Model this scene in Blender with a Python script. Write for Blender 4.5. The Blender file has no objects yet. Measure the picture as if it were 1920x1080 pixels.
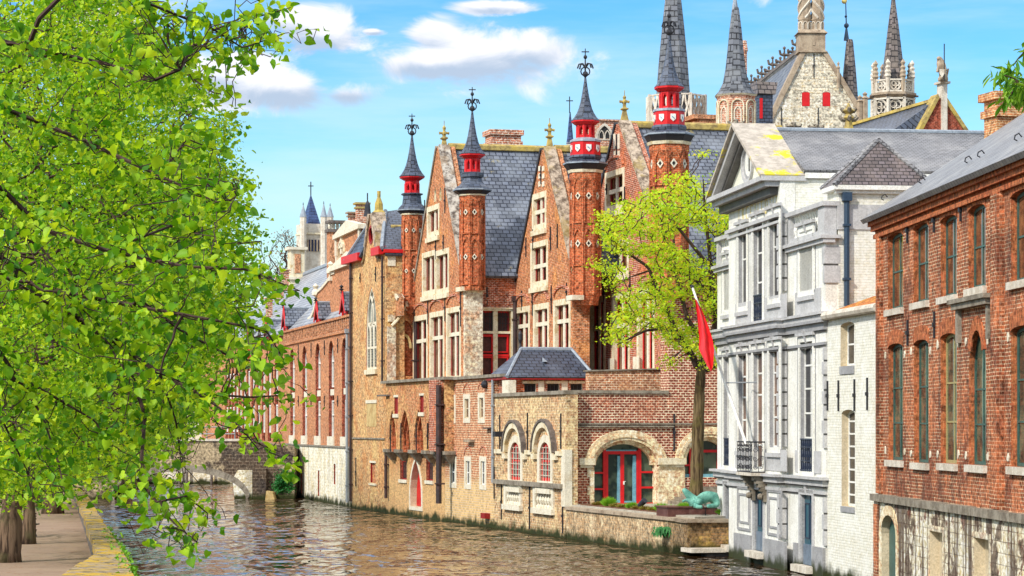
import bpy, bmesh, math, random
import numpy as np
from mathutils import Vector, Matrix
from mathutils.geometry import tessellate_polygon
R = math.radians
random.seed(7)
rng = np.random.default_rng(7)
scene = bpy.context.scene
# ---------------------------------------------------------------- camera, world, sun, exposure
CAMZ = 5.4; FOC = 4800.0; HOR = 797.0
cam_data = bpy.data.cameras.new('camera'); cam = bpy.data.objects.new('camera', cam_data)
scene.collection.objects.link(cam); scene.camera = cam
cam.location = (0, 0, CAMZ); cam.rotation_euler = (R(90), 0, 0)
cam_data.sensor_width = 36; cam_data.lens = 36 * FOC / 1920
cam_data.shift_y = (HOR - 540) / 1920
cam_data.clip_start = 0.5; cam_data.clip_end = 9000
SUN_AZ = math.atan2(-0.86, -0.50)      # direction to the sun seen from the scene (x,y)
SUN_EL = R(38)
sv = Vector((-0.68, -0.73, 0)).normalized() * math.cos(SUN_EL); sv.z = math.sin(SUN_EL)
sd = bpy.data.lights.new('sun', 'SUN'); sun = bpy.data.objects.new('sun', sd)
scene.collection.objects.link(sun)
sun.rotation_euler = sv.to_track_quat('Z', 'Y').to_euler()
sd.energy = 3.4; sd.angle = R(3.0); sd.color = (1.0, 0.95, 0.87)
scene.view_settings.view_transform = 'Standard'; scene.view_settings.look = 'None'
scene.view_settings.exposure = 0.36; scene.view_settings.gamma = 1.0

def nd(nt, typ, ins=None, **props):
    n = nt.nodes.new('ShaderNode' + typ)
    for k, v in props.items(): setattr(n, k, v)
    for k, v in (ins or {}).items():
        s = n.inputs[k]
        if isinstance(v, bpy.types.NodeSocket): nt.links.new(v, s)
        else:
            if isinstance(v, tuple) and len(v) == 3 and s.type == 'RGBA': v = (*v, 1)
            s.default_value = v
    return n
def mixc(nt, fac, a, b, bt='MIX'):
    n = nd(nt, 'Mix', data_type='RGBA', blend_type=bt, clamp_factor=True)
    for i, v in ((0, fac), (6, a), (7, b)):
        if isinstance(v, bpy.types.NodeSocket): nt.links.new(v, n.inputs[i])
        else: n.inputs[i].default_value = (*v, 1) if isinstance(v, tuple) and len(v) == 3 else v
    return n.outputs[2]
def mth(nt, op, a, b=0.0, c=None, clamp=False):
    n = nd(nt, 'Math', {0: a, 1: b}, operation=op, use_clamp=clamp)
    if c is not None:
        if isinstance(c, bpy.types.NodeSocket): nt.links.new(c, n.inputs[2])
        else: n.inputs[2].default_value = c
    return n.outputs[0]
def maprange(nt, v, a, b, c=0.0, d=1.0, smooth=True):
    return nd(nt, 'MapRange', {0: v, 1: a, 2: b, 3: c, 4: d}, interpolation_type='SMOOTHSTEP' if smooth else 'LINEAR').outputs[0]
def noise(nt, vec, scale, detail=3, rough=0.55, dist=0.0):
    return nd(nt, 'TexNoise', {'Vector': vec, 'Scale': scale, 'Detail': detail, 'Roughness': rough, 'Distortion': dist}).outputs[0]

world = bpy.data.worlds.new('World'); scene.world = world; world.use_nodes = True
wt = world.node_tree; wt.nodes.clear()
sky = nd(wt, 'TexSky', sky_type='NISHITA', sun_disc=False, sun_elevation=SUN_EL, sun_rotation=math.atan2(sv.x, sv.y),
         altitude=50, air_density=1.1, dust_density=0.6, ozone_density=2.5)
tc = nd(wt, 'TexCoord'); sp = nd(wt, 'SeparateXYZ', {0: tc.outputs['Generated']})
ax = sp.outputs[0]; ay = mth(wt, 'MAXIMUM', mth(wt, 'ABSOLUTE', sp.outputs[1]), 0.05); az = sp.outputs[2]
su = mth(wt, 'DIVIDE', ax, ay); sz = mth(wt, 'DIVIDE', az, ay)
skyc = mixc(wt, 1.0, sky.outputs[0], (1, 1, 1), 'MULTIPLY')
# higher air is clearer and bluer, the low air paler
el = maprange(wt, az, 0.03, 0.185)
tint = nd(wt, 'ValToRGB', {0: el}); cr = tint.color_ramp
cr.elements[0].color = (1.25, 1.38, 1.38, 1); cr.elements[1].color = (0.40, 1.0, 1.52, 1)
e = cr.elements.new(0.45); e.color = (0.78, 1.28, 1.50, 1)
skyc = mixc(wt, 1.0, skyc, tint.outputs[0], 'MULTIPLY')
def blob(px, py, rx, ry):
    du = mth(wt, 'DIVIDE', mth(wt, 'SUBTRACT', su, (px - 960) / FOC), rx / FOC)
    dv = mth(wt, 'DIVIDE', mth(wt, 'SUBTRACT', sz, (HOR - py) / FOC), ry / FOC)
    r = mth(wt, 'SQRT', mth(wt, 'ADD', mth(wt, 'MULTIPLY', du, du), mth(wt, 'MULTIPLY', dv, dv)))
    return mth(wt, 'SUBTRACT', 1.0, r), dv
cv = nd(wt, 'CombineXYZ', {0: mth(wt, 'MULTIPLY', su, 1.0), 1: mth(wt, 'MULTIPLY', sz, 1.7), 2: 0.3}).outputs[0]
n1 = noise(wt, cv, 34, 12, 0.62, 0.6); n2 = noise(wt, cv, 14, 4, 0.5)
nn = mth(wt, 'SUBTRACT', mth(wt, 'ADD', mth(wt, 'MULTIPLY', n1, 2.3), mth(wt, 'MULTIPLY', n2, 1.4)), 1.72)
tot = None; und = None
for b in ((900, 112, 165, 62), (800, 122, 105, 36), (1000, 92, 75, 46), (820, 65, 60, 40), (440, 150, 140, 60), (550, 172, 120, 46), (655, 180, 75, 34), (370, 130, 120, 50),
          (595, 66, 95, 44), (560, 40, 80, 28), (925, 14, 80, 16), (700, 60, 24, 8), (180, 60, 160, 60), (1500, -90, 300, 70), (300, -80, 300, 60)):
    v, dv = blob(*b)
    tot = v if tot is None else mth(wt, 'MAXIMUM', tot, v)
    w = mth(wt, 'MULTIPLY', mth(wt, 'MAXIMUM', v, 0.0), dv)
    und = w if und is None else mth(wt, 'ADD', und, w)
dens = maprange(wt, mth(wt, 'ADD', tot, mth(wt, 'MULTIPLY', nn, 0.95)), -0.10, 0.55)
# unseen overhead cloud, thickened and brightened as fill light; thin veil low down
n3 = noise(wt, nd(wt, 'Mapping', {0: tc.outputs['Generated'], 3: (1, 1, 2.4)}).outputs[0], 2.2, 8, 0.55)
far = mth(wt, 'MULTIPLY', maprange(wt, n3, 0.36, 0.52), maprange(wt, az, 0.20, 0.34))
veil = mth(wt, 'MULTIPLY', maprange(wt, noise(wt, nd(wt, 'Mapping', {0: tc.outputs['Generated'], 3: (3, 3, 22)}).outputs[0], 1.6, 6, 0.6), 0.38, 0.75), 0.42)
shade = maprange(wt, mth(wt, 'ADD', mth(wt, 'MULTIPLY', und, 1.3), mth(wt, 'MULTIPLY', nn, 0.55)), -0.34, 0.34)
ccol = mixc(wt, shade, (4.3, 5.2, 6.6), (9.0, 8.9, 9.2))
skyc = mixc(wt, veil, skyc, (7.0, 8.4, 9.2))
skyc = mixc(wt, mth(wt, 'MULTIPLY', dens, 0.95), skyc, ccol)
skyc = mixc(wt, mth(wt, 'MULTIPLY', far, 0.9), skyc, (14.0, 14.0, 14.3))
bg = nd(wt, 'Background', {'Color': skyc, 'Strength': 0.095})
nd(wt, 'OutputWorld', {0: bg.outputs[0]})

# ---------------------------------------------------------------- scene graph helpers
COL = scene.collection
def props(o, label=None, cat=None, group=None, kind=None):
    for k, v in (('label', label), ('category', cat), ('group', group), ('kind', kind)):
        if v: o[k] = v
    return o
def thing(name, loc, label, cat, group=None):
    o = bpy.data.objects.new(name, None); o.location = loc; o.empty_display_size = 0.5
    COL.objects.link(o); return props(o, label, cat, group)
def wloc(o):
    v = Vector((0, 0, 0))
    while o is not None: v += o.location; o = o.parent
    return v
class Face:
    """a vertical plane: s metres along u, z up, d metres outward"""
    def __init__(self, px, Y, vp=None, u=None, d=0.0):
        self.y0 = Y; self.x0 = (px - 960) / FOC * Y
        if u is None:
            r = (960 - vp) / FOC; u = (r, -1.0)
        l = math.hypot(*u); self.u = (u[0] / l, u[1] / l); self.n = (self.u[1], -self.u[0])
        self.x0 += self.n[0] * d; self.y0 += self.n[1] * d
    def s(self, px):
        a = (px - 960) / FOC
        return (a * self.y0 - self.x0) / (self.u[0] - a * self.u[1])
    def Y(self, px): return self.y0 + self.s(px) * self.u[1]
    def z(self, px, py): return CAMZ + (HOR - py) * self.Y(px) / FOC
    def q(self, px, py): return (self.s(px), self.z(px, py))
    def P(self, s, z, d=0.0):
        return (self.x0 + s * self.u[0] + d * self.n[0], self.y0 + s * self.u[1] + d * self.n[1], z)
    def off(self, d):
        f = Face.__new__(Face); f.u = self.u; f.n = self.n
        f.x0 = self.x0 + d * self.n[0]; f.y0 = self.y0 + d * self.n[1]; return f
def ZY(py, Y): return CAMZ + (HOR - py) * Y / FOC
def XP(px, Y): return (px - 960) / FOC * Y

class MB:
    def __init__(self): self.v = []; self.f = []; self.m = []
    def poly(self, pts, m=0):
        b = len(self.v); self.v += [tuple(p) for p in pts]; self.f.append(tuple(range(b, b + len(pts)))); self.m.append(m)
    def hexa(self, p, m=0):     # 8 points: bottom ring 0-3, top ring 4-7
        b = len(self.v); self.v += [tuple(q) for q in p]
        for f in ((3, 2, 1, 0), (4, 5, 6, 7), (0, 1, 5, 4), (1, 2, 6, 5), (2, 3, 7, 6), (3, 0, 4, 7)):
            self.f.append(tuple(b + i for i in f)); self.m.append(m)
        return self
    def box(self, fc, s0, s1, z0, z1, d0, d1, m=0):
        P = fc.P
        return self.hexa([P(s0, z0, d1), P(s1, z0, d1), P(s1, z0, d0), P(s0, z0, d0),
                          P(s0, z1, d1), P(s1, z1, d1), P(s1, z1, d0), P(s0, z1, d0)], m)
    def abox(self, x0, x1, y0, y1, z0, z1, m=0):
        return self.hexa([(x0, y0, z0), (x1, y0, z0), (x1, y1, z0), (x0, y1, z0), (x0, y0, z1), (x1, y0, z1), (x1, y1, z1), (x0, y1, z1)], m)
    def tess(self, fc, loops, d, m=0, flip=False):
        vs = [[Vector((s, z, 0)) for s, z in l] for l in loops]
        tri = tessellate_polygon(vs); flat = [p for l in loops for p in l]
        b = len(self.v); self.v += [fc.P(s, z, d) for s, z in flat]
        for t in tri:
            a, c, e = (flat[i] for i in t)
            ar = (c[0] - a[0]) * (e[1] - a[1]) - (e[0] - a[0]) * (c[1] - a[1])
            if abs(ar) < 1e-9: continue
            t = tuple(t) if (ar > 0) != flip else tuple(reversed(t))
            self.f.append(tuple(b + i for i in t)); self.m.append(m)
    def rim(self, fc, loop, d0, d1, m=0):
        n = len(loop)
        for i in range(n):
            a = loop[i]; c = loop[(i + 1) % n]
            self.poly([fc.P(*a, d0), fc.P(*c, d0), fc.P(*c, d1), fc.P(*a, d1)], m)
    def prism(self, fc, loop, d0, d1, m=0):
        self.tess(fc, [loop], d1, m); self.tess(fc, [loop], d0, m, True); self.rim(fc, loop, d0, d1, m); return self
    def ring(self, fc, lo, li, d0, d1, m=0):
        n = len(lo)
        ends = min(lo[0][1], lo[-1][1])      # an arc standing on its two ends stays open
        if n > 6 and abs(lo[0][1] - lo[-1][1]) < .02 and min(p[1] for p in lo[1:-1]) > ends:
            for i in range(n - 1):
                a, b, c, e = lo[i], lo[i + 1], li[i + 1], li[i]
                self.poly([fc.P(*a, d1), fc.P(*b, d1), fc.P(*c, d1), fc.P(*e, d1)], m)
                self.poly([fc.P(*a, d0), fc.P(*b, d0), fc.P(*b, d1), fc.P(*a, d1)], m); self.poly([fc.P(*e, d0), fc.P(*c, d0), fc.P(*c, d1), fc.P(*e, d1)], m)
            for a, c in ((lo[0], li[0]), (lo[-1], li[-1])): self.poly([fc.P(*a, d0), fc.P(*c, d0), fc.P(*c, d1), fc.P(*a, d1)], m)
            return self
        for i in range(n):
            j = (i + 1) % n
            self.poly([fc.P(*lo[i], d1), fc.P(*lo[j], d1), fc.P(*li[j], d1), fc.P(*li[i], d1)], m)
        self.rim(fc, lo, d0, d1, m); self.rim(fc, li, d0, d1, m); return self
    def wall(self, fc, outline, holes, thick=1.0, d=0.0, m=0, mr=1):
        self.tess(fc, [outline] + [h[0] for h in holes], d, m)
        self.tess(fc, [outline], d - thick, m, True); self.rim(fc, outline, d - thick, d, m)
        for h in holes:
            self.rim(fc, h[0], d - h[1], d, h[2] if len(h) > 2 else mr)
            self.tess(fc, [h[0]], d - h[1] - 0.05, h[2] if len(h) > 2 else mr)
        return self
    def slab(self, pts, t=0.12, m=0):
        p = [Vector(q) for q in pts]; n = (p[1] - p[0]).cross(p[2] - p[0]).normalized()
        if n.z < 0: n = -n
        q = [v - n * t for v in p]; self.poly(p, m); self.poly(list(reversed(q)), m); k = len(p)
        for i in range(k): self.poly([p[i], p[(i + 1) % k], q[(i + 1) % k], q[i]], m)
        return self
    def lathe(self, cx, cy, prof, n=8, rot=None, m=0, cap=True):
        rot = math.pi / n if rot is None else rot
        b = len(self.v)
        for r, z in prof:
            for i in range(n):
                a = rot + 2 * math.pi * i / n; self.v.append((cx + r * math.cos(a), cy + r * math.sin(a), z))
        for k in range(len(prof) - 1):
            for i in range(n):
                j = (i + 1) % n
                self.f.append((b + k * n + i, b + k * n + j, b + (k + 1) * n + j, b + (k + 1) * n + i)); self.m.append(m)
        if cap:
            self.f.append(tuple(b + i for i in reversed(range(n)))); self.m.append(m)
            self.f.append(tuple(b + (len(prof) - 1) * n + i for i in range(n))); self.m.append(m)
        return self
    def tube(self, pts, r, n=5, m=0, cap=True):
        pts = [Vector(p) for p in pts]; k = len(pts); rr = r if isinstance(r, (list, tuple)) else [r] * k
        b = len(self.v); up = Vector((0, 0, 1))
        for i in range(k):
            t = (pts[min(i + 1, k - 1)] - pts[max(i - 1, 0)])
            t = t.normalized() if t.length > 1e-9 else Vector((0, 0, 1))
            a = t.cross(Vector((0, 1, 0)) if abs(t.y) < 0.9 else Vector((1, 0, 0))).normalized(); c = t.cross(a)
            for j in range(n):
                w = 2 * math.pi * j / n; self.v.append(tuple(pts[i] + (a * math.cos(w) + c * math.sin(w)) * rr[i]))
        for i in range(k - 1):
            for j in range(n):
                l = (j + 1) % n
                self.f.append((b + i * n + j, b + i * n + l, b + (i + 1) * n + l, b + (i + 1) * n + j)); self.m.append(m)
        if cap:
            self.f.append(tuple(b + j for j in reversed(range(n)))); self.m.append(m)
            self.f.append(tuple(b + (k - 1) * n + j for j in range(n))); self.m.append(m)
        return self
    def ball(self, c, r, sz=1.0, n=8, m=0):
        prof = [(max(1e-4, r * math.sin(math.pi * i / 6)), c[2] - r * sz * math.cos(math.pi * i / 6)) for i in range(7)]
        return self.lathe(c[0], c[1], prof, n, m=m)
    def build(self, name, mats, parent=None, smooth=False, uv=True):
        me = bpy.data.meshes.new(name)
        o = bpy.data.objects.new(name, me); COL.objects.link(o)
        off = wloc(parent) if parent is not None else Vector((0, 0, 0))
        V = np.array(self.v, dtype=float).reshape(-1, 3)
        if parent is None:
            off = Vector((float((V[:, 0].min() + V[:, 0].max()) / 2), float((V[:, 1].min() + V[:, 1].max()) / 2), float(V[:, 2].min())))
            o.location = off
        else: o.parent = parent
        me.from_pydata([tuple(p) for p in (V - np.array(off))], [], self.f)
        if not isinstance(mats, (list, tuple)): mats = [mats]
        for mt in mats: me.materials.append(M[mt])
        if len(mats) > 1: me.polygons.foreach_set('material_index', [min(x, len(mats) - 1) for x in self.m])
        if smooth: me.polygons.foreach_set('use_smooth', [True] * len(me.polygons))
        me.update()
        if uv and len(me.polygons) < 60000: auto_uv(me, off)
        return o
def auto_uv(me, off):
    n = len(me.polygons); L = len(me.loops)
    nr = np.empty(n * 3); me.polygons.foreach_get('normal', nr); nr = nr.reshape(-1, 3)
    ls = np.empty(n, dtype=int); me.polygons.foreach_get('loop_total', ls)
    vi = np.empty(L, dtype=int); me.loops.foreach_get('vertex_index', vi)
    co = np.empty(len(me.vertices) * 3); me.vertices.foreach_get('co', co); co = co.reshape(-1, 3) + np.array(off)
    fn = np.repeat(nr, ls, axis=0); p = co[vi]
    h = np.hypot(fn[:, 0], fn[:, 1]); flat = h < 0.05; h = np.where(flat, 1, h)
    tx = np.where(flat, 1, -fn[:, 1] / h); ty = np.where(flat, 0, fn[:, 0] / h)
    t = np.stack([tx, ty, np.zeros(L)], 1); b = np.cross(fn, t)
    b = np.where(flat[:, None], np.array([[0, 1, 0]]), b)
    uv = np.stack([(p * t).sum(1), (p * b).sum(1)], 1)
    l = me.uv_layers.new(name='UVMap'); l.data.foreach_set('uv', uv.ravel())

def arch(s0, s1, z0, z1, kind='flat', rise=None, n=10):
    if kind == 'flat': return [(s0, z0), (s1, z0), (s1, z1), (s0, z1)]
    w = (s1 - s0) / 2; mid = (s0 + s1) / 2
    if rise is None: rise = w if kind == 'round' else (w * 1.6 if kind == 'point' else w * 0.3)
    sp_ = z1 - rise; pts = [(s0, z0), (s1, z0), (s1, sp_)]
    if kind == 'point':
        for i in range(1, n // 2 + 1):
            t = R(60) * i / (n // 2); pts.append((mid - w + 2 * w * math.cos(t), sp_ + rise * math.sin(t) / math.sin(R(60))))
        for i in range(n // 2 - 1, 0, -1):
            t = R(60) * i / (n // 2); pts.append((mid + w - 2 * w * math.cos(t), sp_ + rise * math.sin(t) / math.sin(R(60))))
    else:
        for i in range(1, n):
            t = math.pi * i / n; pts.append((mid + w * math.cos(t), sp_ + rise * math.sin(t)))
    pts.append((s0, sp_)); return pts
def arch_top(loop, s):      # height of the loop's upper edge at s
    best = None; n = len(loop)
    for i in range(n):
        a = loop[i]; c = loop[(i + 1) % n]
        if min(a[0], c[0]) - 1e-6 <= s <= max(a[0], c[0]) + 1e-6:
            z = max(a[1], c[1]) if abs(c[0] - a[0]) < 1e-6 else a[1] + (c[1] - a[1]) * (s - a[0]) / (c[0] - a[0])
            best = z if best is None else max(best, z)
    return best if best is not None else max(p[1] for p in loop)
def inset(loop, w):
    n = len(loop); out = []
    for i in range(n):
        a, b, c = loop[i - 1], loop[i], loop[(i + 1) % n]
        e1 = (b[0] - a[0], b[1] - a[1]); e2 = (c[0] - b[0], c[1] - b[1])
        l1 = math.hypot(*e1) or 1; l2 = math.hypot(*e2) or 1
        n1 = (-e1[1] / l1, e1[0] / l1); n2 = (-e2[1] / l2, e2[0] / l2)
        k = 1 + n1[0] * n2[0] + n1[1] * n2[1]; k = max(k, 0.4)
        out.append((b[0] + (n1[0] + n2[0]) * w / k, b[1] + (n1[1] + n2[1]) * w / k))
    return out
def zt(fc, xl, xr, y): return fc.z((xl + xr) / 2, y)

def window(B, fc, holes, xl, xr, yt, yb, kind='flat', rise=None, depth=0.3, cols=2, rows=(0.65,), fw=0.07, mw=0.05,
           fm='white', pane='glass', sur=None, sill=None, d=0.0, name='window', label=None, mm=None, rm=None, zz=None, ss=None, bars=()):
    s0, s1 = ss if ss else (fc.s(xl), fc.s(xr))
    z1, z0 = zz if zz else (zt(fc, xl, xr, yt), zt(fc, xl, xr, yb))
    loop = arch(s0, s1, z0, z1, kind, rise)
    holes.append((loop, depth) if rm is None else (loop, depth, rm))
    il = inset(loop, fw); f = MB(); f.ring(fc, loop, il, d - depth + 0.005, d - depth + 0.04)
    for i in range(1, cols):
        s = s0 + (s1 - s0) * i / cols
        f.box(fc, s - mw / 2, s + mw / 2, z0 + fw, arch_top(il, s), d - depth + 0.007, d - depth + 0.036)
    for r in rows:
        z = z0 + (z1 - z0) * r; f.box(fc, s0 + fw, s1 - fw, z - mw / 2, z + mw / 2, d - depth + 0.009, d - depth + 0.044)
    w = f.build(name, fm, B)
    if label: w['label'] = label
    p = MB(); p.tess(fc, [loop], d - depth + 0.012); p.build('pane', pane, w)
    if bars:
        t = MB()
        for i in range(bars[0]):
            s = s0 + (s1 - s0) * (i + 1) / (bars[0] + 1); t.box(fc, s - .012, s + .012, z0, arch_top(il, s), d - depth + 0.1, d - depth + 0.12)
        for i in range(bars[1]):
            z = z0 + (z1 - z0) * (i + 1) / (bars[1] + 1); t.box(fc, s0 + .02, s1 - .02, z - .012, z + .012, d - depth + 0.1, d - depth + 0.12)
        t.build('glazing_bar', bars[2] if len(bars) > 2 else fm, w)
    if sur:
        o = inset(loop, -sur[0]); t = MB(); t.ring(fc, o, inset(loop, -0.002), d - 0.04, d + sur[2])
        t.build('surround', sur[1], w)
    if sill:
        t = MB(); e = sill[2] if len(sill) > 2 else 0.12; k = sill[3] if len(sill) > 3 else 0.08
        zb = z0 - (sur[0] if sur else 0)
        t.box(fc, s0 - e, s1 + e, zb - sill[0], zb - 0.003, d - 0.05, d + k); t.build('sill', sill[1], w)
    return w
def box_part(B, name, fc, xl, xr, yt, yb, d0, d1, mat, ref=None):
    s0, s1 = fc.s(xl), fc.s(xr); x = ref if ref else (xl + xr) / 2
    m = MB(); m.box(fc, s0, s1, fc.z(x, yb), fc.z(x, yt), d0, d1); return m.build(name, mat, B)
def anchors(B, fc, lst, d=0.0, mat='iron', w=0.035):
    for px, y0, y1 in lst:
        s = fc.s(px); a, b = fc.z(px, y1), fc.z(px, y0); m = MB()
        m.box(fc, s - w, s + w, a, b, d + 0.003, d + 0.06); m.box(fc, s - w * 2, s + w * 2, (a + b) / 2 - .06, (a + b) / 2 + .06, d + 0.004, d + 0.09)
        m.build('wall_anchor', mat, B)
def pipe(B, fc, px, y0, y1, d=0.12, r=0.06, mat='pipe_dark', hopper=False):
    s = fc.s(px); m = MB(); zt_, zb = fc.z(px, y0), fc.z(px, y1)
    m.tube([fc.P(s, zb, d), fc.P(s, zt_, d)], r, 8)
    k = max(2, int((zt_ - zb) / 2))
    for i in range(k): z = zb + (zt_ - zb) * (i + .5) / k; m.box(fc, s - r * 1.3, s + r * 1.3, z - .04, z + .04, 0.0, d + r * 1.2)
    if hopper: m.box(fc, s - .16, s + .16, zt_ - .1, zt_ + .2, 0.01, d + .15)
    return m.build('drainpipe', mat, B)
# ---------------------------------------------------------------- materials
M = {}
def newmat(name):
    m = bpy.data.materials.new(name); m.use_nodes = True; nt = m.node_tree; nt.nodes.clear(); M[name] = m
    out = nd(nt, 'OutputMaterial'); return m, nt, out
def bsdf(nt, out, col, rough=0.8, spec=0.3, bump=None, bs=0.3, bd=0.02, **kw):
    b = nd(nt, 'BsdfPrincipled', {'Base Color': col, 'Roughness': rough, 'Specular IOR Level': spec})
    if bump is not None:
        nb = nd(nt, 'Bump', {'Height': bump, 'Strength': bs, 'Distance': bd}); nt.links.new(nb.outputs[0], b.inputs['Normal'])
    for k, v in kw.items(): b.inputs[k].default_value = v
    nt.links.new(b.outputs[0], out.inputs[0]); return b
def geo(nt): return nd(nt, 'NewGeometry').outputs['Position']
def moss_mix(nt, pos, col, top=0.34):
    z = nd(nt, 'SeparateXYZ', {0: pos}).outputs[2]
    h = mth(nt, 'ADD', z, mth(nt, 'MULTIPLY', mth(nt, 'SUBTRACT', noise(nt, pos, 1.3, 4), 0.5), -1.1))
    f = maprange(nt, h, top - 0.25, top + 0.2, 1.0, 0.0)
    c = mixc(nt, noise(nt, pos, 3.0, 3), (0.012, 0.014, 0.008), (0.05, 0.06, 0.015))
    return mixc(nt, f, col, c)
def brick(name, c1, c2, mortar, patches=(), speck=0.6, light=None, lam=0.0, bw=0.23, rh=0.085, ms=0.013, moss=False, zmix=None, streak=0.25, streakcol=(0.06, 0.045, 0.035), msm=0.3, bumps=0.5, slo=0.52, shi=0.72, ov=0.75):
    m, nt, out = newmat(name)
    uv = nd(nt, 'UVMap').outputs[0]; pos = geo(nt)
    uvd = nd(nt, 'VectorMath', {0: uv, 1: nd(nt, 'VectorMath', {0: nd(nt, 'TexNoise', {'Vector': pos, 'Scale': 1.5}).outputs[1], 'Scale': 0.03}, operation='SCALE').outputs[0]}, operation='ADD').outputs[0]
    bt = nd(nt, 'TexBrick', {'Vector': uvd, 'Color1': c1, 'Color2': c2, 'Mortar': mortar, 'Scale': 1.0, 'Mortar Size': ms, 'Mortar Smooth': msm, 'Bias': 0.0, 'Brick Width': bw, 'Row Height': rh})
    col = bt.outputs[0]; fac = bt.outputs[1]
    # per-brick tone: second brick layer with strong dark/light variation
    b2 = nd(nt, 'TexBrick', {'Vector': uvd, 'Color1': (0.28, 0.28, 0.28), 'Color2': (1.45, 1.4, 1.3), 'Mortar': (1, 1, 1), 'Scale': 1.0, 'Mortar Size': ms, 'Mortar Smooth': msm, 'Bias': 0.12, 'Brick Width': bw, 'Row Height': rh}, squash_frequency=2)
    col = mixc(nt, speck, col, b2.outputs[0], 'MULTIPLY')
    for i, (pc, sc, lo, hi, am) in enumerate(patches):
        n = noise(nt, nd(nt, 'Mapping', {0: pos, 1: (i * 7.1, 3.3 * i, i)}).outputs[0], sc, 6, 0.65)
        k = mth(nt, 'MULTIPLY', maprange(nt, n, lo, hi), am)
        col = mixc(nt, k, col, pc)
    n = noise(nt, pos, 6.0, 5, 0.75)
    col = mixc(nt, ov, col, nd(nt, 'ValToRGB', {0: maprange(nt, n, 0.3, 0.7, 0, 1)}).outputs[0], 'OVERLAY')
    if light:
        nl = noise(nt, nd(nt, 'Mapping', {0: pos, 1: (31, 3, 9)}).outputs[0], 2.4, 8, 0.85)
        col = mixc(nt, mth(nt, 'MULTIPLY', maprange(nt, nl, 0.56, 0.66), lam), col, light)
    if zmix:
        z = nd(nt, 'SeparateXYZ', {0: pos}).outputs[2]
        f = maprange(nt, mth(nt, 'ADD', z, mth(nt, 'MULTIPLY', noise(nt, pos, 0.8, 5, 0.7), 1.6)), zmix[0], zmix[1], zmix[3] if len(zmix) > 3 else 0.75, 0.0)
        bt3 = mixc(nt, 0.5, zmix[2], b2.outputs[0], 'MULTIPLY')
        bt3 = mixc(nt, fac, bt3, mortar)
        col = mixc(nt, f, col, bt3)
    if streak:
        sn = noise(nt, nd(nt, 'Mapping', {0: pos, 3: (2.2, 2.2, 0.16)}).outputs[0], 1.0, 5, 0.6)
        col = mixc(nt, mth(nt, 'MULTIPLY', maprange(nt, sn, slo, shi), streak), col, streakcol)
    if moss: col = moss_mix(nt, pos, col)
    h = mth(nt, 'ADD', mth(nt, 'MULTIPLY', fac, -1.0), mth(nt, 'MULTIPLY', noise(nt, pos, 14, 3), 0.7))
    bsdf(nt, out, col, 0.9, 0.15, h, bumps, 0.02); return m
def plain(name, c, var=None, vs=1.5, lo=0.4, hi=0.65, rough=0.7, spec=0.3, stain=None, st=0.3, moss=False, metal=0.0, bump=0.15, fine=0.12):
    m, nt, out = newmat(name); pos = geo(nt); col = c
    if var: col = mixc(nt, maprange(nt, noise(nt, pos, vs, 7, 0.7), lo, hi), c, var)
    n2 = noise(nt, pos, 17, 3, 0.6)
    col = mixc(nt, 1.0, col, nd(nt, 'CombineXYZ', {i: maprange(nt, n2, 0.3, 0.7, 1 - fine * 1.6, 1 + fine) for i in range(3)}).outputs[0], 'MULTIPLY')
    if stain:
        sn = noise(nt, nd(nt, 'Mapping', {0: pos, 3: (3, 3, 0.3)}).outputs[0], 1.0, 6, 0.65)
        col = mixc(nt, mth(nt, 'MULTIPLY', maprange(nt, sn, 0.5, 0.7), st), col, stain)
    if moss: col = moss_mix(nt, pos, col, 0.4)
    bsdf(nt, out, col, rough, spec, noise(nt, pos, 9, 4), bump, 0.02, Metallic=metal); return m
def lichen(name, base, yellow, dark, sc=1.3, amt=0.6, blocks=None, lo=0.5, hi=0.6):
    m, nt, out = newmat(name); pos = geo(nt)
    col = mixc(nt, maprange(nt, noise(nt, pos, 2.6, 7, 0.75), 0.4, 0.62), base, dark)
    col = mixc(nt, mth(nt, 'MULTIPLY', maprange(nt, noise(nt, nd(nt, 'Mapping', {0: pos, 1: (9, 2, 5)}).outputs[0], sc, 6, 0.7), lo, hi), amt), col, yellow)
    bsdf(nt, out, col, 0.95, 0.1, noise(nt, pos, 8, 5), 0.5, 0.03); return m
brick('brick_hall', (0.54, 0.165, 0.038), (0.33, 0.085, 0.026), (0.50, 0.36, 0.24), [((0.62, 0.26, 0.07), 0.55, 0.48, 0.66, 0.6), ((0.30, 0.07, 0.03), 0.9, 0.54, 0.68, 0.5)], 0.62, (0.76, 0.56, 0.36), 0.7)
brick('brick_hall_red', (0.42, 0.085, 0.028), (0.26, 0.048, 0.022), (0.55, 0.40, 0.30), [((0.52, 0.13, 0.035), 0.7, 0.48, 0.64, 0.6)], 0.6, (0.65, 0.48, 0.36), 0.35, bw=0.26, rh=0.10, ms=0.016)
brick('brick_turret', (0.52, 0.12, 0.032), (0.33, 0.062, 0.022), (0.45, 0.22, 0.12), [((0.22, 0.045, 0.02), 1.1, 0.52, 0.66, 0.5)], 0.6, (0.7, 0.42, 0.22), 0.25)
brick('brick_palace', (0.52, 0.19, 0.06), (0.36, 0.11, 0.035), (0.52, 0.36, 0.25), [((0.60, 0.27, 0.12), 0.5, 0.48, 0.66, 0.5)], 0.55, (0.62, 0.42, 0.28), 0.3)
brick('brick_palace_dark', (0.33, 0.055, 0.025), (0.24, 0.04, 0.02), (0.34, 0.15, 0.10), [], 0.5)
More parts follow.
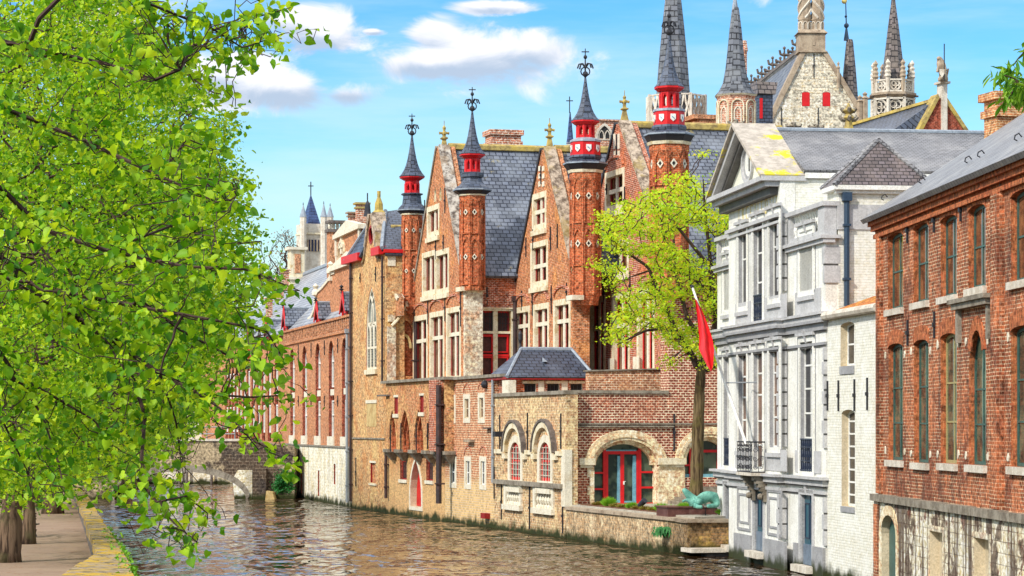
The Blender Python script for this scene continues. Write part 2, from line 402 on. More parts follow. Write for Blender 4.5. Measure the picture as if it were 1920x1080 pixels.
brick('brick_chapel', (0.58, 0.35, 0.15), (0.45, 0.23, 0.09), (0.56, 0.40, 0.24), [((0.55, 0.22, 0.07), 0.7, 0.46, 0.62, 0.55), ((0.66, 0.45, 0.18), 0.5, 0.5, 0.62, 0.5)], 0.75, (0.2, 0.10, 0.05), 0.5, moss=True)
brick('brick_water', (0.50, 0.21, 0.08), (0.38, 0.13, 0.06), (0.52, 0.36, 0.2), [((0.60, 0.36, 0.14), 0.5, 0.44, 0.6, 0.7), ((0.42, 0.13, 0.05), 0.9, 0.52, 0.64, 0.6)], 0.7, (0.72, 0.55, 0.32), 0.35, moss=True, zmix=(2.4, 4.6, (0.62, 0.40, 0.17)))
brick('brick_pink', (0.46, 0.18, 0.08), (0.34, 0.11, 0.05), (0.62, 0.47, 0.31), [((0.52, 0.24, 0.12), 0.6, 0.48, 0.62, 0.5)], 0.5, (0.6, 0.4, 0.22), 0.3, bw=0.25, rh=0.13, ms=0.022, moss=True, zmix=(2.7, 3.7, (0.66, 0.45, 0.19), 0.9))
brick('brick_yellow', (0.56, 0.39, 0.20), (0.40, 0.24, 0.12), (0.58, 0.45, 0.29), [((0.42, 0.17, 0.08), 0.8, 0.5, 0.62, 0.5), ((0.68, 0.52, 0.27), 0.6, 0.46, 0.6, 0.5)], 0.8, (0.12, 0.07, 0.04), 0.3, bw=0.26, rh=0.13, ms=0.02, moss=True)
brick('brick_arcade', (0.30, 0.075, 0.04), (0.19, 0.04, 0.025), (0.66, 0.49, 0.34), [((0.40, 0.11, 0.05), 0.7, 0.5, 0.62, 0.4)], 0.55, None, 0, bw=0.25, rh=0.125, ms=0.024, streak=0.12)
brick('brick_parapet', (0.48, 0.21, 0.10), (0.36, 0.13, 0.06), (0.70, 0.52, 0.36), [((0.52, 0.26, 0.12), 0.7, 0.46, 0.62, 0.5)], 0.6, (0.65, 0.5, 0.3), 0.3, bw=0.25, rh=0.12, ms=0.02)
brick('brick_quay', (0.50, 0.37, 0.22), (0.40, 0.25, 0.13), (0.42, 0.32, 0.2), [((0.32, 0.18, 0.08), 0.7, 0.5, 0.64, 0.6), ((0.72, 0.58, 0.36), 0.9, 0.5, 0.6, 0.5)], 0.6, (0.8, 0.68, 0.45), 0.5, bw=0.28, rh=0.12, ms=0.018, moss=True)
brick('brick_quay_wet', (0.36, 0.22, 0.10), (0.26, 0.14, 0.06), (0.20, 0.14, 0.08), [((0.50, 0.32, 0.07), 0.9, 0.48, 0.6, 0.6), ((0.14, 0.05, 0.03), 0.8, 0.52, 0.64, 0.5)], 0.7, None, 0, moss=True, rh=0.12)
brick('brick_right', (0.36, 0.11, 0.042), (0.19, 0.05, 0.024), (0.52, 0.36, 0.23), [((0.52, 0.17, 0.07), 0.45, 0.46, 0.62, 0.65), ((0.15, 0.045, 0.025), 0.6, 0.49, 0.62, 0.75)], 0.85, (0.74, 0.60, 0.46), 0.3, bw=0.25, rh=0.10, ms=0.016, streak=0.45, slo=0.5, shi=0.66)
brick('brick_right_plain', (0.42, 0.135, 0.05), (0.29, 0.08, 0.035), (0.46, 0.18, 0.08), [((0.35, 0.07, 0.03), 0.8, 0.5, 0.66, 0.4)], 0.35, (0.74, 0.5, 0.36), 0.12, bw=0.09, rh=0.24, ms=0.008)
brick('brick_white', (0.74, 0.72, 0.62), (0.70, 0.67, 0.57), (0.62, 0.60, 0.51), [((0.78, 0.77, 0.70), 0.6, 0.45, 0.6, 0.5)], 0.12, None, 0, bw=0.24, rh=0.095, ms=0.014, streak=0.14, streakcol=(0.42, 0.38, 0.30), moss=True, bumps=0.7, ov=0.3)
brick('brick_grey', (0.42, 0.42, 0.44), (0.36, 0.36, 0.38), (0.32, 0.32, 0.33), [], 0.25, None, 0)
brick('brick_chimney', (0.58, 0.27, 0.11), (0.42, 0.15, 0.06), (0.62, 0.45, 0.26), [], 0.7, None, 0)
brick('brick_far', (0.50, 0.20, 0.11), (0.36, 0.11, 0.06), (0.60, 0.46, 0.36), [((0.58, 0.36, 0.24), 0.5, 0.5, 0.62, 0.4)], 0.7, (0.7, 0.56, 0.42), 0.4, bw=0.4, rh=0.16, ms=0.03)
brick('stone_gable', (0.66, 0.61, 0.48), (0.54, 0.48, 0.37), (0.50, 0.44, 0.34), [((0.30, 0.25, 0.18), 0.35, 0.56, 0.66, 0.5), ((0.74, 0.70, 0.60), 0.3, 0.46, 0.6, 0.6)], 0.7, (0.14, 0.11, 0.08), 0.22, bw=0.6, rh=0.24, ms=0.035)
brick('stone_cream', (0.72, 0.58, 0.36), (0.62, 0.46, 0.27), (0.40, 0.30, 0.18), [((0.78, 0.68, 0.50), 0.8, 0.46, 0.6, 0.6), ((0.42, 0.28, 0.15), 1.0, 0.54, 0.66, 0.5)], 0.2, None, 0, bw=0.62, rh=0.36, ms=0.012)
brick('stone_white', (0.62, 0.54, 0.40), (0.50, 0.41, 0.28), (0.48, 0.42, 0.32), [((0.68, 0.62, 0.50), 0.8, 0.46, 0.6, 0.6), ((0.42, 0.17, 0.07), 1.0, 0.52, 0.62, 0.6)], 0.4, None, 0, bw=0.5, rh=0.3, ms=0.018)
brick('stone_base', (0.74, 0.68, 0.52), (0.64, 0.56, 0.40), (0.30, 0.24, 0.17), [((0.72, 0.68, 0.56), 0.8, 0.42, 0.58, 0.6), ((0.52, 0.42, 0.24), 1.2, 0.54, 0.66, 0.6), ((0.10, 0.06, 0.04), 0.42, 0.52, 0.555, 0.85), ((0.16, 0.05, 0.03), 1.3, 0.585, 0.62, 0.8)], 0.3, (0.10, 0.06, 0.04), 0.5, bw=0.55, rh=0.30, ms=0.016, streak=0.9, streakcol=(0.085, 0.05, 0.035), bumps=0.8, slo=0.47, shi=0.60)
brick('stone_base_pale', (0.74, 0.69, 0.52), (0.68, 0.60, 0.42), (0.52, 0.44, 0.3), [((0.78, 0.75, 0.64), 0.8, 0.45, 0.58, 0.6), ((0.16, 0.11, 0.06), 1.1, 0.60, 0.70, 0.5)], 0.25, (0.22, 0.15, 0.08), 0.4, bw=0.5, rh=0.2, streak=0.55, streakcol=(0.2, 0.14, 0.08), moss=True)
brick('stone_bridge', (0.11, 0.078, 0.055), (0.065, 0.045, 0.032), (0.22, 0.17, 0.12), [((0.46, 0.36, 0.22), 0.28, 0.52, 0.57, 0.8), ((0.035, 0.03, 0.03), 0.4, 0.50, 0.60, 0.7)], 0.7, (0.6, 0.5, 0.36), 0.35, bw=0.5, rh=0.25, ms=0.02, moss=True)
brick('roof_tile', (0.62, 0.22, 0.06), (0.50, 0.16, 0.05), (0.2, 0.09, 0.04), [((0.75, 0.55, 0.06), 2.5, 0.54, 0.64, 0.7)], 0.4, None, 0, bw=0.24, rh=0.26, ms=0.03)
def slate(name, c1, c2, edge, bw=0.30, rh=0.20, yellow=0.0, tone=0.6):
    m, nt, out = newmat(name); uv = nd(nt, 'UVMap').outputs[0]; pos = geo(nt)
    bt = nd(nt, 'TexBrick', {'Vector': uv, 'Color1': c1, 'Color2': c2, 'Mortar': edge, 'Scale': 1.0, 'Mortar Size': 0.022 * rh / 0.2, 'Mortar Smooth': 0.2, 'Bias': 0.0, 'Brick Width': bw, 'Row Height': rh})
    b2 = nd(nt, 'TexBrick', {'Vector': uv, 'Color1': (0.45, 0.45, 0.46), 'Color2': (1.5, 1.5, 1.5), 'Mortar': (1, 1, 1), 'Scale': 1.0, 'Mortar Size': 0.02, 'Brick Width': bw, 'Row Height': rh, 'Bias': 0.0})
    col = mixc(nt, tone, bt.outputs[0], b2.outputs[0], 'MULTIPLY')
    col = mixc(nt, mth(nt, 'MULTIPLY', maprange(nt, noise(nt, pos, 0.7, 6, 0.65), 0.45, 0.7), 0.35), col, (c1[0] * 2.0, c1[1] * 1.95, c1[2] * 1.8))
    if yellow: col = mixc(nt, mth(nt, 'MULTIPLY', maprange(nt, noise(nt, pos, 1.1, 7, 0.75), 0.60, 0.68), yellow), col, (0.42, 0.33, 0.08))
    fr = mth(nt, 'FRACT', mth(nt, 'DIVIDE', nd(nt, 'SeparateXYZ', {0: uv}).outputs[1], rh))
    h = mth(nt, 'ADD', mth(nt, 'MULTIPLY', fr, -1.0), mth(nt, 'MULTIPLY', bt.outputs[1], -0.6))
    bsdf(nt, out, col, 0.42, 0.35, h, 0.6, 0.03); return m
slate('slate', (0.155, 0.172, 0.205), (0.10, 0.113, 0.143), (0.018, 0.022, 0.034), bw=0.4, rh=0.3, yellow=0.5, tone=0.85)
slate('slate_dark', (0.075, 0.09, 0.125), (0.045, 0.057, 0.085), (0.010, 0.012, 0.018), bw=0.4, rh=0.27, tone=0.8)
slate('slate_blue', (0.04, 0.07, 0.17), (0.03, 0.05, 0.13), (0.015, 0.02, 0.05), bw=0.9, rh=0.5, tone=0.4)
slate('slate_light', (0.33, 0.34, 0.35), (0.26, 0.27, 0.285), (0.06, 0.06, 0.07), bw=0.5, rh=0.4, tone=0.5)
slate('slate_worn', (0.23, 0.225, 0.22), (0.15, 0.15, 0.15), (0.02, 0.02, 0.02), bw=0.32, rh=0.22, tone=0.85, yellow=0.15)
slate('slate_grey', (0.22, 0.215, 0.22), (0.15, 0.15, 0.155), (0.02, 0.02, 0.022), bw=0.24, rh=0.15, tone=0.85)
slate('slate_brown', (0.17, 0.135, 0.125), (0.115, 0.095, 0.10), (0.02, 0.017, 0.017), bw=0.24, rh=0.15, tone=0.85)
slate('slate_spire', (0.16, 0.17, 0.185), (0.10, 0.105, 0.12), (0.014, 0.014, 0.017), bw=0.6, rh=0.45, tone=0.9)
slate('slate_stone', (0.20, 0.165, 0.14), (0.11, 0.09, 0.085), (0.015, 0.012, 0.012), bw=0.55, rh=0.42, tone=0.95)
plain('white', (0.80, 0.79, 0.74), (0.70, 0.68, 0.60), 2.0, stain=(0.45, 0.42, 0.34), st=0.25, rough=0.5)
plain('plaster', (0.78, 0.765, 0.70), (0.70, 0.68, 0.60), 1.0, 0.45, 0.6, stain=(0.42, 0.39, 0.33), st=0.42, moss=True)
plain('plaster_cream', (0.74, 0.72, 0.60), (0.70, 0.68, 0.54), 1.2, stain=(0.5, 0.46, 0.36), st=0.3)
plain('plaster_grey', (0.35, 0.345, 0.345), (0.27, 0.265, 0.265), 1.6, stain=(0.28, 0.27, 0.26), st=0.4, moss=True)  # grey trim, also the townhouse reveals with their shade painted in
plain('plaster_mid', (0.50, 0.49, 0.48), (0.41, 0.40, 0.39), 1.6, stain=(0.36, 0.35, 0.33), st=0.35, moss=True)
plain('cornice_dark', (0.10, 0.093, 0.085), (0.065, 0.06, 0.055), 2.5, rough=0.6)  # cornice undersides with shade put into the colour; quoin joints too
plain('trim_cream', (0.72, 0.64, 0.46), (0.55, 0.42, 0.22), 2.2, 0.48, 0.64, stain=(0.3, 0.2, 0.1), st=0.4)
plain('trim_white', (0.70, 0.64, 0.50), (0.58, 0.49, 0.34), 2.2, 0.5, 0.66, stain=(0.4, 0.3, 0.2), st=0.35)
plain('trim_ochre', (0.60, 0.45, 0.20), (0.42, 0.26, 0.09), 2.0, stain=(0.25, 0.15, 0.06), st=0.4)
plain('stone_brown', (0.42, 0.33, 0.23), (0.26, 0.19, 0.13), 1.6, stain=(0.12, 0.09, 0.06), st=0.4)
plain('stone_pale', (0.66, 0.60, 0.50), (0.48, 0.41, 0.32), 1.6, stain=(0.22, 0.18, 0.14), st=0.4)
plain('stone_dark', (0.16, 0.13, 0.11), (0.08, 0.065, 0.055), 2.2)
plain('stone_ledge', (0.30, 0.26, 0.20), (0.15, 0.12, 0.085), 2.2, stain=(0.09, 0.07, 0.05), st=0.4)
plain('granite', (0.10, 0.035, 0.03), (0.15, 0.06, 0.05), 4.0, rough=0.3, spec=0.5, stain=(0.35, 0.28, 0.24), st=0.4)
plain('sand_jamb', (0.60, 0.50, 0.34), (0.52, 0.42, 0.27), 2.0)
plain('red', (0.62, 0.012, 0.014), (0.50, 0.01, 0.012), 3.0, rough=0.45, fine=0.05)
plain('red_dark', (0.30, 0.015, 0.014), (0.20, 0.01, 0.01), 3.0, rough=0.5)
plain('door_brown', (0.10, 0.035, 0.03), (0.06, 0.02, 0.018), 6.0, rough=0.6)
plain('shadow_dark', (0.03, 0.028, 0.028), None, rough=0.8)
plain('iron', (0.02, 0.02, 0.025), None, rough=0.5, spec=0.4)
plain('iron_blue', (0.025, 0.035, 0.065), None, rough=0.45, spec=0.4)
plain('pipe_dark', (0.035, 0.025, 0.025), (0.07, 0.035, 0.03), 3, rough=0.6)
plain('pipe_blue', (0.03, 0.055, 0.09), None, rough=0.4)
plain('pipe_grey', (0.28, 0.30, 0.31), None, rough=0.5)
plain('lead', (0.30, 0.34, 0.38), (0.20, 0.23, 0.27), 2.5, rough=0.45)
plain('green_paint', (0.05, 0.12, 0.10), (0.035, 0.085, 0.07), 3, rough=0.45)
plain('green_pale', (0.16, 0.27, 0.24), None, rough=0.45)
plain('yellow_frame', (0.36, 0.30, 0.13), None, rough=0.5)
plain('teal_door', (0.018, 0.10, 0.14), (0.012, 0.07, 0.10), 3, rough=0.35, spec=0.5)
plain('blue_board', (0.16, 0.20, 0.25), (0.12, 0.15, 0.19), 3, rough=0.5)
plain('gold', (0.62, 0.50, 0.17), None, rough=0.5)
plain('copper_green', (0.17, 0.42, 0.33), (0.09, 0.27, 0.22), 3.0, 0.4, 0.62, rough=0.55, stain=(0.05, 0.12, 0.09), st=0.5)
plain('mortar_dark', (0.06, 0.045, 0.035), (0.12, 0.08, 0.05), 2)
plain('curtain', (0.55, 0.54, 0.50), None, rough=0.9)
plain('curtain_teal', (0.16, 0.36, 0.44), (0.12, 0.28, 0.36), 4, rough=0.8)
def barkm(name, c1, c2, c3):
    m, nt, out = newmat(name); pos = geo(nt)
    r = noise(nt, nd(nt, 'Mapping', {0: pos, 3: (9, 9, 1.1)}).outputs[0], 1.0, 5, 0.6, 0.4)
    col = mixc(nt, maprange(nt, r, 0.38, 0.6), c2, c1); col = mixc(nt, mth(nt, 'MULTIPLY', maprange(nt, noise(nt, pos, 1.6, 4), 0.5, 0.65), 0.5), col, c3)
    bsdf(nt, out, col, 0.95, 0.1, r, 1.0, 0.06)
barkm('bark', (0.17, 0.11, 0.07), (0.035, 0.022, 0.015), (0.10, 0.09, 0.04))
barkm('bark_moss', (0.17, 0.12, 0.06), (0.05, 0.032, 0.018), (0.13, 0.11, 0.03))
plain('twig', (0.055, 0.03, 0.022), None, rough=0.9)
plain('soil', (0.16, 0.07, 0.035), (0.09, 0.04, 0.02), 3)
lichen('coping_lichen', (0.50, 0.40, 0.30), (0.34, 0.24, 0.06), (0.13, 0.095, 0.07), 0.9, 0.5)
lichen('coping_white', (0.50, 0.45, 0.38), (0.30, 0.21, 0.13), (0.09, 0.07, 0.06), 1.4, 0.5)
lichen('ridge_ochre', (0.46, 0.35, 0.12), (0.50, 0.36, 0.07), (0.22, 0.16, 0.07), 1.2, 0.6)
lichen('parapet_lichen', (0.34, 0.26, 0.17), (0.46, 0.29, 0.03), (0.14, 0.11, 0.06), 1.6, 0.9, lo=0.46, hi=0.57)
lichen('pediment_slab', (0.50, 0.44, 0.37), (0.60, 0.50, 0.03), (0.34, 0.30, 0.25), 0.75, 0.95, lo=0.55, hi=0.6)
def glass(name, c1, c2, spec=0.5, rough=0.06, sc=0.6):
    m, nt, out = newmat(name); pos = geo(nt)
    col = mixc(nt, maprange(nt, noise(nt, pos, sc, 3), 0.42, 0.58), c1, c2)
    bsdf(nt, out, col, rough, spec, noise(nt, pos, 0.9, 2), 0.06, 0.05); return m
glass('glass', (0.025, 0.022, 0.025), (0.07, 0.055, 0.045), 0.22)
glass('glass_brown', (0.08, 0.035, 0.02), (0.20, 0.09, 0.04), 0.3, sc=1.5)
glass('glass_dark', (0.018, 0.018, 0.022), (0.04, 0.035, 0.035), 0.2)
glass('glass_green', (0.02, 0.035, 0.028), (0.085, 0.115, 0.075), 0.35, sc=1.2)
glass('glass_lead', (0.07, 0.075, 0.07), (0.16, 0.165, 0.15), 0.3)
glass('glass_blue', (0.015, 0.02, 0.07), (0.03, 0.04, 0.12), 0.3)
def leafmat(name, cols, trans=0.45, clump=1.0):
    m, nt, out = newmat(name); g = nd(nt, 'NewGeometry'); pos = g.outputs['Position']
    r = nd(nt, 'ValToRGB', {0: g.outputs['Random Per Island']}); cr = r.color_ramp
    cr.elements[0].color = (*cols[0], 1); cr.elements[1].color = (*cols[-1], 1)
    for i, c in enumerate(cols[1:-1]): e = cr.elements.new((i + 1) / (len(cols) - 1)); e.color = (*c, 1)
    col = mixc(nt, mth(nt, 'MULTIPLY', maprange(nt, noise(nt, pos, clump, 4), 0.42, 0.62), 0.45), r.outputs[0], cols[0])
    d = nd(nt, 'BsdfPrincipled', {'Base Color': col, 'Roughness': 0.5, 'Specular IOR Level': 0.25})
    t = nd(nt, 'BsdfTranslucent', {'Color': mixc(nt, 1.0, col, (1.5, 1.25, 0.5), 'MULTIPLY')})
    mx = nd(nt, 'MixShader', {0: trans, 1: d.outputs[0], 2: t.outputs[0]}); nt.links.new(mx.outputs[0], out.inputs[0]); return m
leafmat('leaf_linden', [(0.04, 0.17, 0.008), (0.16, 0.38, 0.012), (0.33, 0.56, 0.02), (0.55, 0.74, 0.04)], 0.5, 2.5)
leafmat('leaf_linden_far', [(0.07, 0.22, 0.010), (0.22, 0.45, 0.018), (0.40, 0.62, 0.03), (0.58, 0.74, 0.05)], 0.5, 1.2)
leafmat('leaf_spring', [(0.28, 0.52, 0.02), (0.46, 0.68, 0.03), (0.64, 0.76, 0.04), (0.66, 0.56, 0.05)], 0.5)
leafmat('leaf_bush', [(0.012, 0.10, 0.02), (0.025, 0.18, 0.035), (0.05, 0.26, 0.05)], 0.25)
leafmat('leaf_chestnut', [(0.05, 0.20, 0.015), (0.14, 0.34, 0.025), (0.28, 0.48, 0.04)], 0.4)
leafmat('leaf_grass', [(0.10, 0.28, 0.015), (0.22, 0.44, 0.03), (0.12, 0.34, 0.02)], 0.3)
leafmat('leaf_bronze', [(0.16, 0.08, 0.03), (0.30, 0.26, 0.06), (0.20, 0.28, 0.03)], 0.3)
leafmat('leaf_bud', [(0.30, 0.22, 0.14), (0.22, 0.14, 0.10)], 0.3)
# water
m, nt, out = newmat('water'); pos = geo(nt)
wp = nd(nt, 'VectorMath', {0: pos, 1: nd(nt, 'VectorMath', {0: nd(nt, 'TexNoise', {'Vector': pos, 'Scale': 0.5}).outputs[1], 'Scale': 0.8}, operation='SCALE').outputs[0]}, operation='ADD').outputs[0]
nA = noise(nt, nd(nt, 'Mapping', {0: wp, 3: (1.0, 0.24, 1.0)}).outputs[0], 1.0, 2, 0.5, 0.2)
nB = noise(nt, nd(nt, 'Mapping', {0: wp, 2: (0, 0, 0.5), 3: (1.0, 0.3, 1.0)}).outputs[0], 0.4, 2, 0.5)
h = mth(nt, 'ADD', nA, mth(nt, 'MULTIPLY', nB, 1.0))
wc = mixc(nt, noise(nt, pos, 0.3, 3), (0.060, 0.028, 0.010), (0.030, 0.017, 0.009))
wb = bsdf(nt, out, wc, 0.03, 0.5, h, 1.0, 0.55); wb.inputs['IOR'].default_value = 1.33
m, nt, out = newmat('path_gravel'); pos = geo(nt)
c = mixc(nt, maprange(nt, noise(nt, pos, 0.5, 8, 0.8), 0.3, 0.7), (0.33, 0.235, 0.165), (0.25, 0.17, 0.12))
c = mixc(nt, maprange(nt, noise(nt, nd(nt, 'Mapping', {0: pos, 3: (1, .3, 1)}).outputs[0], 7, 3, 0.8), 0.6, 0.68), c, (0.24, 0.13, 0.07))
bsdf(nt, out, c, 0.95, 0.1, noise(nt, pos, 20, 3), 0.5, 0.02)
plain('earth', (0.30, 0.26, 0.20), (0.22, 0.19, 0.14), 0.4)
plain('paving', (0.42, 0.38, 0.31), (0.33, 0.29, 0.22), 1.4)
# ---------------------------------------------------------------- setting: ground, water
def struct(name, mb, mats, parent=None, kind='structure'):
    o = mb.build(name, mats, parent); o['kind'] = kind; return o
g = MB(); g.poly([(-5000, -600, -1.6), (5000, -600, -1.6), (5000, 8000, -1.6), (-5000, 8000, -1.6)]); struct('ground', g, 'earth')
g = MB(); g.poly([(-40, -60, 0), (45, -60, 0), (45, 262, 0), (-60, 262, 0)]); struct('canal_water', g, 'water')
W = Face(835, 144, u=(0.2767, -0.961)); PU = (0.961, 0.2767)
A = Face(655, 169.4, vp=-150)
def land(name, pts, z0, z1, mats):
    g = MB(); n = len(pts)
    g.poly([(x, y, z1) for x, y in pts])
    for i in range(n):
        a, b = pts[i], pts[(i + 1) % n]; g.poly([(*a, z0), (*b, z0), (*b, z1), (*a, z1)])
    return struct(name, g, mats)
# ---------------------------------------------------------------- long brick palace by the bridge
T = thing('palace', A.P(A.s(600), 0, -3), 'long red brick palace with tall arched window bays and red dormers beside the bridge', 'palace')
holes = []; B = T
bays = [547.5, 570.5, 595.5, 620.5, 645.5]
ztop = A.z(645, 634); zbot = A.z(645, 838) ; zbase = 3.87
hw = 0.0
for i, px in enumerate(bays):
    s = A.s(px + 1); w_ = (A.s(645) - A.s(620.5)) * 0.21
    loop = arch(s - w_, s + w_, zbase + 0.25, ztop, 'round'); holes.append((loop, 0.30))
ztb = A.z(655, 590)
sL, sR = A.s(532), A.s(659)
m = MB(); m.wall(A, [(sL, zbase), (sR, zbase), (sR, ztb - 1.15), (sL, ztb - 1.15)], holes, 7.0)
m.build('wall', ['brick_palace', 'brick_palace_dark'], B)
# inside every bay: two sash windows, white panel, spandrel
for i, px in enumerate(bays):
    s = A.s(px + 1); H_ = ztop - zbase
    for (a, b, arc) in ((0.55, 0.955, True), (0.05, 0.42, False)):
        z0 = zbase + 0.25 + a * (H_ - .25); z1 = zbase + 0.25 + b * (H_ - .25)
        l = arch(s - w_ * .8, s + w_ * .8, z0, z1, 'round' if arc else 'flat')
        f = MB(); f.ring(A, l, inset(l, .09), -0.29, -0.18)
        f.box(A, s - .04, s + .04, z0 + .05, z1 - w_ * .5, -0.289, -0.19); zz_ = z0 + (z1 - z0) * .62; f.box(A, s - w_ * .75, s + w_ * .75, zz_ - .05, zz_ + .05, -0.288, -0.17)
        fo = f.build('window', 'white', B); p = MB(); p.tess(A, [l], -0.282); p.build('pane', 'glass_brown', fo)
    z = zbase + .25 + .47 * (H_ - .25)
    q = MB(); q.box(A, s - w_ * .85, s + w_ * .85, z, z + .42, -.29, -.08); q.build('sill', 'trim_white', B)
    q = MB(); q.box(A, s - w_ * 1.25, s + w_ * 1.1, zbase + .02, zbase + .75, -.02, .09); q.box(A, s - w_ * .3, s + w_ * .35, zbase + .25, zbase + .5, .09, .12); q.build('stone_block', 'trim_white', B)
    q = MB(); q.ring(A, inset(arch(s - w_, s + w_, zbase + .25, ztop, 'round'), -.22)[2:] , inset(arch(s - w_, s + w_, zbase + .25, ztop, 'round'), -.02)[2:], 0.0, .04); q.build('arch_moulding', 'brick_palace', B)
for a, b in zip(bays[:-1], bays[1:]):
    px = (a + b) / 2 + 1; anchors(B, A, [(px, (648 - (px - 547) * .16), (676 - (px - 547) * .16)), (px, 742, 762)])
bh = [(arch(A.s(x) - .35, A.s(x) + .35, A.z(x, yb), A.z(x, yt)), .45) for x, yt, yb in ((549, 862, 902), (567, 880, 925), (599, 882, 930), (629, 870, 908))]
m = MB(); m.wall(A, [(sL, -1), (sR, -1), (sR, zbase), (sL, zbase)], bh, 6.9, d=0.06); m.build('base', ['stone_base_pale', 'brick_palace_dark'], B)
m = MB(); m.box(A, sL, sR, zbase + .003, zbase + .12, 0, .16); m.build('string_course', 'stone_ledge', B)
# openwork brick parapet
m = MB(); m.box(A, sL - .1, sR, ztb - 1.15, ztb - .98, -.5, .12); m.box(A, sL - .1, sR, ztb - .14, ztb + .02, -.5, .12)
k = 42
for i in range(k + 1):
    s = sL + (sR - sL) * i / k; m.box(A, s - .14, s + .14, ztb - .98, ztb - .14, -.32, .03)
m.box(A, sL, sR, ztb - .98, ztb - .14, -.5, -.42)
m.build('parapet', 'brick_palace', B)
pipe(B, A, 656.5, 622, 942, .2, .1, 'pipe_grey', True)
# lower wing further from the camera
A2 = A.off(-.5); h2 = []; pxs = [518, 505, 494, 484, 474.5, 466, 458, 450.5, 443.5, 437, 431, 425]
z2t = A2.z(520, 632)
for px in pxs:
    s = A2.s(px); w2 = 1.05; h2.append((arch(s - w2, s + w2, zbase + .2, A2.z(518, 675), 'round'), .22))
s2 = A2.s(378)
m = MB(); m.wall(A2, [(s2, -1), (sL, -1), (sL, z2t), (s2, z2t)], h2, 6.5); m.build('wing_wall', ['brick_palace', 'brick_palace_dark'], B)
for px in pxs:
    s = A2.s(px)
    for z0, z1 in ((zbase + .9, zbase + 3.2), (zbase + 4.0, zbase + 6.3)):
        f = MB(); l = arch(s - .7, s + .7, z0, z1); f.ring(A2, l, inset(l, .12), -.21, -.1); f.box(A2, s - .05, s + .05, z0, z1, -.205, -.12)
        fo = f.build('window', 'white', B); p = MB(); p.tess(A2, [l], -.2); p.build('pane', 'glass_brown', fo)
m = MB(); m.box(A2, s2, sL - .05, z2t, z2t + .25, -.4, .3); m.build('gutter', 'iron', B)
# roofs
def roof_pts(fc, d, px, z): return fc.P(fc.s(px), z, d)
ze = z2t + .2; Ar = A.off(-7.0)
def on(fc, Ys, z, d=0): # point of plane fc at depth Ys
    s = (Ys - fc.y0) / fc.u[1]; return fc.P(s, z, d)
zr = 19.4
m = MB()
m.slab([on(A, 226, ze), on(A, 169, ze - .3), on(A, 169, zr, -7.2), on(A, 243, zr, -7.2)], .2)
m.slab([on(A, 169, ze, -14), on(A, 243, ze, -14), on(A, 243, zr, -7.2), on(A, 169, zr, -7.2)], .2)
m.poly([on(A, 226, ze - .2), on(A, 243, zr - .1, -7.2), on(A, 243, ze - .2, -14)])
m.build('roof', 'slate_light', B)
m = MB(); m.tube([on(A, 169, zr + .05, -7.2), on(A, 243, zr + .05, -7.2)], .22, 6); m.tube([on(A, 243, zr + .05, -7.2), on(A, 226, ze, 0)], .16, 6); m.build('ridge', 'lead', B)
m = MB(); m.slab([on(A2, 300, ze - .4), on(A2, 226, ze - .4), on(A2, 226, ze + 5, -6), on(A2, 300, ze + 5, -6)], .2); m.build('roof', 'slate_light', B)
def dormer(px, ytop, ybase, finial_top):
    f2 = A.off(-.25); s = f2.s(px); z0 = f2.z(px, ybase); za = f2.z(px, ytop); zg = z0 + (za - z0) * .38; w = .95
    d = MB(); d.prism(f2, [(s - w, z0 - .6), (s + w, z0 - .6), (s + w, zg), (s, za - .2), (s - w, zg)], -3.6, 0); do = d.build('dormer', 'slate_dark', B)
    r = MB()
    for sg in (-1, 1):
        r.slab([f2.P(s + sg * (w + .25), zg - .25, .25), f2.P(s, za, .25), f2.P(s, za, -4.4), f2.P(s + sg * (w + .25), zg - .25, -4.0)], .1)
    r.build('dormer_roof', 'slate', do)
    r = MB(); r.prism(f2, [(s - w - .28, zg - .45), (s - w - .05, zg - .45), (s, za - .35), (s + w + .05, zg - .45), (s + w + .28, zg - .45), (s, za + .25)], .2, .27)
    r.box(f2, s - w, s - w + .16, z0 - .5, zg, .02, .12); r.box(f2, s + w - .16, s + w, z0 - .5, zg, .02, .12); r.build('bargeboard', 'red', do)
    p = MB(); p.tess(f2, [[(s - w + .2, z0 - .5), (s + w - .2, z0 - .5), (s + w - .2, zg), (s - w + .2, zg)]], .03); p.build('pane', 'glass_dark', do)
    t = MB(); zf = f2.z(px, finial_top); c = f2.P(s, 0, .28)
    t.lathe(c[0], c[1], [(.09, za), (.05, za + (zf - za) * .3), (.2, za + (zf - za) * .45), (.05, za + (zf - za) * .6), (.17, za + (zf - za) * .78), (.02, zf)], 6); t.build('finial', 'iron', do)
    l = MB(); l.tube([f2.P(s, za + .04, .25), f2.P(s, za + .04, -4.3)], .09, 5); l.tube([f2.P(s + w + .2, zg - .2, -3.9), f2.P(s + .1, za, -4.3)], .1, 5); l.build('flashing', 'lead', do)
for a in ((503.5, 600, 640, 596), (537, 578, 622, 564), (599, 568, 606, 558), (648, 550, 592, 534), (470, 622, 664, 612)): dormer(*a)
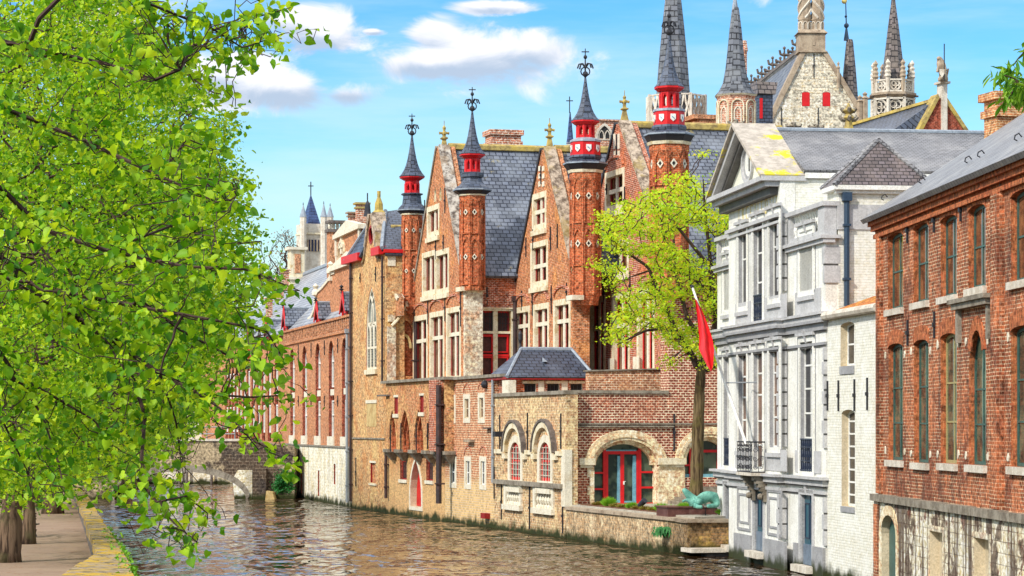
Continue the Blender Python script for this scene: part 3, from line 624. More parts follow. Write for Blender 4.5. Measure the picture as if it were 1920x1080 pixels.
# scrolled Flemish gable with aedicule
def sym(pts, c): # mirror an outline of left-hand (s,z) points about c
    return pts + [(2 * c - s, z) for s, z in reversed(pts)]
Ag = A.off(-1.0); c = Ag.s(653); P_ = lambda x, y: Ag.q(x, y)
left = [P_(576, 604), P_(579, 596), P_(584, 592), P_(589, 580), P_(592, 566), P_(594, 561), P_(592, 553), P_(596, 545), P_(604, 538), P_(613, 527), P_(619, 519), P_(620, 512), P_(627, 510), P_(628, 500), P_(631, 497), P_(631, 449)]
left = [(s, z) for s, z in left]
out_ = sym(left, c); inn = sym([(s + (.55 if i < 13 else .3), z - .25) for i, (s, z) in enumerate(left)][1:], c)
m = MB(); m.prism(Ag, [(left[0][0], ze - .6)] + out_ + [(out_[-1][0], ze - .6)], -.3, 0); gb = m.build('gable', 'brick_palace', B)
n = len(left)
for sg in (0, 1):
    m = MB()
    for i in range(n - 1):
        a, b = left[i], left[i + 1]
        if sg: a, b = (2 * c - a[0], a[1]), (2 * c - b[0], b[1])
        k_ = 1 if sg == 0 else -1
        p = [(a[0], a[1]), (b[0], b[1]), (b[0] + .32 * k_, b[1] - .16), (a[0] + .32 * k_, a[1] - .16)]
        m.prism(Ag, p, -.34, .1)
    m.build('gable_coping', 'trim_white', gb)
for x, y in ((594, 557), (622, 516)):
    m = MB(); s, z = P_(x, y); m.lathe(*Ag.P(s + .1, 0, .1)[:2], [(.02, z), (.3, z + .15), (.3, z + .4), (.12, z + .6), (.25, z + .8), (.02, z + 1)], 8)
    z5 = z - .1; m.box(Ag, s - .5, s + .3, z5 - .3, z5, -.3, .2); m.build('gable_urn', 'trim_white', gb)
m = MB(); s0, s1 = Ag.s(620), 2 * c - Ag.s(620); zb = Ag.z(628, 508)
m.box(Ag, s0, s1, zb, zb + .3, -.3, .25); m.prism(Ag, [(s0 + .2, zb + .3), (s1 - .2, zb + .3), (c, zb + 1.0)], -.28, .15)
m.prism(Ag, [(c - .8, zb + .42), (c + .8, zb + .42), (c, zb + .8)], .15, .22); m.build('pediment', 'trim_white', gb)
m = MB(); s0, s1 = Ag.s(631), 2 * c - Ag.s(631); z0 = zb + 1.0; z1 = Ag.z(631, 449)
for q in (s0 - .15, (s0 + c) / 2 - .3, s1 - .5): m.box(Ag, q, q + .5, z0, z1, .0, .12)
m.box(Ag, s0 - .4, s1 + .4, z1, z1 + .3, -.34, .25); m.prism(Ag, [(s0 - .35, z1 + .3), (s1 + .35, z1 + .3), (c, z1 + .95)], -.3, .18); m.build('aedicule', 'trim_white', gb)
l = arch(c - 3.6, c - 1.4, z0 + .6, z1 - .4, 'round'); m = MB(); m.ring(Ag, inset(l, -.2), l, 0, .16); m.build('niche_arch', 'trim_cream', gb)
# chimneys on the palace roof (frontal faces)
def chimney(B, px0, px1, yt, yb, Y, mat='brick_far', cap='stone_brown', cy=None, name='chimney', depth=None):
    f = Face(px0, Y, u=PU); s1 = f.s(px1); z0, z1 = ZY(yb, Y), ZY(yt, Y); dp = depth or s1 * .8; m = MB()
    m.box(f, 0, s1, z0, z1, -dp, 0); o = m.build(name, mat, B)
    c_ = MB(); h = min(.35, s1 * .18); c_.box(f, -.1, s1 + .1, z1 - h * 2.1, z1 - h * 1.2, -dp - .1, .1); c_.box(f, -.16, s1 + .16, z1, z1 + h, -dp - .16, .16); c_.build('chimney_cap', cap, o)
    return o
chimney(B, 529.5, 542, 507, 545, 232, cap='brick_far'); chimney(B, 520, 532, 522, 560, 230, cap='brick_far'); chimney(B, 500, 511, 560, 600, 225, cap='brick_far')
f = Face(545, 238, u=PU); s1 = f.s(571); z0, z1 = ZY(522, 238), ZY(468, 238); m = MB(); m.box(f, 0, s1, z0 - 2, z1, -1.5, 0); o = m.build('chimney', 'trim_cream', B)
m = MB(); m.box(f, s1 * .3, s1 * .72, z0 + .5, z1 - .4, .002, .05); m.build('brick_panel', 'brick_palace', o)
m = MB(); m.box(f, -.25, s1 + .25, z1, z1 + .25, -1.7, .25); m.box(f, -.2, s1 + .2, z0 - .1, z0 + .15, -1.6, .2); m.build('chimney_cap', 'trim_white', o)
f = Face(617, 205, u=PU); s1 = f.s(646); z0, z1 = ZY(520, 205), ZY(435, 205); m = MB(); m.box(f, s1 * .05, s1 * .95, z0, z1, -1.2, 0); o = m.build('chimney', 'brick_palace', B)
m = MB(); m.box(f, -.1, s1 + .1, z1, z1 + .25, -1.3, .12); m.box(f, -.05, s1 + .05, z1 + .75, z1 + .95, -1.3, .1); m.build('chimney_cap', 'stone_dark', o)
m = MB()
for i in range(4):
    q = f.P(s1 * (i + .5) / 4, 0, -.5); m.lathe(q[0], q[1], [(.1, z1 + .25), (.16, z1 + .5), (.1, z1 + .75)], 6)
m.build('chimney_pot', 'trim_white', o)
chimney(B, 655, 671, 400, 470, 190); o = chimney(B, 670, 690, 383, 450, 189, cap='ridge_ochre')
f = Face(683, 188, u=PU); q = f.P(.2, 0, .2); m = MB(); z = ZY(398, 188); m.lathe(q[0], q[1], [(.02, z + .9), (.2, z + .55), (.25, z), (.32, z - .3)], 8); m.tube([(q[0], q[1], z + .8), (q[0], q[1], z + 1.4)], .05); m.build('bell', 'iron', o)
# lamp bracket on the bridge side and outside pipe
# ---------------------------------------------------------------- chapel of yellow brick
B = thing('chapel', W.P(W.s(690), 0, -3), 'narrow yellow brick chapel with a tall white traceried gothic window and red eaves', 'chapel')
C0, C1 = W.s(660), W.s(723); zE = W.z(668, 489); h = []
gl, gr, ga = W.s(683), W.s(708), W.s(696)
zg = W.z(697, 408); ze2 = W.z(715, 476)
s0, s1 = W.s(687), W.s(706); l = arch(s0, s1, W.z(696, 693), W.z(696, 538), 'point', rise=(s1 - s0) * .95); h.append((l, .12, 2))
ov = [(ga + (W.s(701) - ga) * math.cos(t) * .9, W.z(697, 440) + .62 * math.sin(t)) for t in [2 * math.pi * i / 14 for i in range(14)]]; h.append((ov, .12, 2))
wl = arch(W.s(695), W.s(704), W.z(700, 905), W.z(700, 868)); h.append((wl, .14, 2))
m = MB(); m.wall(W, [(C0, -1), (C1, -1), (C1, ze2), (gr, ze2 + .1), (ga + .5, zg), (ga - .5, zg), (gl, ze2 + .1), (C0, ze2)], h, 1.2)
m.build('wall', ['brick_chapel', 'red_dark', 'red_dark'], B)
f = MB(); li = inset(l, .14); f.ring(W, l, li, -.11, -.03); wd = s1 - s0; zsp = l[2][1]
for i in (1, 2): s = s0 + wd * i / 3; f.box(W, s - .11, s + .11, l[0][1], zsp + .3, -.108, -.035)
for i in range(3):   # tracery: small pointed heads and a crossing pair above
    a, b = s0 + wd * i / 3 + .04, s0 + wd * (i + 1) / 3 - .04
    q = arch(a, b, zsp - 1.2, zsp + .45, 'point'); f.ring(W, q[2:] and q, inset(q, .14), -.106, -.04)
for a, b in ((s0 + .15, s0 + wd * .62), (s0 + wd * .38, s1 - .15)):
    q = arch(a, b, zsp + .35, zsp + 2.2, 'point'); f.ring(W, q, inset(q, .14), -.104, -.045)
wo = f.build('window', 'trim_white', B); wo['label'] = 'tall gothic window with white tracery'
p = MB(); p.tess(W, [l], -.109); p.build('pane', 'glass_lead', wo)
m = MB()
for i in range(14): z = l[0][1] + (zsp - l[0][1]) * (i + .5) / 14; m.box(W, s0 + .1, s1 - .1, z - .02, z + .02, -.107, -.09)
m.build('glazing_bar', 'iron', wo)
m = MB(); m.box(W, s0 - .1, s1 + .25, l[0][1] - .3, l[0][1] - .003, -.1, .14); m.build('sill', 'trim_cream', wo)
m = MB(); m.ring(W, ov, inset(ov, .16), -.11, .03); m.build('oculus', 'red_dark', B)
p = MB(); p.tess(W, [wl], -.13); p.build('window', 'glass_dark', B); box_part(B, 'sill', W, 693, 706, 906, 910, -.05, .08, 'trim_cream'); box_part(B, 'lintel', W, 693.5, 705, 864, 868, -.01, .03, 'trim_white')
# blocked up window patch, string course
m = MB(); m.box(W, W.s(688), W.s(706), W.z(697, 800), W.z(697, 756), .004, .02); m.build('blocked_window', 'trim_ochre', B); box_part(B, 'lintel', W, 687, 707, 750, 756, .0, .06, 'trim_white')
box_part(B, 'string_course', W, 661, 722, 820.5, 823.5, 0, .08, 'stone_ledge')
# gable coping
for sg, e in ((1, gr), (-1, gl)):
    m = MB()
    a = ga + sg * .5; k = .85 if sg > 0 else .3
    m.prism(W, [(e - sg * .1, ze2 - .2), (e + sg * k, ze2 - .3), (a + sg * k * .4, zg + .3), (a - sg * .35, zg + .2)][::sg], -.7, .12)
    m.build('gable_coping', 'coping_lichen', B)
q = W.P(ga, 0, -.5); m = MB(); m.lathe(q[0], q[1], [(.45, zg), (.5, zg + .3), (.3, zg + .5), (.28, zg + .9), (.12, zg + 1.3), (.13, zg + 1.7)], 6); m.build('finial', 'ridge_ochre', B)
# eaves boards and roofs
for a, b, y in ((651, 682, 488), (707, 722, 474)):
    m = MB(); s_a = W.s(a); s_b = W.s(b); z = W.z((a + b) / 2, y); m.box(W, s_a, s_b, z - .15, z + .35, -.1, .42); m.build('eaves_board', 'red', B)
zr2 = W.z(697, 405)
m = MB()
m.slab([W.P(C0 - .6, zE + .1, .35), W.P(gl + .1, zE + .1, .35), W.P(W.s(693), zr2 - .1, -.5), W.P(W.s(687), zr2 + .1, -.5)], .15)
m.slab([W.P(C0 - .6, zE + .1, .35), W.P(C0 - .6, zE + .1, -1.2), W.P(W.s(687), zr2 + .1, -.5)], .15)
m.build('roof', 'slate_dark', B)
m = MB(); m.tube([W.P(C0 - .6, zE + .15, .35), W.P(W.s(687), zr2 + .15, -.5)], .1, 6); m.build('hip_flashing', 'lead', B)
zr3 = W.z(708, 427); m = MB()
m.slab([W.P(C1 + .3, ze2 - .1, .1), W.P(C1 + .3, ze2 - .1, -1.7), W.P(ga + 1.6, zr3, -1.7), W.P(ga + 1.6, zr3, -.9)], .15)
m.slab([W.P(C0, ze2, -.9), W.P(C0, ze2, -1.7), W.P(ga + 1.6, zr3, -1.7), W.P(ga + 1.6, zr3, -.9)], .15)
m.build('roof', 'slate_dark', B)
m = MB(); m.tube([W.P(ga + 1.6, zr3 + .05, -.9), W.P(ga + 1.6, zr3 + .05, -1.7)], .18, 6); m.build('ridge', 'ridge_ochre', B)
pipe(B, W, 661.5, 490, 940, .15, .09, 'pipe_dark'); pipe(B, W, 721, 480, 716, .15, .07, 'pipe_dark')
anchors(B, W, [(676, 512, 530), (705, 500, 528), (668, 858, 912)])
# ---------------------------------------------------------------- two low canal-side houses (porch house and pink brick house)
zL = 7.9
B = thing('canal_house', W.P(W.s(775), 0, -3), 'low orange brick canal house with corbelled pointed arches over a red water door', 'house')
X0, X1 = W.s(723.5), W.s(834.5); h = []
lower = W
def simple(fc, xl, xr, yt, yb, kind, dep, mi): return (arch(fc.s(xl), fc.s(xr), zt(fc, xl, xr, yb), zt(fc, xl, xr, yt), kind), dep, mi)
dh = simple(W, 770, 791, 863, 950, 'point', .75, 2)
dl = [(s, z) for s, z in dh[0]]; h.append((dl, .42, 2))
window(B, W, h, 750, 762.5, 838, 899, depth=.2, cols=1, rows=(.55,), fm='red_dark', pane='glass_dark', sill=(.2, 'trim_white'), rm=3)
window(B, W, h, 799, 812, 838, 901, depth=.2, cols=1, rows=(.55,), fm='red_dark', pane='glass_dark', sill=(.2, 'trim_white'), rm=3)
zc = W.z(775, 846)
m = MB(); m.wall(W, [(X0, -1), (X1, -1), (X1, zL - .1), (X0, zL - .1)], h, 4.0); m.build('wall', ['brick_water', 'brick_water', 'sand_jamb', 'brick_palace_dark'], B)
# door: red leaf in a deep stone jamb
m = MB(); a, b = W.s(770), W.s(791); m.prism(W, inset(dl, .02), -.41, -.36); dd = m.build('door', 'red', B)
m = MB(); mid = (a + b) / 2
for i in range(7): s = a + (b - a) * (i + .5) / 7; m.box(W, s - .02, s + .02, dl[0][1] + .1, dl[2][1], -.36, -.35)
m.build('door_boards', 'red_dark', dd)
m = MB(); m.ring(W, inset(dl, -.22), inset(dl, -.003), -.03, .05); m.build('door_surround', 'trim_white', B)
# arcade slab
AW = W.off(.55); s = [W.s(x) for x in (723.5, 748.5, 781, 801, 818)]; top = W.z(780, 800)
pts = [(X0, top)]; pts.append((X0, zc - .1))
cx = [725, 746, 772, 797.5, 815, 833]
apex = [None, 804, 803, 807, 806]
sc = [AW.s(x) for x in cx]
poly = [(sc[0] - .2, zc + .1)]
for i in range(5):
    a, b = sc[i] + .42, sc[i + 1] - .42; w = (b - a) / 2; mid = (a + b) / 2; ris = 2.35 if i != 1 else 2.35
    poly.append((a, zc + .1))
    for k in range(1, 6): t = R(60) * k / 6; poly.append((mid + w - 2 * w * math.cos(t), zc + .1 + ris * math.sin(t) / math.sin(R(60))))
    poly.append((mid, zc + .1 + ris))
    for k in range(5, 0, -1): t = R(60) * k / 6; poly.append((mid - w + 2 * w * math.cos(t), zc + .1 + ris * math.sin(t) / math.sin(R(60))))
    poly.append((b, zc + .1))
poly.append((sc[5] + .1, zc + .1)); zup = zL + .02
hh = []
for x, yt, yb in ((743, 745, 776), (791, 742, 773)):
    window(B, AW, hh, x - 3.6, x + 3.2, yt, yb, depth=.1, cols=1, rows=(), fw=.03, fm='red_dark', pane='red_dark', rm=1, sill=(.22, 'trim_white', .18)); box_part(B, 'lintel', AW, x - 4.4, x + 4, yt - 4.5, yt - .3, -.05, .03, 'trim_white')
m = MB(); ol = poly + [(sc[5] + .1, zup), (sc[0] - .2, zup)]
m.wall(AW, ol, hh, .56); m.build('upper_wall', ['brick_water', 'brick_palace_dark'], B)
for i in range(5):   # stepped inner arch orders and corbels
    a, b = sc[i] + .42, sc[i + 1] - .42
    for k_, (ins, dz) in enumerate(((.16, .18), (.34, .34))):
        w = (b - a) / 2 - ins; mid = (a + b) / 2; q = arch(mid - w, mid + w, zc + .1, zc + .1 + 2.35 - ins * 1.9, 'point')
        mm_ = MB(); mm_.ring(AW, inset(q, -.16), q, -.5, -dz); mm_.build('arch_moulding', 'brick_turret', B)
for i in range(6):
    m = MB(); q = sc[i]
    m.hexa([AW.P(q - .15, zc - .6, -.3), AW.P(q + .15, zc - .6, -.3), AW.P(q + .15, zc - .6, -.54), AW.P(q - .15, zc - .6, -.54), AW.P(q - .5, zc - .1, .08), AW.P(q + .5, zc - .1, .08), AW.P(q + .5, zc - .1, -.54), AW.P(q - .5, zc - .1, -.54)])
    m.box(AW, q - .55, q + .55, zc - .098, zc + .1, -.54, .12); m.build('corbel', 'stone_ledge', B)
anchors(B, AW, [(733, 796, 847), (752.5, 793, 845), (781.5, 793, 844), (802.5, 793, 842)])
m = MB(); m.box(AW, AW.s(818), AW.s(831), AW.z(825, 846), zup, .01, .42); m.build('chimney_breast', 'brick_hall_red', B)
pipe(B, AW, 832.5, 722, 944, .3, .16, 'pipe_dark'); pipe(B, W, 729, 850, 934, .18, .1, 'pipe_dark')
m = MB(); m.box(AW, sc[0] - .8, AW.s(838), zup, zup + .16, -5.6, .2); m.build('coping', 'stone_ledge', B)
m = MB(); m.box(AW, AW.s(712), AW.s(731), AW.z(722, 743), AW.z(722, 740), 0, .2); m.build('gutter_spout', 'stone_dark', B)

B = thing('canal_house', W.P(W.s(885), 0, -3), 'plain pink and yellow brick canal house with two rows of three small white-framed windows', 'house')
X2 = W.s(927); h = []
for x, yt, yb in ((848.5, 749, 785), (875.5, 748, 784), (903, 746, 784), (850, 864.5, 906), (877.5, 864.5, 908), (905.8, 865, 909)):
    window(B, W, h, x - 3.9, x + 3.9, yt, yb, depth=.1, cols=2 if yt > 800 else 1, rows=(.5,), fw=.07, fm='white' if yt > 800 else 'sand_jamb', pane='glass_dark' if yt > 800 else 'glass_brown', sur=(.26, 'trim_white', .03), rm=1)
    a = W.s(x); q = arch(a - .75, a + .75, W.z(x, yt) + .35, W.z(x, yt) + .85, 'round', .5); mm_ = MB(); mm_.ring(W, q[2:], inset(q, .1)[2:], 0, .03); mm_.build('relieving_arch', 'brick_hall_red', B)
m = MB(); m.wall(W, [(X1 + .02, -1), (X2, -1), (X2, zL), (X1 + .02, zL)], h, 4.0); m.build('wall', ['brick_pink', 'sand_jamb'], B)
m = MB(); m.box(W, X1 + .8, W.s(947), zL, zL + .16, -5.6, .2); m.build('coping', 'stone_ledge', B)
pipe(B, W, 927, 712, 905, .1, .07, 'pipe_grey'); anchors(B, W, [(927.5, 875, 935)])
box_part(B, 'outlet', W, 911, 919, 962, 972, 0, .3, 'red_dark'); box_part(B, 'spout', W, 879, 890, 824, 829, 0, .3, 'stone_brown'); box_part(B, 'spout', W, 914, 927, 801.5, 804, 0, .25, 'pipe_dark')
m = MB(); m.ball(W.P(W.s(913), zL - .35, .12), .22); m.build('lamp', 'iron', B)

# ---------------------------------------------------------------- yellow brick terrace house
B = thing('canal_house', W.P(W.s(1000), 0, -3), 'yellow brick canal house with two arched red-framed windows over white baluster niches', 'house')
X3 = W.s(1061); zt3 = 6.87; h = []
for a, b, yt, yb in ((957.5, 977, 829, 900), (1013, 1033.5, 829, 902)):
    w = window(B, W, h, a, b, yt, yb, kind='round', rise=(W.s(b) - W.s(a)) * .42, depth=.12, cols=2, rows=(.52,), fw=.16, mw=.12, fm='red', pane='glass_lead', sur=(.36, 'trim_white', .06), rm=1, bars=(3, 6, 'trim_white'), sill=(.25, 'trim_white', .3, .2))
    s0, s1 = W.s(a), W.s(b); z1 = zt(W, a, b, yt); hw_ = (s1 - s0) / 2 + .55; mid = (s0 + s1) / 2
    q = arch(mid - hw_, mid + hw_, z1 - 1.1, z1 + .72, 'round', 1.25); m = MB(); m.ring(W, inset(q, -.28)[2:], q[2:], .0, .2)
    m.box(W, mid - hw_ - .6, mid - hw_ + .05, z1 - .85, z1 - .58, 0, .16); m.box(W, mid + hw_ - .05, mid + hw_ + .6, z1 - .85, z1 - .58, 0, .16); m.build('hood_mould', 'trim_cream', B)
    m = MB(); m.ring(W, inset(q, -.42)[2:], inset(q, -.3)[2:], .0, .26); m.build('hood_moss', 'stone_dark', B)
for i, (a, b, yt, yb) in enumerate(((951, 976, 909, 946), (1006, 1036, 912, 953))):
    s0, s1 = W.s(a), W.s(b); z1 = zt(W, a, b, yt); z0 = zt(W, a, b, yb); h.append((arch(s0, s1, z0, z1), .22, 1))
    m = MB(); m.box(W, s0 - .35, s0 - .003, z0 - .2, z1, -.02, .1); m.box(W, s1 + .003, s1 + .35, z0 - .2, z1, -.02, .1); m.box(W, s0 - .4, s1 + .4, z0 - .28, z0 - .003, -.05, .2); nf = m.build('niche_frame', 'trim_white', B)
    for k in range(6):
        q = W.P(s0 + (s1 - s0) * (k + .5) / 6, 0, -.05); r_ = .13; H_ = z1 - z0; m = MB()
        m.lathe(q[0], q[1], [(r_, z0), (r_, z0 + .1 * H_), (r_ * .45, z0 + .16 * H_), (r_ * 1.05, z0 + .36 * H_), (r_ * .4, z0 + .62 * H_), (r_ * .5, z0 + .86 * H_), (r_, z0 + .9 * H_), (r_, z1 - .01)], 8); m.build('baluster', 'trim_white', nf)
m = MB(); m.wall(W, [(X2 + .02, -1), (X3, -1), (X3, zt3), (X2 + .02, zt3)], h, .6); m.build('wall', ['brick_yellow', 'stone_brown'], B)
m = MB(); m.box(W, X2 + .1, X3 + .02, zt3 + .003, zt3 + .18, -.6, .12); m.build('coping', 'stone_ledge', B)
m = MB(); m.box(W, X2 + .1, X3 - 4.4, 1, 6.2, -6.5, -.62); m.build('terrace_deck', 'brick_yellow', B)
z = W.z(1000, 848); m = MB()
for a, b in ((930, 944), (985, 999), (1045, 1057)): m.box(W, W.s(a), W.s(b), z - .12, z + .1, 0, .12)
m.build('string_course', 'trim_cream', B)
z = W.z(1000, 908); m = MB(); m.box(W, W.s(931), X3 - .3, z - .1, z + .12, 0, .22); m.build('sill_band', 'stone_ledge', B)
m = MB(); m.box(W, X3 - .55, X3 + .05, W.z(1060, 950), W.z(1060, 843), -.3, .07); m.build('quoin', 'trim_white', B)
anchors(B, W, [(938, 778, 848), (990, 774, 846), (1052.5, 775, 842), (941, 908, 974), (994, 912, 992), (1056, 935, 1000)])
m = MB(); m.box(W, W.s(941), W.s(946), W.z(943, 819), W.z(943, 809), .0, .5); m.build('lamp', 'iron', B)
box_part(B, 'stone_block', W, 945, 957, 713, 742, -.3, .1, 'trim_white')
# pavilion with hipped slate roof standing on the terrace
PF = Face(958, 132.0, u=PU); s1 = PF.s(1104); zb, zw = 6.3, ZY(712, 132.4)
B = thing('pavilion', PF.P(s1 / 2, zb, -2), 'small pavilion with hipped slate roof above the yellow brick canal house', 'pavilion')
h = []
for a, b in ((983, 1005), (1026, 1049), (1070, 1092)):
    window(B, PF, h, a, b, 720, 737.5, depth=.2, cols=3, rows=(), fw=.08, mw=.04, fm='iron', pane='glass_dark', zz=(ZY(719.5, 133), ZY(737.5, 133)), sill=None, rm=1)
    box_part(B, 'lintel', PF, a - 4, b + 4, 714.2, 719.2, -.05, .07, 'trim_cream')
for a in (1009, 1053): box_part(B, 'quoin', PF, a, a + 11, 714, 738, -.04, .05, 'trim_white')
m = MB(); m.wall(PF, [(0, zb), (s1, zb), (s1, zw), (0, zw)], h, 3.3); m.build('wall', ['brick_hall_red', 'trim_white'], B)
m = MB(); m.box(PF, -.35, s1 + .15, zw, zw + .14, -3.5, .3); m.build('eaves_board', 'red_dark', B)
e0 = PF.s(947); zR = ZY(655, 134.6); r0, r1 = PF.s(994), PF.s(1090); zw += .14
m = MB(); a, b, c_, d_ = PF.P(e0, zw, .35), PF.P(s1 + .25, zw, .35), PF.P(s1 + .25, zw, -3.6), PF.P(e0, zw, -3.6); p, q = PF.P(r0, zR, -1.7), PF.P(r1, zR, -1.7)
m.slab([a, b, q, p]); m.slab([b, c_, q]); m.slab([c_, d_, p, q]); m.slab([d_, a, p]); m.build('roof', 'slate_dark', B)
m = MB(); m.tube([p, q], .11, 6); m.tube([a, p], .09, 6); m.tube([b, q], .09, 6); m.build('ridge', 'lead', B)
q = PF.P(PF.s(998), zR, -2.2); m = MB(); m.lathe(q[0], q[1], [(.12, zR), (.05, zR + .3), (.13, zR + .5), (.12, zR + .8), (.01, zR + 1.0)], 6); m.build('finial', 'iron', B)
q = PF.P(PF.s(1029), ZY(679, 134), -1.0); m = MB(); m.hexa([PF.P(PF.s(1025), q[2], -.5), PF.P(PF.s(1032), q[2], -.5), PF.P(PF.s(1032), q[2], -1.2), PF.P(PF.s(1025), q[2], -1.2)] + [PF.P(PF.s(1028.5), q[2] + .25, -1.1)] * 4); m.build('roof_vent', 'lead', B)
# ---------------------------------------------------------------- great gabled hall with four turrets
RY = 146.9
G1 = Face(900, 142, vp=-300); G2 = Face(968, 147, vp=-300); G3 = Face(1245, 128.2, vp=-300)
HALL = B = thing('gabled_hall', G1.P(0, 0, -6), 'large orange brick gabled hall with octagonal turrets carrying red lanterns', 'hall')
def gable(fc, outl, h, thick=.9, mats=('brick_hall', 'trim_cream')):
    m = MB(); m.wall(fc, outl, h, thick); return m.build('gable', list(mats), B)
def xwin(fc, h, a, b, yt, yb, rows=(.66,), label=None, depth=.30, fm='red_dark', kind='flat', hood=True, low=0):
    """stone cross window: cream surround, stone mullion and transom, dark leaded panes"""
    a -= 9; w = window(B, fc, h, a, b, yt, yb, depth=depth, cols=1, rows=(), fw=.07, fm=fm, pane='glass_brown', sur=(.32, 'trim_cream', .03), rm=1, sill=(.28, 'trim_cream', .3, .14))
    s0, s1 = fc.s(a), fc.s(b); z1, z0 = zt(fc, a, b, yt), zt(fc, a, b, yb); m = MB(); mid = (s0 + s1) / 2
    m.box(fc, mid - .16, mid + .16, z0, z1, -depth + .06, -.10)
    for r in rows: z = z0 + (z1 - z0) * r; m.box(fc, s0, s1, z - .11, z + .11, -depth + .06, -.09)
    m.build('mullion', 'trim_white', w)
    m = MB()
    for q in (s0 + .09, mid + .15, mid - .25, s1 - .19): m.box(fc, q, q + .1, z0 + .05, z1 - .05, -depth + .095, -depth + .13)
    m.build('casement', fm, w)
    if hood:
        hr = min((s1 - s0) * .3, .6); q = arch(s0 - .2, s1 + .2, z1 + .36, z1 + .5 + hr, 'round', hr); m = MB(); m.ring(fc, q[2:], inset(q, .14)[2:], 0, .08); m.build('relieving_arch', 'brick_hall_red', B)
    return w
def coping(fc, pts, w, mat, d0=-1.1, d1=.16):
    m = MB()
    for i in range(len(pts) - 1):
        a, b = pts[i], pts[i + 1]; dx, dz = b[0] - a[0], b[1] - a[1]; l = math.hypot(dx, dz); nx, nz = -dz / l * w, dx / l * w
        if nz < 0: nx, nz = -nx, -nz
        m.prism(fc, [a, b, (b[0] + nx, b[1] + nz), (a[0] + nx, a[1] + nz)], d0, d1)
    return m.build('gable_coping', mat, B)
def gfinial(fc, px, yb, yn, yc, yt):
    s = fc.s(px); Z = lambda y: fc.z(px, y); q = fc.P(s, 0, -.35); k = fc.Y(px) / FOC; m = MB()
    m.lathe(q[0], q[1], [(15.5 * k, Z(yb)), (13.5 * k, Z(yb * .6 + yn * .4)), (8 * k, Z(yb * .25 + yn * .75)), (4.5 * k, Z(yn)), (9 * k, Z(yn - 2)), (9 * k, Z(yn - 4)), (4 * k, Z(yn - 6)), (3.5 * k, Z(yc))], 4, rot=math.atan2(fc.u[1], fc.u[0]) + math.pi / 4); o = m.build('finial', 'ridge_ochre', B); m = MB()
    for i in range(4):
        a = .3 + i * math.pi / 2; c, e = math.cos(a), math.sin(a); m.tube([(q[0], q[1], Z(yc + 3)), (q[0] + c * 5 * k, q[1] + e * 5 * k, Z(yc)), (q[0] + c * 9.5 * k, q[1] + e * 9.5 * k, Z(yc + .5))], [3 * k, 2.2 * k, 3 * k], 5)
    m.lathe(q[0], q[1], [(3 * k, Z(yc + 4)), (4.5 * k, Z(yc)), (2.5 * k, Z(yc - 4)), (4 * k, Z(yt + 4)), (1 * k, Z(yt))], 6); m.tube([(q[0], q[1], Z(yt)), (q[0], q[1], Z(yt - 9))], .02, 4); m.build('finial_cross', 'ridge_ochre', o)
def q_(fc, *pts): return [fc.q(x, y) for x, y in pts]
# --- first gable
h = []
xwin(G1, h, 786, 800, 601, 713); xwin(G1, h, 817, 831, 594, 709); xwin(G1, h, 848.5, 862, 586, 705)
for a, b in ((803, 815), (828, 840)): xwin(G1, h, a, b, 482 - (a - 800) * .15, 545 - (a - 800) * .15, rows=(), hood=False)
xwin(G1, h, 812, 822, 395, 434, rows=(), hood=False)
for x, y in ((816, 352), (826, 350)): h.append((arch(G1.s(x) - .25, G1.s(x) + .25, G1.z(x, y + 26), G1.z(x, y), 'point'), .2))
s0, s1 = G1.s(776), G1.s(868); ap = G1.s(822); ze1 = 14.02; za1 = G1.z(822, 276)
gable(G1, [(s0, 4), (s1, 4), (s1, ze1 - .2), (ap + .45, za1), (ap - .45, za1), (s0, ze1 - .2)], h)
coping(G1, [(s0 - .1, ze1 - .4), (ap - .35, za1)], .22, 'stone_ledge', -1.0, .08); coping(G1, [(ap + .35, za1), (s1 + .1, ze1 - .4)], .2, 'coping_white', -.55, .1)
gfinial(G1, 822, 326, 262, 249, 235)
anchors(B, G1, [(797, 375, 400), (817.5, 440, 486), (835, 352, 400), (803, 560, 608), (835, 552, 602), (864.5, 545, 612), (832, 440, 470)])
# wall above the ledge and pier between gable one and turret two
# --- recessed bay facing the camera
RF = Face(868, 146.2, u=PU); r1 = RF.s(969); h = []
m = MB(); m.box(RF, -.05, RF.s(900), 4, ZY(545, RY), -.5, .62); m.build('pier', 'stone_white', B)
m = MB(); m.box(RF, -.3, RF.s(903), ZY(548, RY), ZY(540, RY), -.5, .85); m.build('capital', 'trim_cream', B)
w = window(B, RF, h, 902, 958, 583, 707, depth=.4, cols=1, rows=(), fw=.1, fm='red', pane='door_brown', sur=(.12, 'trim_cream', .04), rm=1, label='wide cross window with red-brown shutters', zz=(ZY(583, RY), ZY(708, RY)))
sa, sb = RF.s(902), RF.s(958); zz0, zz1 = ZY(708, RY), ZY(583, RY); m = MB(); mid = (sa + sb) / 2
m.box(RF, mid - .13, mid + .13, zz0, zz1, -.3, -.1); m.box(RF, sa, sb, ZY(625.5, RY), ZY(621, RY), -.3, -.08); m.build('mullion', 'trim_cream', w)
m = MB()
for y in (628, 665): m.box(RF, sa + .05, sb - .05, ZY(y + 3.5, RY), ZY(y - 1, RY), -.36, -.2)
for i in range(3):
    for (ya, yb_) in ((628, 661), (669, 706)):
        for x0, x1 in ((904, 926), (931, 955)):
            a, b = RF.s(x0), RF.s(x1)
            if i == 0: l = [(a, ZY(yb_, RY)), (b, ZY(yb_, RY)), (b, ZY(ya, RY)), (a, ZY(ya, RY))]; m.ring(RF, l, inset(l, .07), -.38, -.22)
m.build('casement', 'red', w)
m = MB()
for x in np.linspace(905, 955, 11): m.box(RF, RF.s(x) - .015, RF.s(x) + .015, ZY(620, RY), zz1 - .05, -.28, -.24)
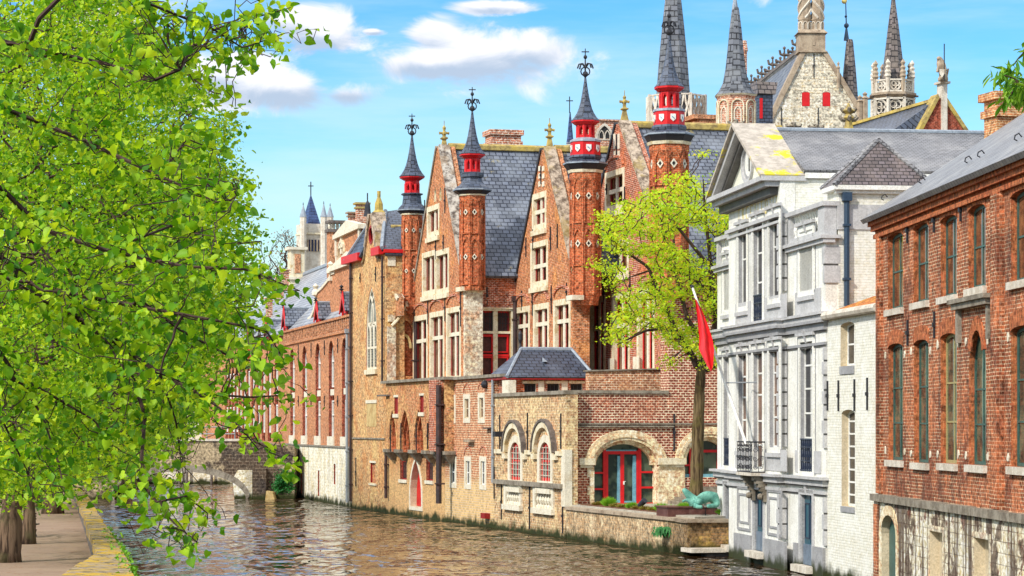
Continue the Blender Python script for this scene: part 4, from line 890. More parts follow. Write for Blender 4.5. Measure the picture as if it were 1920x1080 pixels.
for y in (594, 606): m.box(RF, sa, sb, ZY(y, RY) - .015, ZY(y, RY) + .015, -.28, -.24)
m.build('grille', 'iron', w)
zre = ZY(522, RY)
q = arch(sa + .2, sb - .1, zz1 + .3, zz1 + 1.1, 'round', .75); m = MB(); m.ring(RF, q[2:], inset(q, .12)[2:], 0, .06); m.build('relieving_arch', 'brick_hall_red', B)
m = MB(); m.box(RF, sa - .3, r1 - .1, ZY(583, RY) + .12, ZY(577, RY), 0, .14); m.build('lintel', 'trim_cream', B)
m = MB(); m.wall(RF, [(0, 4), (r1 + .6, 4), (r1 + .6, zre), (0, zre)], h, .8); m.build('recessed_wall', ['brick_hall_red', 'trim_ochre'], B)
m = MB(); m.box(RF, .9, r1 + .1, zre, zre + .18, -.3, .35); m.box(RF, .2, 1.0, zre + .1, zre + .3, .1, .3); m.build('gutter', 'stone_dark', B)
pipe(B, RF, 964, 562, 712, .2, .12, 'pipe_dark', True)
anchors(B, RF, [(913, 538, 572)])
# --- second gable
h = []
xwin(G2, h, 977, 991, 586, 660); xwin(G2, h, 1012, 1027, 580, 660); xwin(G2, h, 1050, 1067, 572, 660)
xwin(G2, h, 1007, 1025, 463, 527, rows=(.45,), hood=False); xwin(G2, h, 1010, 1022, 372, 420, rows=(.5,), hood=False)
s0, s1 = G2.s(967), G2.s(1075); ap = G2.s(1019); ze_ = 13.7; za = G2.z(1019, 280)
gable(G2, [(s0, 4), (s1, 4), (s1, ze_ - .1), (ap + .45, za), (ap - .45, za), (s0, ze_ - .1)], h)
coping(G2, [(s0 - .1, ze_ - .3), (ap - .35, za)], .2, 'iron', -1.0, .08); coping(G2, [(ap + .35, za), (s1 + .1, ze_ - .3)], .2, 'coping_lichen', -.55, .1)
gfinial(G2, 1019, 324, 259, 243, 230)
anchors(B, G2, [(979, 545, 582), (999, 540, 592), (1034.5, 535, 588), (1063, 530, 565), (987, 445, 482), (1000, 430, 470), (1033, 425, 470), (1046, 420, 465), (1015, 312, 345)])
for y in (316, 330, 345):
    for x in (1012.5, 1019.5): m = MB(); s = G2.s(x); z = G2.z(x, y); m.box(G2, s - .2, s + .2, z - .14, z + .14, .004, .05); m.build('stone_block', 'trim_white', B)
# --- third gable
h = []
xwin(G3, h, 1117, 1132, 566, 697, rows=(.62,), fm='red'); xwin(G3, h, 1160, 1178, 560, 694, rows=(.62,), fm='red'); xwin(G3, h, 1207, 1224, 552, 692, rows=(.62,), fm='red')
xwin(G3, h, 1147, 1168, 330, 384, rows=(.5,)); xwin(G3, h, 1152, 1176, 462, 505, rows=())
s0, s1 = G3.s(1093), G3.s(1247); ap = G3.s(1159); ze_ = 14.17; za = G3.z(1159, 232)
gable(G3, [(s0, 4), (s1, 4), (s1, ze_ - .1), (ap + .45, za), (ap - .45, za), (s0, ze_ - .1)], h, mats=('brick_hall_red', 'trim_cream'))
coping(G3, [(s0 - .1, ze_ - .3), (ap - .35, za)], .2, 'iron', -1.0, .08); coping(G3, [(ap + .35, za), (s1 + .1, ze_ - .3)], .2, 'coping_lichen', -.55, .1)
gfinial(G3, 1159, 262, 207, 190, 178)
anchors(B, G3, [(1093.5, 520, 575), (1133, 520, 570), (1182, 510, 560), (1138, 345, 365), (1172, 350, 400), (1157, 252, 300)])
for y in (258, 272, 290):
    for x in (1153, 1161): m = MB(); s = G3.s(x); z = G3.z(x, y); m.box(G3, s - .16, s + .16, z - .2, z + .2, .004, .05); m.build('stone_block', 'trim_white', B)
for x, y in ((1104, 690), (1147, 688), (1194, 685)): m = MB(); s = G3.s(x); z = G3.z(x, y); m.box(G3, s - .5, s + .5, z - .5, z + .45, .004, .06); m.build('stone_block', 'trim_white', B)
R2 = Face(1071, 136.6, u=PU); m = MB(); m.wall(R2, [(0, 4), (R2.s(1103), 4), (R2.s(1103), ZY(470, 136.6)), (0, ZY(470, 136.6))], [], .5); m.build('recessed_wall', ['brick_hall_red'], B)
# wall right of the third gable, seen through the tree
RR = Face(1246, 128.4, u=PU); m = MB(); m.wall(RR, [(0, 3), (RR.s(1425), 3), (RR.s(1425), ZY(500, 128.4)), (0, ZY(500, 128.4))], [], 1.0); m.build('recessed_wall', ['brick_hall_red'], B)
# --- roofs
def wing_roof(fc, px, yr, back, left, right, front=0.0):
    """left/right: (offset along u, eave height)"""
    s = fc.s(px); zr_ = fc.z(px, yr); m = MB()
    for (ds, zz_) in (left, right): m.slab([fc.P(s + ds, zz_, front - .3), fc.P(s + ds, zz_, -back), fc.P(s, zr_, -back), fc.P(s, zr_, front - .3)], .18)
    m.build('roof', 'slate', B)
    m = MB(); m.tube([fc.P(s, zr_ + .06, -.6), fc.P(s, zr_ + .06, -back)], .24, 6); m.build('ridge', 'ridge_ochre', B)
    m = MB(); m.tess(fc, [[(s + left[0], left[1]), (s + right[0], right[1]), (s, zr_ - .1)]], -back + .1); m.build('rear_gable', 'brick_hall', B)
wing_roof(G1, 822, 277, 10.0, (-7.1, 13.7), (6.3, zre + .1))
wing_roof(G2, 1019, 281, 4.6, (-5.8, 13.7), (6.2, 13.5))
wing_roof(G3, 1159, 236, 9.2, (-6.2, 14.1), (8.3, 13.2))
# small dormer flank on the main roof beside gable two and red dormer near the fourth turret
m = MB(); s = G2.s(990); m.box(G2, s - .3, s + .5, ZY(372, 149), ZY(350, 149), -2.6, -1.2); m.build('dormer', 'slate', B)
DF = Face(1339, 136, u=PU); m = MB(); m.box(DF, 0, 1.1, ZY(385, 136), ZY(360, 136), -.5, .1); dm = m.build('dormer', 'red_dark', B); m = MB(); m.slab([DF.P(-.2, ZY(362, 136), .4), DF.P(1.3, ZY(362, 136), .4), DF.P(.9, ZY(335, 136), -.6), DF.P(.1, ZY(335, 136), -.6)]); m.tube([DF.P(.5, ZY(335, 136), -.4), DF.P(.5, ZY(322, 136), -.4)], .06); m.build('dormer_roof', 'lead', dm)
# --- turrets
def facet(cx, cy, r, k, rot):    # face k of an octagon as a Face (s=0 at its middle)
    a = rot + math.pi / 4 * k + math.pi / 8; ap_ = r * math.cos(math.pi / 8)
    f = Face.__new__(Face); f.n = (math.cos(a), math.sin(a)); f.u = (-f.n[1], f.n[0]); f.x0 = cx + f.n[0] * ap_; f.y0 = cy + f.n[1] * ap_; return f
def turret(px, Y, shaft, skirt, ledge, lant, spire, fin, drum=None, deco=(), rot=math.pi / 8 + R(12), nose=None, fr=.42):
    k = Y / FOC; cx, cy = XP(px, Y), Y; Z = lambda y: ZY(y, Y)
    m = MB(); hs, y0, y1 = shaft
    pf = [(hs * k, Z(y0)), (hs * k, Z(y1) - .6), (hs * k * 1.12, Z(y1) - .3), (hs * k * 1.12, Z(y1))]
    if nose: pf = [(.05, Z(nose)), (hs * k * .4, Z(nose) + .5), (hs * k * .55, Z(nose) + .6), (hs * k * .9, Z(y0) - .5)] + pf
    m.lathe(cx, cy, pf, 8, rot); T_ = m.build('turret', 'brick_turret', B)
    m = MB(); m.lathe(cx, cy, [(hs * k * 1.2, Z(y1)), (hs * k * 1.26, Z(y1) + .15)], 8, rot); m.build('stone_ring', 'trim_cream', T_)
    r_ = hs * k
    for kk in range(8):
        f = facet(cx, cy, r_, kk, rot)
        if f.n[1] > .35: continue
        hwid = r_ * math.tan(math.pi / 8) * .98
        for (yt_, yb_) in deco:
            q = arch(-hwid * .82, hwid * .82, Z(yb_), Z(yt_), 'point', hwid * 1.5); m = MB(); m.ring(f, q, inset(q, hwid * .16), -.05, .09); m.build('blind_arch', 'brick_turret', T_)
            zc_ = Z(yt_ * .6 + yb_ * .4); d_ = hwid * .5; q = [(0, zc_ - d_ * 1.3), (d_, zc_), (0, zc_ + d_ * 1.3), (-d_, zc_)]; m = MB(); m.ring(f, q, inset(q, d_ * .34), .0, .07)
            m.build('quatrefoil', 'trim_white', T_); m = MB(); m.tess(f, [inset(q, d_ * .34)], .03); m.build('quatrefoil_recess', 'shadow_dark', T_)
        for s_ in (-hwid, hwid):
            m = MB(); m.tube([f.P(s_, Z(y0) if not nose else Z(y0), .02), f.P(s_, Z(y1) - .7, .02)], .07, 4); m.build('edge_roll', 'brick_turret', T_)
    m = MB(); hk, ya, yb = skirt; hl, yl = ledge     # skirt: widest half width, its y, underside y
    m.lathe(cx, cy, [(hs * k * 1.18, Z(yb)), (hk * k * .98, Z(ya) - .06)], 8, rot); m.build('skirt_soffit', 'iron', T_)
    m = MB(); m.lathe(cx, cy, [(hk * k, Z(ya) - .05), (hk * k, Z(ya)), (hk * k * .88, Z(ya) + (Z(yl) - Z(ya)) * .22), (hk * k * .66, Z(ya) + (Z(yl) - Z(ya)) * .45), (hl * k * 1.04, Z(ya) + (Z(yl) - Z(ya)) * .75), (hl * k, Z(yl))], 8, rot); m.build('skirt_roof', 'slate_dark', T_)
    m = MB()
    m.lathe(cx, cy, [(hk * k * 1.01, Z(ya) - .02), (hk * k * 1.01, Z(ya) + .05)], 8, rot); m.build('lead_edge', 'lead', T_)
    yb2 = yl
    if drum:
        hd, d0, d1 = drum; m = MB(); m.lathe(cx, cy, [(hd * k, Z(d0)), (hd * k, Z(d1))], 8, rot); dr = m.build('drum', 'red', T_)
        for kk in range(8):
            f = facet(cx, cy, hd * k, kk, rot)
            if f.n[1] > .35: continue
            a = hd * k * .17; zc_ = (Z(d0) + Z(d1)) / 2; m = MB(); m.prism(f, [(-a, zc_ + a * 1.3), (-a, zc_ - a * .5), (0, zc_ - a * 1.5), (a, zc_ - a * .5), (a, zc_ + a * 1.3)][::-1], .0, .05); sh = m.build('shield', 'white', dr)
            m = MB(); m.prism(f, [(-a * .5, zc_ + a * .6), (a * .5, zc_ - a * .3), (a * .5, zc_ - a * .7), (-a * .5, zc_ + a * .1)], .05, .06); m.build('shield_band', 'curtain_teal', sh)
        m = MB(); m.lathe(cx, cy, [(hd * k * 1.06, Z(d1)), (hd * k * 1.02, Z(d1) + .12), (lant[0] * k * 1.1, Z(lant[1]))], 8, rot); m.build('drum_roof', 'lead', T_); yb2 = lant[1]
    else:
        m = MB(); m.lathe(cx, cy, [(hl * k, Z(yl)), (hl * k * 1.22, Z(yl) + .05), (hl * k * 1.25, Z(lant[1]) - .05), (hl * k * .9, Z(lant[1]))], 8, rot); m.build('ledge', 'slate_dark', T_)
    hl_, l0, l1, hw2, yfl = lant       # lantern half width, bottom y, top y of openings, flare half width, flare top y
    m = MB(); rl = hl_ * k
    m.lathe(cx, cy, [(rl, Z(l0)), (rl, Z(l0) + .15)], 8, rot); m.lathe(cx, cy, [(rl, Z(l1)), (rl, Z(l1) + .18), (rl * 1.12, Z(l1) + .26), (rl * 1.15, Z(yfl) - .25), (hw2 * k, Z(yfl) - .1), (hw2 * k, Z(yfl))], 8, rot)
    m.lathe(cx, cy, [(rl * .18, Z(l0)), (rl * .18, Z(l1))], 6)
    for i in range(8):
        a = rot + i * math.pi / 4; m.lathe(cx + rl * .9 * math.cos(a), cy + rl * .9 * math.sin(a), [(rl * .17, Z(l0)), (rl * .17, Z(l1) + .02)], 6)
        f = facet(cx, cy, rl, i, rot); hw_ = rl * math.tan(math.pi / 8); zt_ = Z(l1) + .02
        for sg in (-1, 1): m.poly([f.P(sg * hw_, zt_, -.02), f.P(sg * hw_, zt_ - .5, -.02), f.P(0, zt_, -.02)])
    m.build('lantern', 'red', T_)
    hs_, ys, ya_ = spire; H_ = Z(ya_) - Z(ys); m = MB()
    m.lathe(cx, cy, [(hs_ * k * f_, Z(ys) + H_ * t) for f_, t in ((1.0, -.01), (1.0, 0), (.80, .07), (.60, .17), (.46, .28), (.34, .42), (.23, .60), (.13, .80), (.05, 1.0))], 8, rot); m.build('spire', 'slate_dark', T_)
    m = MB(); z0, z1 = Z(ya_) - .3, Z(fin); H_ = z1 - z0; m.tube([(cx, cy, z0), (cx, cy, z1)], [.06, .025], 5)
    m.ball((cx, cy, z0 + H_ * .22), .16); m.ball((cx, cy, z0 + H_ * .74), .11)
    for a in (0, math.pi / 2, math.pi, -math.pi / 2, math.pi / 4 * 3, -math.pi / 4):
        c_, s_ = math.cos(a) * fr, math.sin(a) * fr; zb_ = z0 + H_ * .42
        m.tube([(cx, cy, zb_ - .05), (cx + c_ * .4, cy + s_ * .4, zb_ + .22), (cx + c_ * .8, cy + s_ * .8, zb_ + .18), (cx + c_, cy + s_, zb_ - .05)], .04, 4)
    m.tube([(cx + math.cos(t) * .24, cy, z0 + H_ * .3 + math.sin(t) * .24) for t in np.linspace(0, 2 * math.pi, 11)], .035, 4)
    m.tube([(cx - .2, cy, z0 + H_ * .9), (cx + .2, cy, z0 + H_ * .9)], .03, 4); m.build('finial', 'iron', T_)
    return T_
turret(772.5, 158.5, (18, 560, 404), (28.5, 395, 402), (17, 367), (14, 362, 345, 24, 331), (25, 331, 251), 213, deco=((408, 470), (478, 555)), nose=606)
turret(885.5, 145.8, (22, 545, 368), (37, 357, 366), (18, 334), (14.5, 323, 300, 24.5, 289), (25, 289, 205), 163, deco=((372, 440), (448, 535)))
turret(1097.5, 135.5, (27, 555, 325), (42.5, 308, 322), (30, 292), (17, 259, 236, 26.5, 226), (27, 226, 142), 91, drum=(28.5, 292, 267), deco=((335, 420), (430, 500)), nose=590)
turret(1254.5, 126.6, (34, 560, 273), (48, 254, 268), (32, 236), (18, 206, 176, 28, 163), (28, 163, 62), 14, drum=(29.5, 236, 210), deco=((282, 350), (360, 430)), fr=.35)
m = MB(); f = Face(1072, 134.5, u=PU); m.box(f, 0, f.s(1094), ZY(562, 134.5), ZY(553, 134.5), -1.0, .1); m.build('corbel', 'trim_white', B)
# bay beside the chapel (carries the first turret)
R0 = Face(723.5, 158.15, u=PU); e = R0.s(785); z0_, z1_ = ZY(720, 158), ZY(474, 158)
BB = thing('stair_bay', R0.P(e / 2, 0, -2), 'tall narrow brown brick bay between the yellow chapel and the first turret', 'building'); m = MB()
m.wall(R0, [(.08, 0), (e, 0), (e, z1_), (.08, z1_)], [(arch(R0.s(744), R0.s(775), ZY(705, 158), ZY(600, 158), 'round', 1.0), .25, 1)], 5.0); m.build('wall', ['brick_hall', 'brick_turret'], BB)
m = MB(); m.box(R0, .05, R0.s(741), ZY(716, 158), ZY(612, 158), .003, .22); m.box(R0, .1, R0.s(739), ZY(603, 158), ZY(590, 158), .0, .3); m.box(R0, R0.s(757), R0.s(775), ZY(575, 158), ZY(565, 158), -.1, .5); m.box(R0, R0.s(759), R0.s(772), ZY(582, 158), ZY(575.1, 158), -.1, .3); m.build('quoin', 'stone_white', BB)
m = MB(); m.box(R0, -.2, e + .2, z1_, z1_ + .22, -.2, .35); m.build('eaves_board', 'red', BB)
m = MB(); m.box(R0, .1, R0.s(741), z1_ - .8, z1_ - .1, .0, .12); m.build('frieze', 'trim_white', BB)
m = MB(); zt_ = ZY(395, 160); m.slab([R0.P(-.3, z1_ + .2, .2), R0.P(e + 2.5, z1_ + .2, .2), R0.P(e + 2.5, ZY(380, 163), -4.2), R0.P(R0.s(752), ZY(398, 163), -4.2)], .15); m.build('roof', 'slate_dark', BB)
m = MB(); m.tube([R0.P(-.3, z1_ + .3, .2), R0.P(R0.s(752), ZY(398, 163) + .05, -4.2)], .13, 6); m.build('hip_flashing', 'lead', BB)
m = MB(); m.tube([R0.P(.3, ZY(611, 158), .35), R0.P(R0.s(745), ZY(598, 158), .3), R0.P(R0.s(757), ZY(575, 158), .25)], .1, 6); m.build('drainpipe', 'trim_cream', BB)
pipe(BB, R0, 776, 545, 720, .5, .13, 'pipe_dark', True); m = MB()
l = arch(R0.s(746), R0.s(773), ZY(670, 158), ZY(625, 158), 'round', .9); m.ring(R0, l[2:], inset(l, .15)[2:], -.24, -.1); m.build('arch_moulding', 'trim_ochre', BB)
# chimney blocks behind the hall and the round stair head
chimney(HALL, 922, 977, 252, 300, 172, mat='brick_far', cap='brick_far')
# ---------------------------------------------------------------- terrace, arcade building with red doors
land('terrace_ground', [W.P(W.s(1061), 0, -.3)[:2], W.P(W.s(1286), 0, -.4)[:2], (9.3, 107.2), (14.0, 108.6), (22, 128), (3.2, 124.5)], -1.5, 1.6, 'paving')
QF = Face(1061, 122.6, u=PU)
B = thing('arcade_building', QF.P(3, 1.4, -2), 'dark red brick building with wide stone arches and glazed red double doors', 'building')
zq = lambda y: ZY(y, 123.4); h = []; z0 = 1.6
a0, a1 = QF.s(1114), QF.s(1231); L1 = arch(a0, a1, z0, zq(826), 'round', zq(826) - zq(872), 16); h.append((L1, .75, 1))
b0, b1 = QF.s(1284), QF.s(1372); L2 = arch(b0, b1, zq(896), zq(820), 'round', zq(820) - zq(866), 16); h.append((L2, .75, 1))
qs = QF.s(1400); qc = zq(738); st = QF.s(1254)
m = MB(); m.wall(QF, [(.03, 0), (qs, 0), (qs, zq(600)), (st, zq(600)), (st, qc), (.03, qc)], h, 1.2); m.build('wall', ['brick_arcade', 'stone_cream'], B)
m = MB(); m.box(QF, .0, st - .03, qc + .003, qc + .16, -1.3, .1); m.build('coping', 'stone_ledge', B)
for L, nm in ((L1, 1), (L2, 2)):
    zsp = L[2][1]; m = MB()
    q = [p for p in L[2:]]; o1 = inset(L, -.02)[2:]; o2 = inset(L, -.52)[2:]; m.ring(QF, o2, o1, .0, .16); m.ring(QF, inset(L, -.34)[2:], inset(L, -.16)[2:], .16, .22)
    m.ring(QF, inset(L, .0)[2:], inset(L, .17)[2:], -.6, -.25); m.build('stone_arch', 'stone_cream', B)
for a, b, z1 in ((1084, 1113.8, 0), (1231.5, 1284, 0)):
    m = MB(); m.box(QF, QF.s(a), QF.s(b), L1[2][1] + .02, L1[2][1] + .34, -.05, .26); m.box(QF, QF.s(a) + .08, QF.s(b) - .08, L1[2][1] - .12, L1[2][1] + .02, -.05, .16); m.build('impost', 'trim_cream', B)
m = MB(); m.box(QF, QF.s(1232), QF.s(1283.5), z0, L1[2][1] - .12, .003, .07); m.build('stone_pier', 'stone_cream', B); m = MB()
for i in range(4): e_ = .35 if i % 2 else .1; zz_ = z0 + (L1[2][1] - .12 - z0) * i / 4; m.box(QF, QF.s(1096) - e_ * .5 + .3, QF.s(1113.8), zz_, zz_ + (L1[2][1] - .12 - z0) / 4 - .01, .003, .05)
m.build('stone_pier', 'stone_cream', B)
m = MB(); m.box(QF, QF.s(1079), QF.s(1262), zq(801), zq(798.3), .0, .16); m.box(QF, QF.s(1079), QF.s(1400), zq(796), zq(793), .0, .12); m.build('string_course', 'stone_ledge', B)
anchors(B, QF, [(1263.5, 776, 846)])
# glazed red doors
D = MB(); d0, d1 = -.62, -.48
def bar(x0, x1, y0, y1, e=0): D.box(QF, QF.s(x0), QF.s(x1), zq(y1), zq(y0), d0, d1 + e)
bar(1137, 1142, 828, 948); bar(1203.5, 1208.5, 828, 948); bar(1142, 1203.5, 845, 852, .003); bar(1114.5, 1231, 943.5, 949.5, .02)
bar(1115, 1137, 885, 888.5); bar(1115, 1137, 915.5, 919); bar(1208.5, 1231, 884, 887.5); bar(1208.5, 1231, 913, 916.5); bar(1142, 1146, 852, 944, .01); bar(1169, 1176, 852, 944, .012); bar(1199.5, 1203.5, 852, 944, .01)
fo = D.build('glazed_door', 'red', B); fo['label'] = 'glazed red double door with side panels'
p = MB(); p.tess(QF, [inset(L1, .02)], -.6); p.build('pane', 'glass_green', fo)
m = MB(); m.box(QF, QF.s(1142), QF.s(1199), zq(846), zq(843.5), d0, d1 + .01); m.box(QF, QF.s(1146), QF.s(1169), zq(944), zq(940), d0, d1); m.box(QF, QF.s(1176), QF.s(1199), zq(944), zq(940), d0, d1); m.box(QF, QF.s(1164), QF.s(1169), zq(940), zq(855), d0, d1 - .02); m.box(QF, QF.s(1193), QF.s(1199), zq(940), zq(855), d0, d1 - .02); m.build('curtain', 'curtain_teal', fo)
m = MB(); m.box(QF, QF.s(1174), QF.s(1174) + .05, zq(909), zq(903), d1, d1 + .1); m.box(QF, QF.s(1175), QF.s(1178), zq(903.5), zq(902.5), d1 + .02, d1 + .12); m.build('handle', 'white', fo)
D = MB(); bar(1284, 1372, 844, 849); bar(1284, 1300, 871, 875); bar(1299, 1303, 828, 896, .003); bar(1352, 1356, 828, 896, .003); f2 = D.build('window', 'red', B)
p = MB(); p.tess(QF, [inset(L2, .02)], -.6); p.build('pane', 'glass_green', f2); m = MB(); m.box(QF, b0, b1, zq(896), zq(890), d0, d1); m.build('sill', 'curtain_teal', f2)
# upper parapet and steps
UP = Face(1104, 125.8, u=PU); m = MB(); m.wall(UP, [(0, 4), (UP.s(1255), 4), (UP.s(1255), ZY(692, 126.4)), (0, ZY(697, 126.4))], [], .5); m.build('parapet', ['brick_parapet'], B)
m = MB(); m.prism(UP, [(-.1, ZY(697, 126.4)), (UP.s(1255), ZY(692, 126.4)), (UP.s(1255), ZY(689.5, 126.4)), (-.1, ZY(694.5, 126.4))], -.6, .1); m.build('coping', 'stone_ledge', B)
m = MB(); m.box(QF, QF.s(1245), QF.s(1400), 4.0, 4.6, -1.2, -1.1); m.build('wall_core', 'brick_arcade', B)
ST = thing('stone_steps', QF.P(QF.s(1300), 1.6, 1), 'flight of worn stone steps rising to the second arch behind the leaning statue', 'steps')
for i in range(5): m = MB(); zz_ = 1.602 + i * .165; m.box(QF, QF.s(1248) + i * .32, QF.s(1405), zz_, zz_ + .16, 0.3, 2.6 - i * .42); m.build('step', 'stone_ledge', ST)
# quay retaining wall
B = thing('quay_wall', W.P(W.s(1180), -1, 0), 'pale brick retaining wall along the water below the flower bed', 'wall')
w1 = W.s(1289); w0 = W.s(1061) + .1
m = MB(); m.wall(W, [(w0, -1), (w1, -1), (w1, 1.38), (w0, 1.38)], [], .5); m.build('wall', ['brick_quay'], B)
EF = Face(1289, W.Y(1289), u=PU); e1 = EF.s(1352)
m = MB(); m.box(EF, .0, e1 + .4, -1, 1.36, -3.0, .0); m.build('end_pier', 'brick_quay_wet', B)
m = MB(); m.box(W, w0, w1 + .25, 1.38, 1.52, -.55, .1); m.box(EF, -.1, e1 + .4, 1.36, 1.5, -1.2, .14); m.build('coping', 'stone_brown', B)
m = MB(); m.box(EF, -.15, e1 + .4, .16, .33, -.4, .9); m.build('slab', 'stone_pale', B); m = MB(); m.box(EF, .6, e1 + .2, -1, .158, .003, .7); m.build('pier', 'stone_dark', B)
# flower bed
bed = MB(); bed.prism(W, [(w0 + .4, 1.4), (W.s(1248), 1.4), (W.s(1248), 1.64), (w0 + .4, 1.64)], -1.9, -.56); struct('flower_bed', bed, 'soil', kind='structure')
def tuft(px, r, hgt, mat, name, label, cat, n=260, dd=-1.0, grp=None):
    s = W.s(px); c = W.P(s, 1.63, dd); m = MB()
    for i in range(n):
        a = rng.random() * 2 * math.pi; t = rng.random() ** .5; e = rng.random()
        rr = r * t; x, y = c[0] + rr * math.cos(a) * .4, c[1] + rr * math.sin(a) * .4
        tip = (c[0] + r * math.cos(a) * t * 1.1, c[1] + r * math.sin(a) * t * 1.1, 1.63 + hgt * math.sqrt(max(.08, 1 - t * t * .8)) * (.75 + .3 * e))
        w = .022 + .02 * rng.random(); m.poly([(x - w, y, 1.62), (x + w, y, 1.62), tip])
    o = m.build(name, mat, None, uv=False); props(o, label, cat, grp); return o
tuft(1103, .42, .5, 'leaf_grass', 'shrub', 'soft green tuft beside the left stone jamb of the red doors', 'plant')
tuft(1145, .35, .34, 'leaf_grass', 'shrub', 'low green tuft just left of the spotlight in the flower bed', 'plant')
tuft(1200, .42, .42, 'leaf_grass', 'shrub', 'feathery green shrub below the right leaf of the red doors', 'plant')
tuft(1218, .40, .38, 'leaf_grass', 'shrub', 'loose green shrub between the feathery one and the round one', 'plant')
tuft(1242, .46, .56, 'leaf_grass', 'shrub', 'dense round bright green shrub nearest the statue', 'plant', 500)
for i, (px, lb) in enumerate(((1085, 'brownish dry clump at the left end of the flower bed'), (1117, 'reddish low clump under the left side panel of the doors'), (1130, 'russet low clump left of the double doors'), (1158, 'yellow-green clump right beside the spotlight'), (1172, 'bronze clump below the meeting point of the doors'), (1186, 'small bronze clump left of the feathery shrub'))):
    tuft(px, .36, .22, 'leaf_bronze', 'low_plant', lb, 'plant', 160, -.95, 'low bronze plants in the flower bed')
t = tuft(1262, .35, .3, 'leaf_grass', 'shrub', 'yellow-green grass growing behind the statue pedestal', 'plant', 200, -2.2)
for i in range(1):
    c = W.P(W.s(1252), .95, .08); m = MB()
    for k in range(240):
        a = rng.random() * math.pi - .2; r_ = .1 + .4 * rng.random(); z = c[2] + .3 * (rng.random() - .4); x = c[0] - r_ * .8 * math.sin(a) * W.n[0] * -1 + (rng.random() - .5) * .5; y = c[1] + (rng.random() - .5) * .8
        m.poly([(x, y, z), (x + .06, y - .02, z - .02), (x + .03 * rng.normal(), y - .1, z - .16 - .1 * rng.random())])
    o = m.build('wall_plant', 'leaf_bush', None, uv=False); props(o, 'dark fern hanging from the top of the pale retaining wall', 'plant')
c = W.P(W.s(1168), 1.5, -.9); SPT = thing('spotlight', c, 'small black spotlight on a stake in front of the red doors', 'lamp'); m = MB(); m.tube([(c[0], c[1], 1.45), (c[0], c[1], 1.85)], .03); m.build('stake', 'iron', SPT)
m = MB(); m.tube([(c[0] - .12, c[1] + .1, 1.8), (c[0] + .12, c[1] - .15, 2.05)], [.11, .14], 10); m.build('lamp_head', 'iron', SPT)
c = W.P(W.s(1264), 1.5, -1.4); SPT = thing('spotlight', (c[0], c[1], 1.5), 'little pale spotlight standing at the left end of the dark pedestal', 'lamp'); m = MB(); m.tube([(c[0], c[1], 1.45), (c[0], c[1], 2.0)], .02); m.build('stake', 'iron', SPT); m = MB(); m.ball((c[0], c[1], 2.02), .09); m.build('lamp_head', 'white', SPT)
# pedestal and bronze
P0 = Face(1252, 108.2, u=PU); p1 = P0.s(1352)
PD = thing('pedestal', P0.P(p1 / 2, 1.5, -.6), 'low dark red granite pedestal carrying the green bronze', 'pedestal'); m = MB(); m.box(P0, .02, p1, 1.44, 1.95, -1.5, 0); m.build('block', 'granite', PD); m = MB(); m.box(P0, -.04, p1 + .03, 1.9, 1.96, -1.56, .05); m.build('slab', 'granite', PD)
# ---------------------------------------------------------------- white pedimented house
H = Face(1350, 108, vp=325); PUH = (-H.n[0], -H.n[1]); B = MANS = thing('townhouse', H.P(H.s(1450), 0, -4), 'white stuccoed townhouse with a triangular pediment, grey quoins and wrought-iron balcony', 'house')
HC = H.off(.28); h0 = []; hC = []
zf1, zf2, ztop = 3.55, 9.2, 13.3
def sash(fc, hh, a, b, yt, yb, cols=2, rows=(.62,), pane='glass_dark', sur=True, railing=None, sill=True, zbot=None):
    zz_ = (zt(fc, a, b, yt), zt(fc, a, b, yb) if zbot is None else zbot)
    w = window(B, fc, hh, a, b, yt, yb, depth=.19, cols=cols, rows=rows, fw=.075, mw=.065, fm='white', pane=pane, sur=(.2, 'plaster', .05) if sur else None, rm=1, zz=zz_, sill=(.16, 'plaster_mid', .25, .12) if sill else None)
    s0, s1 = fc.s(a), fc.s(b); m = MB(); z1 = zz_[0]
    m.box(fc, s0 - .34, s1 + .34, z1 + .22, z1 + .34, 0, .14); m.hexa([fc.P((s0 + s1) / 2 - .09, z1 - .05, .05), fc.P((s0 + s1) / 2 + .09, z1 - .05, .05), fc.P((s0 + s1) / 2 + .09, z1 - .05, 0), fc.P((s0 + s1) / 2 - .09, z1 - .05, 0), fc.P((s0 + s1) / 2 - .16, z1 + .4, .18), fc.P((s0 + s1) / 2 + .16, z1 + .4, .18), fc.P((s0 + s1) / 2 + .16, z1 + .4, 0), fc.P((s0 + s1) / 2 - .16, z1 + .4, 0)])
    m.build('window_head', 'plaster_mid', w)
    m = MB(); q = [(s0 - .38, zz_[1] - .1), (s1 + .38, zz_[1] - .1), (s1 + .38, z1 + .2), (s0 - .38, z1 + .2)]; m.ring(fc, q, inset(q, .05), 0, .03); m.build('panel_line', 'plaster_grey', w)
    if railing:
        z0 = zz_[1]; z1r = z0 + railing; m = MB(); m.box(fc, s0, s1, z1r - .05, z1r, -.06, .02); m.box(fc, s0, s1, z0 + .02, z0 + .07, -.06, .02); m.box(fc, s0, s1, z0 + railing * .72, z0 + railing * .75, -.05, .01); m.box(fc, s0, s1, z0 + railing * .3, z0 + railing * .33, -.05, .01)
        k = 6
        for i in range(k + 1):
            s = s0 + (s1 - s0) * i / k; m.box(fc, s - .018, s + .018, z0, z1r, -.04, 0)
            if i < k:
                for zc_ in (.16, .52, .86): m.tube([fc.P(s + (s1 - s0) / k / 2 + math.cos(t) * .06, z0 + railing * zc_ + math.sin(t) * .12, -.02) for t in np.linspace(0, 2 * math.pi, 7)], .014, 3)
        m.build('railing', 'iron_blue', w)
    return w
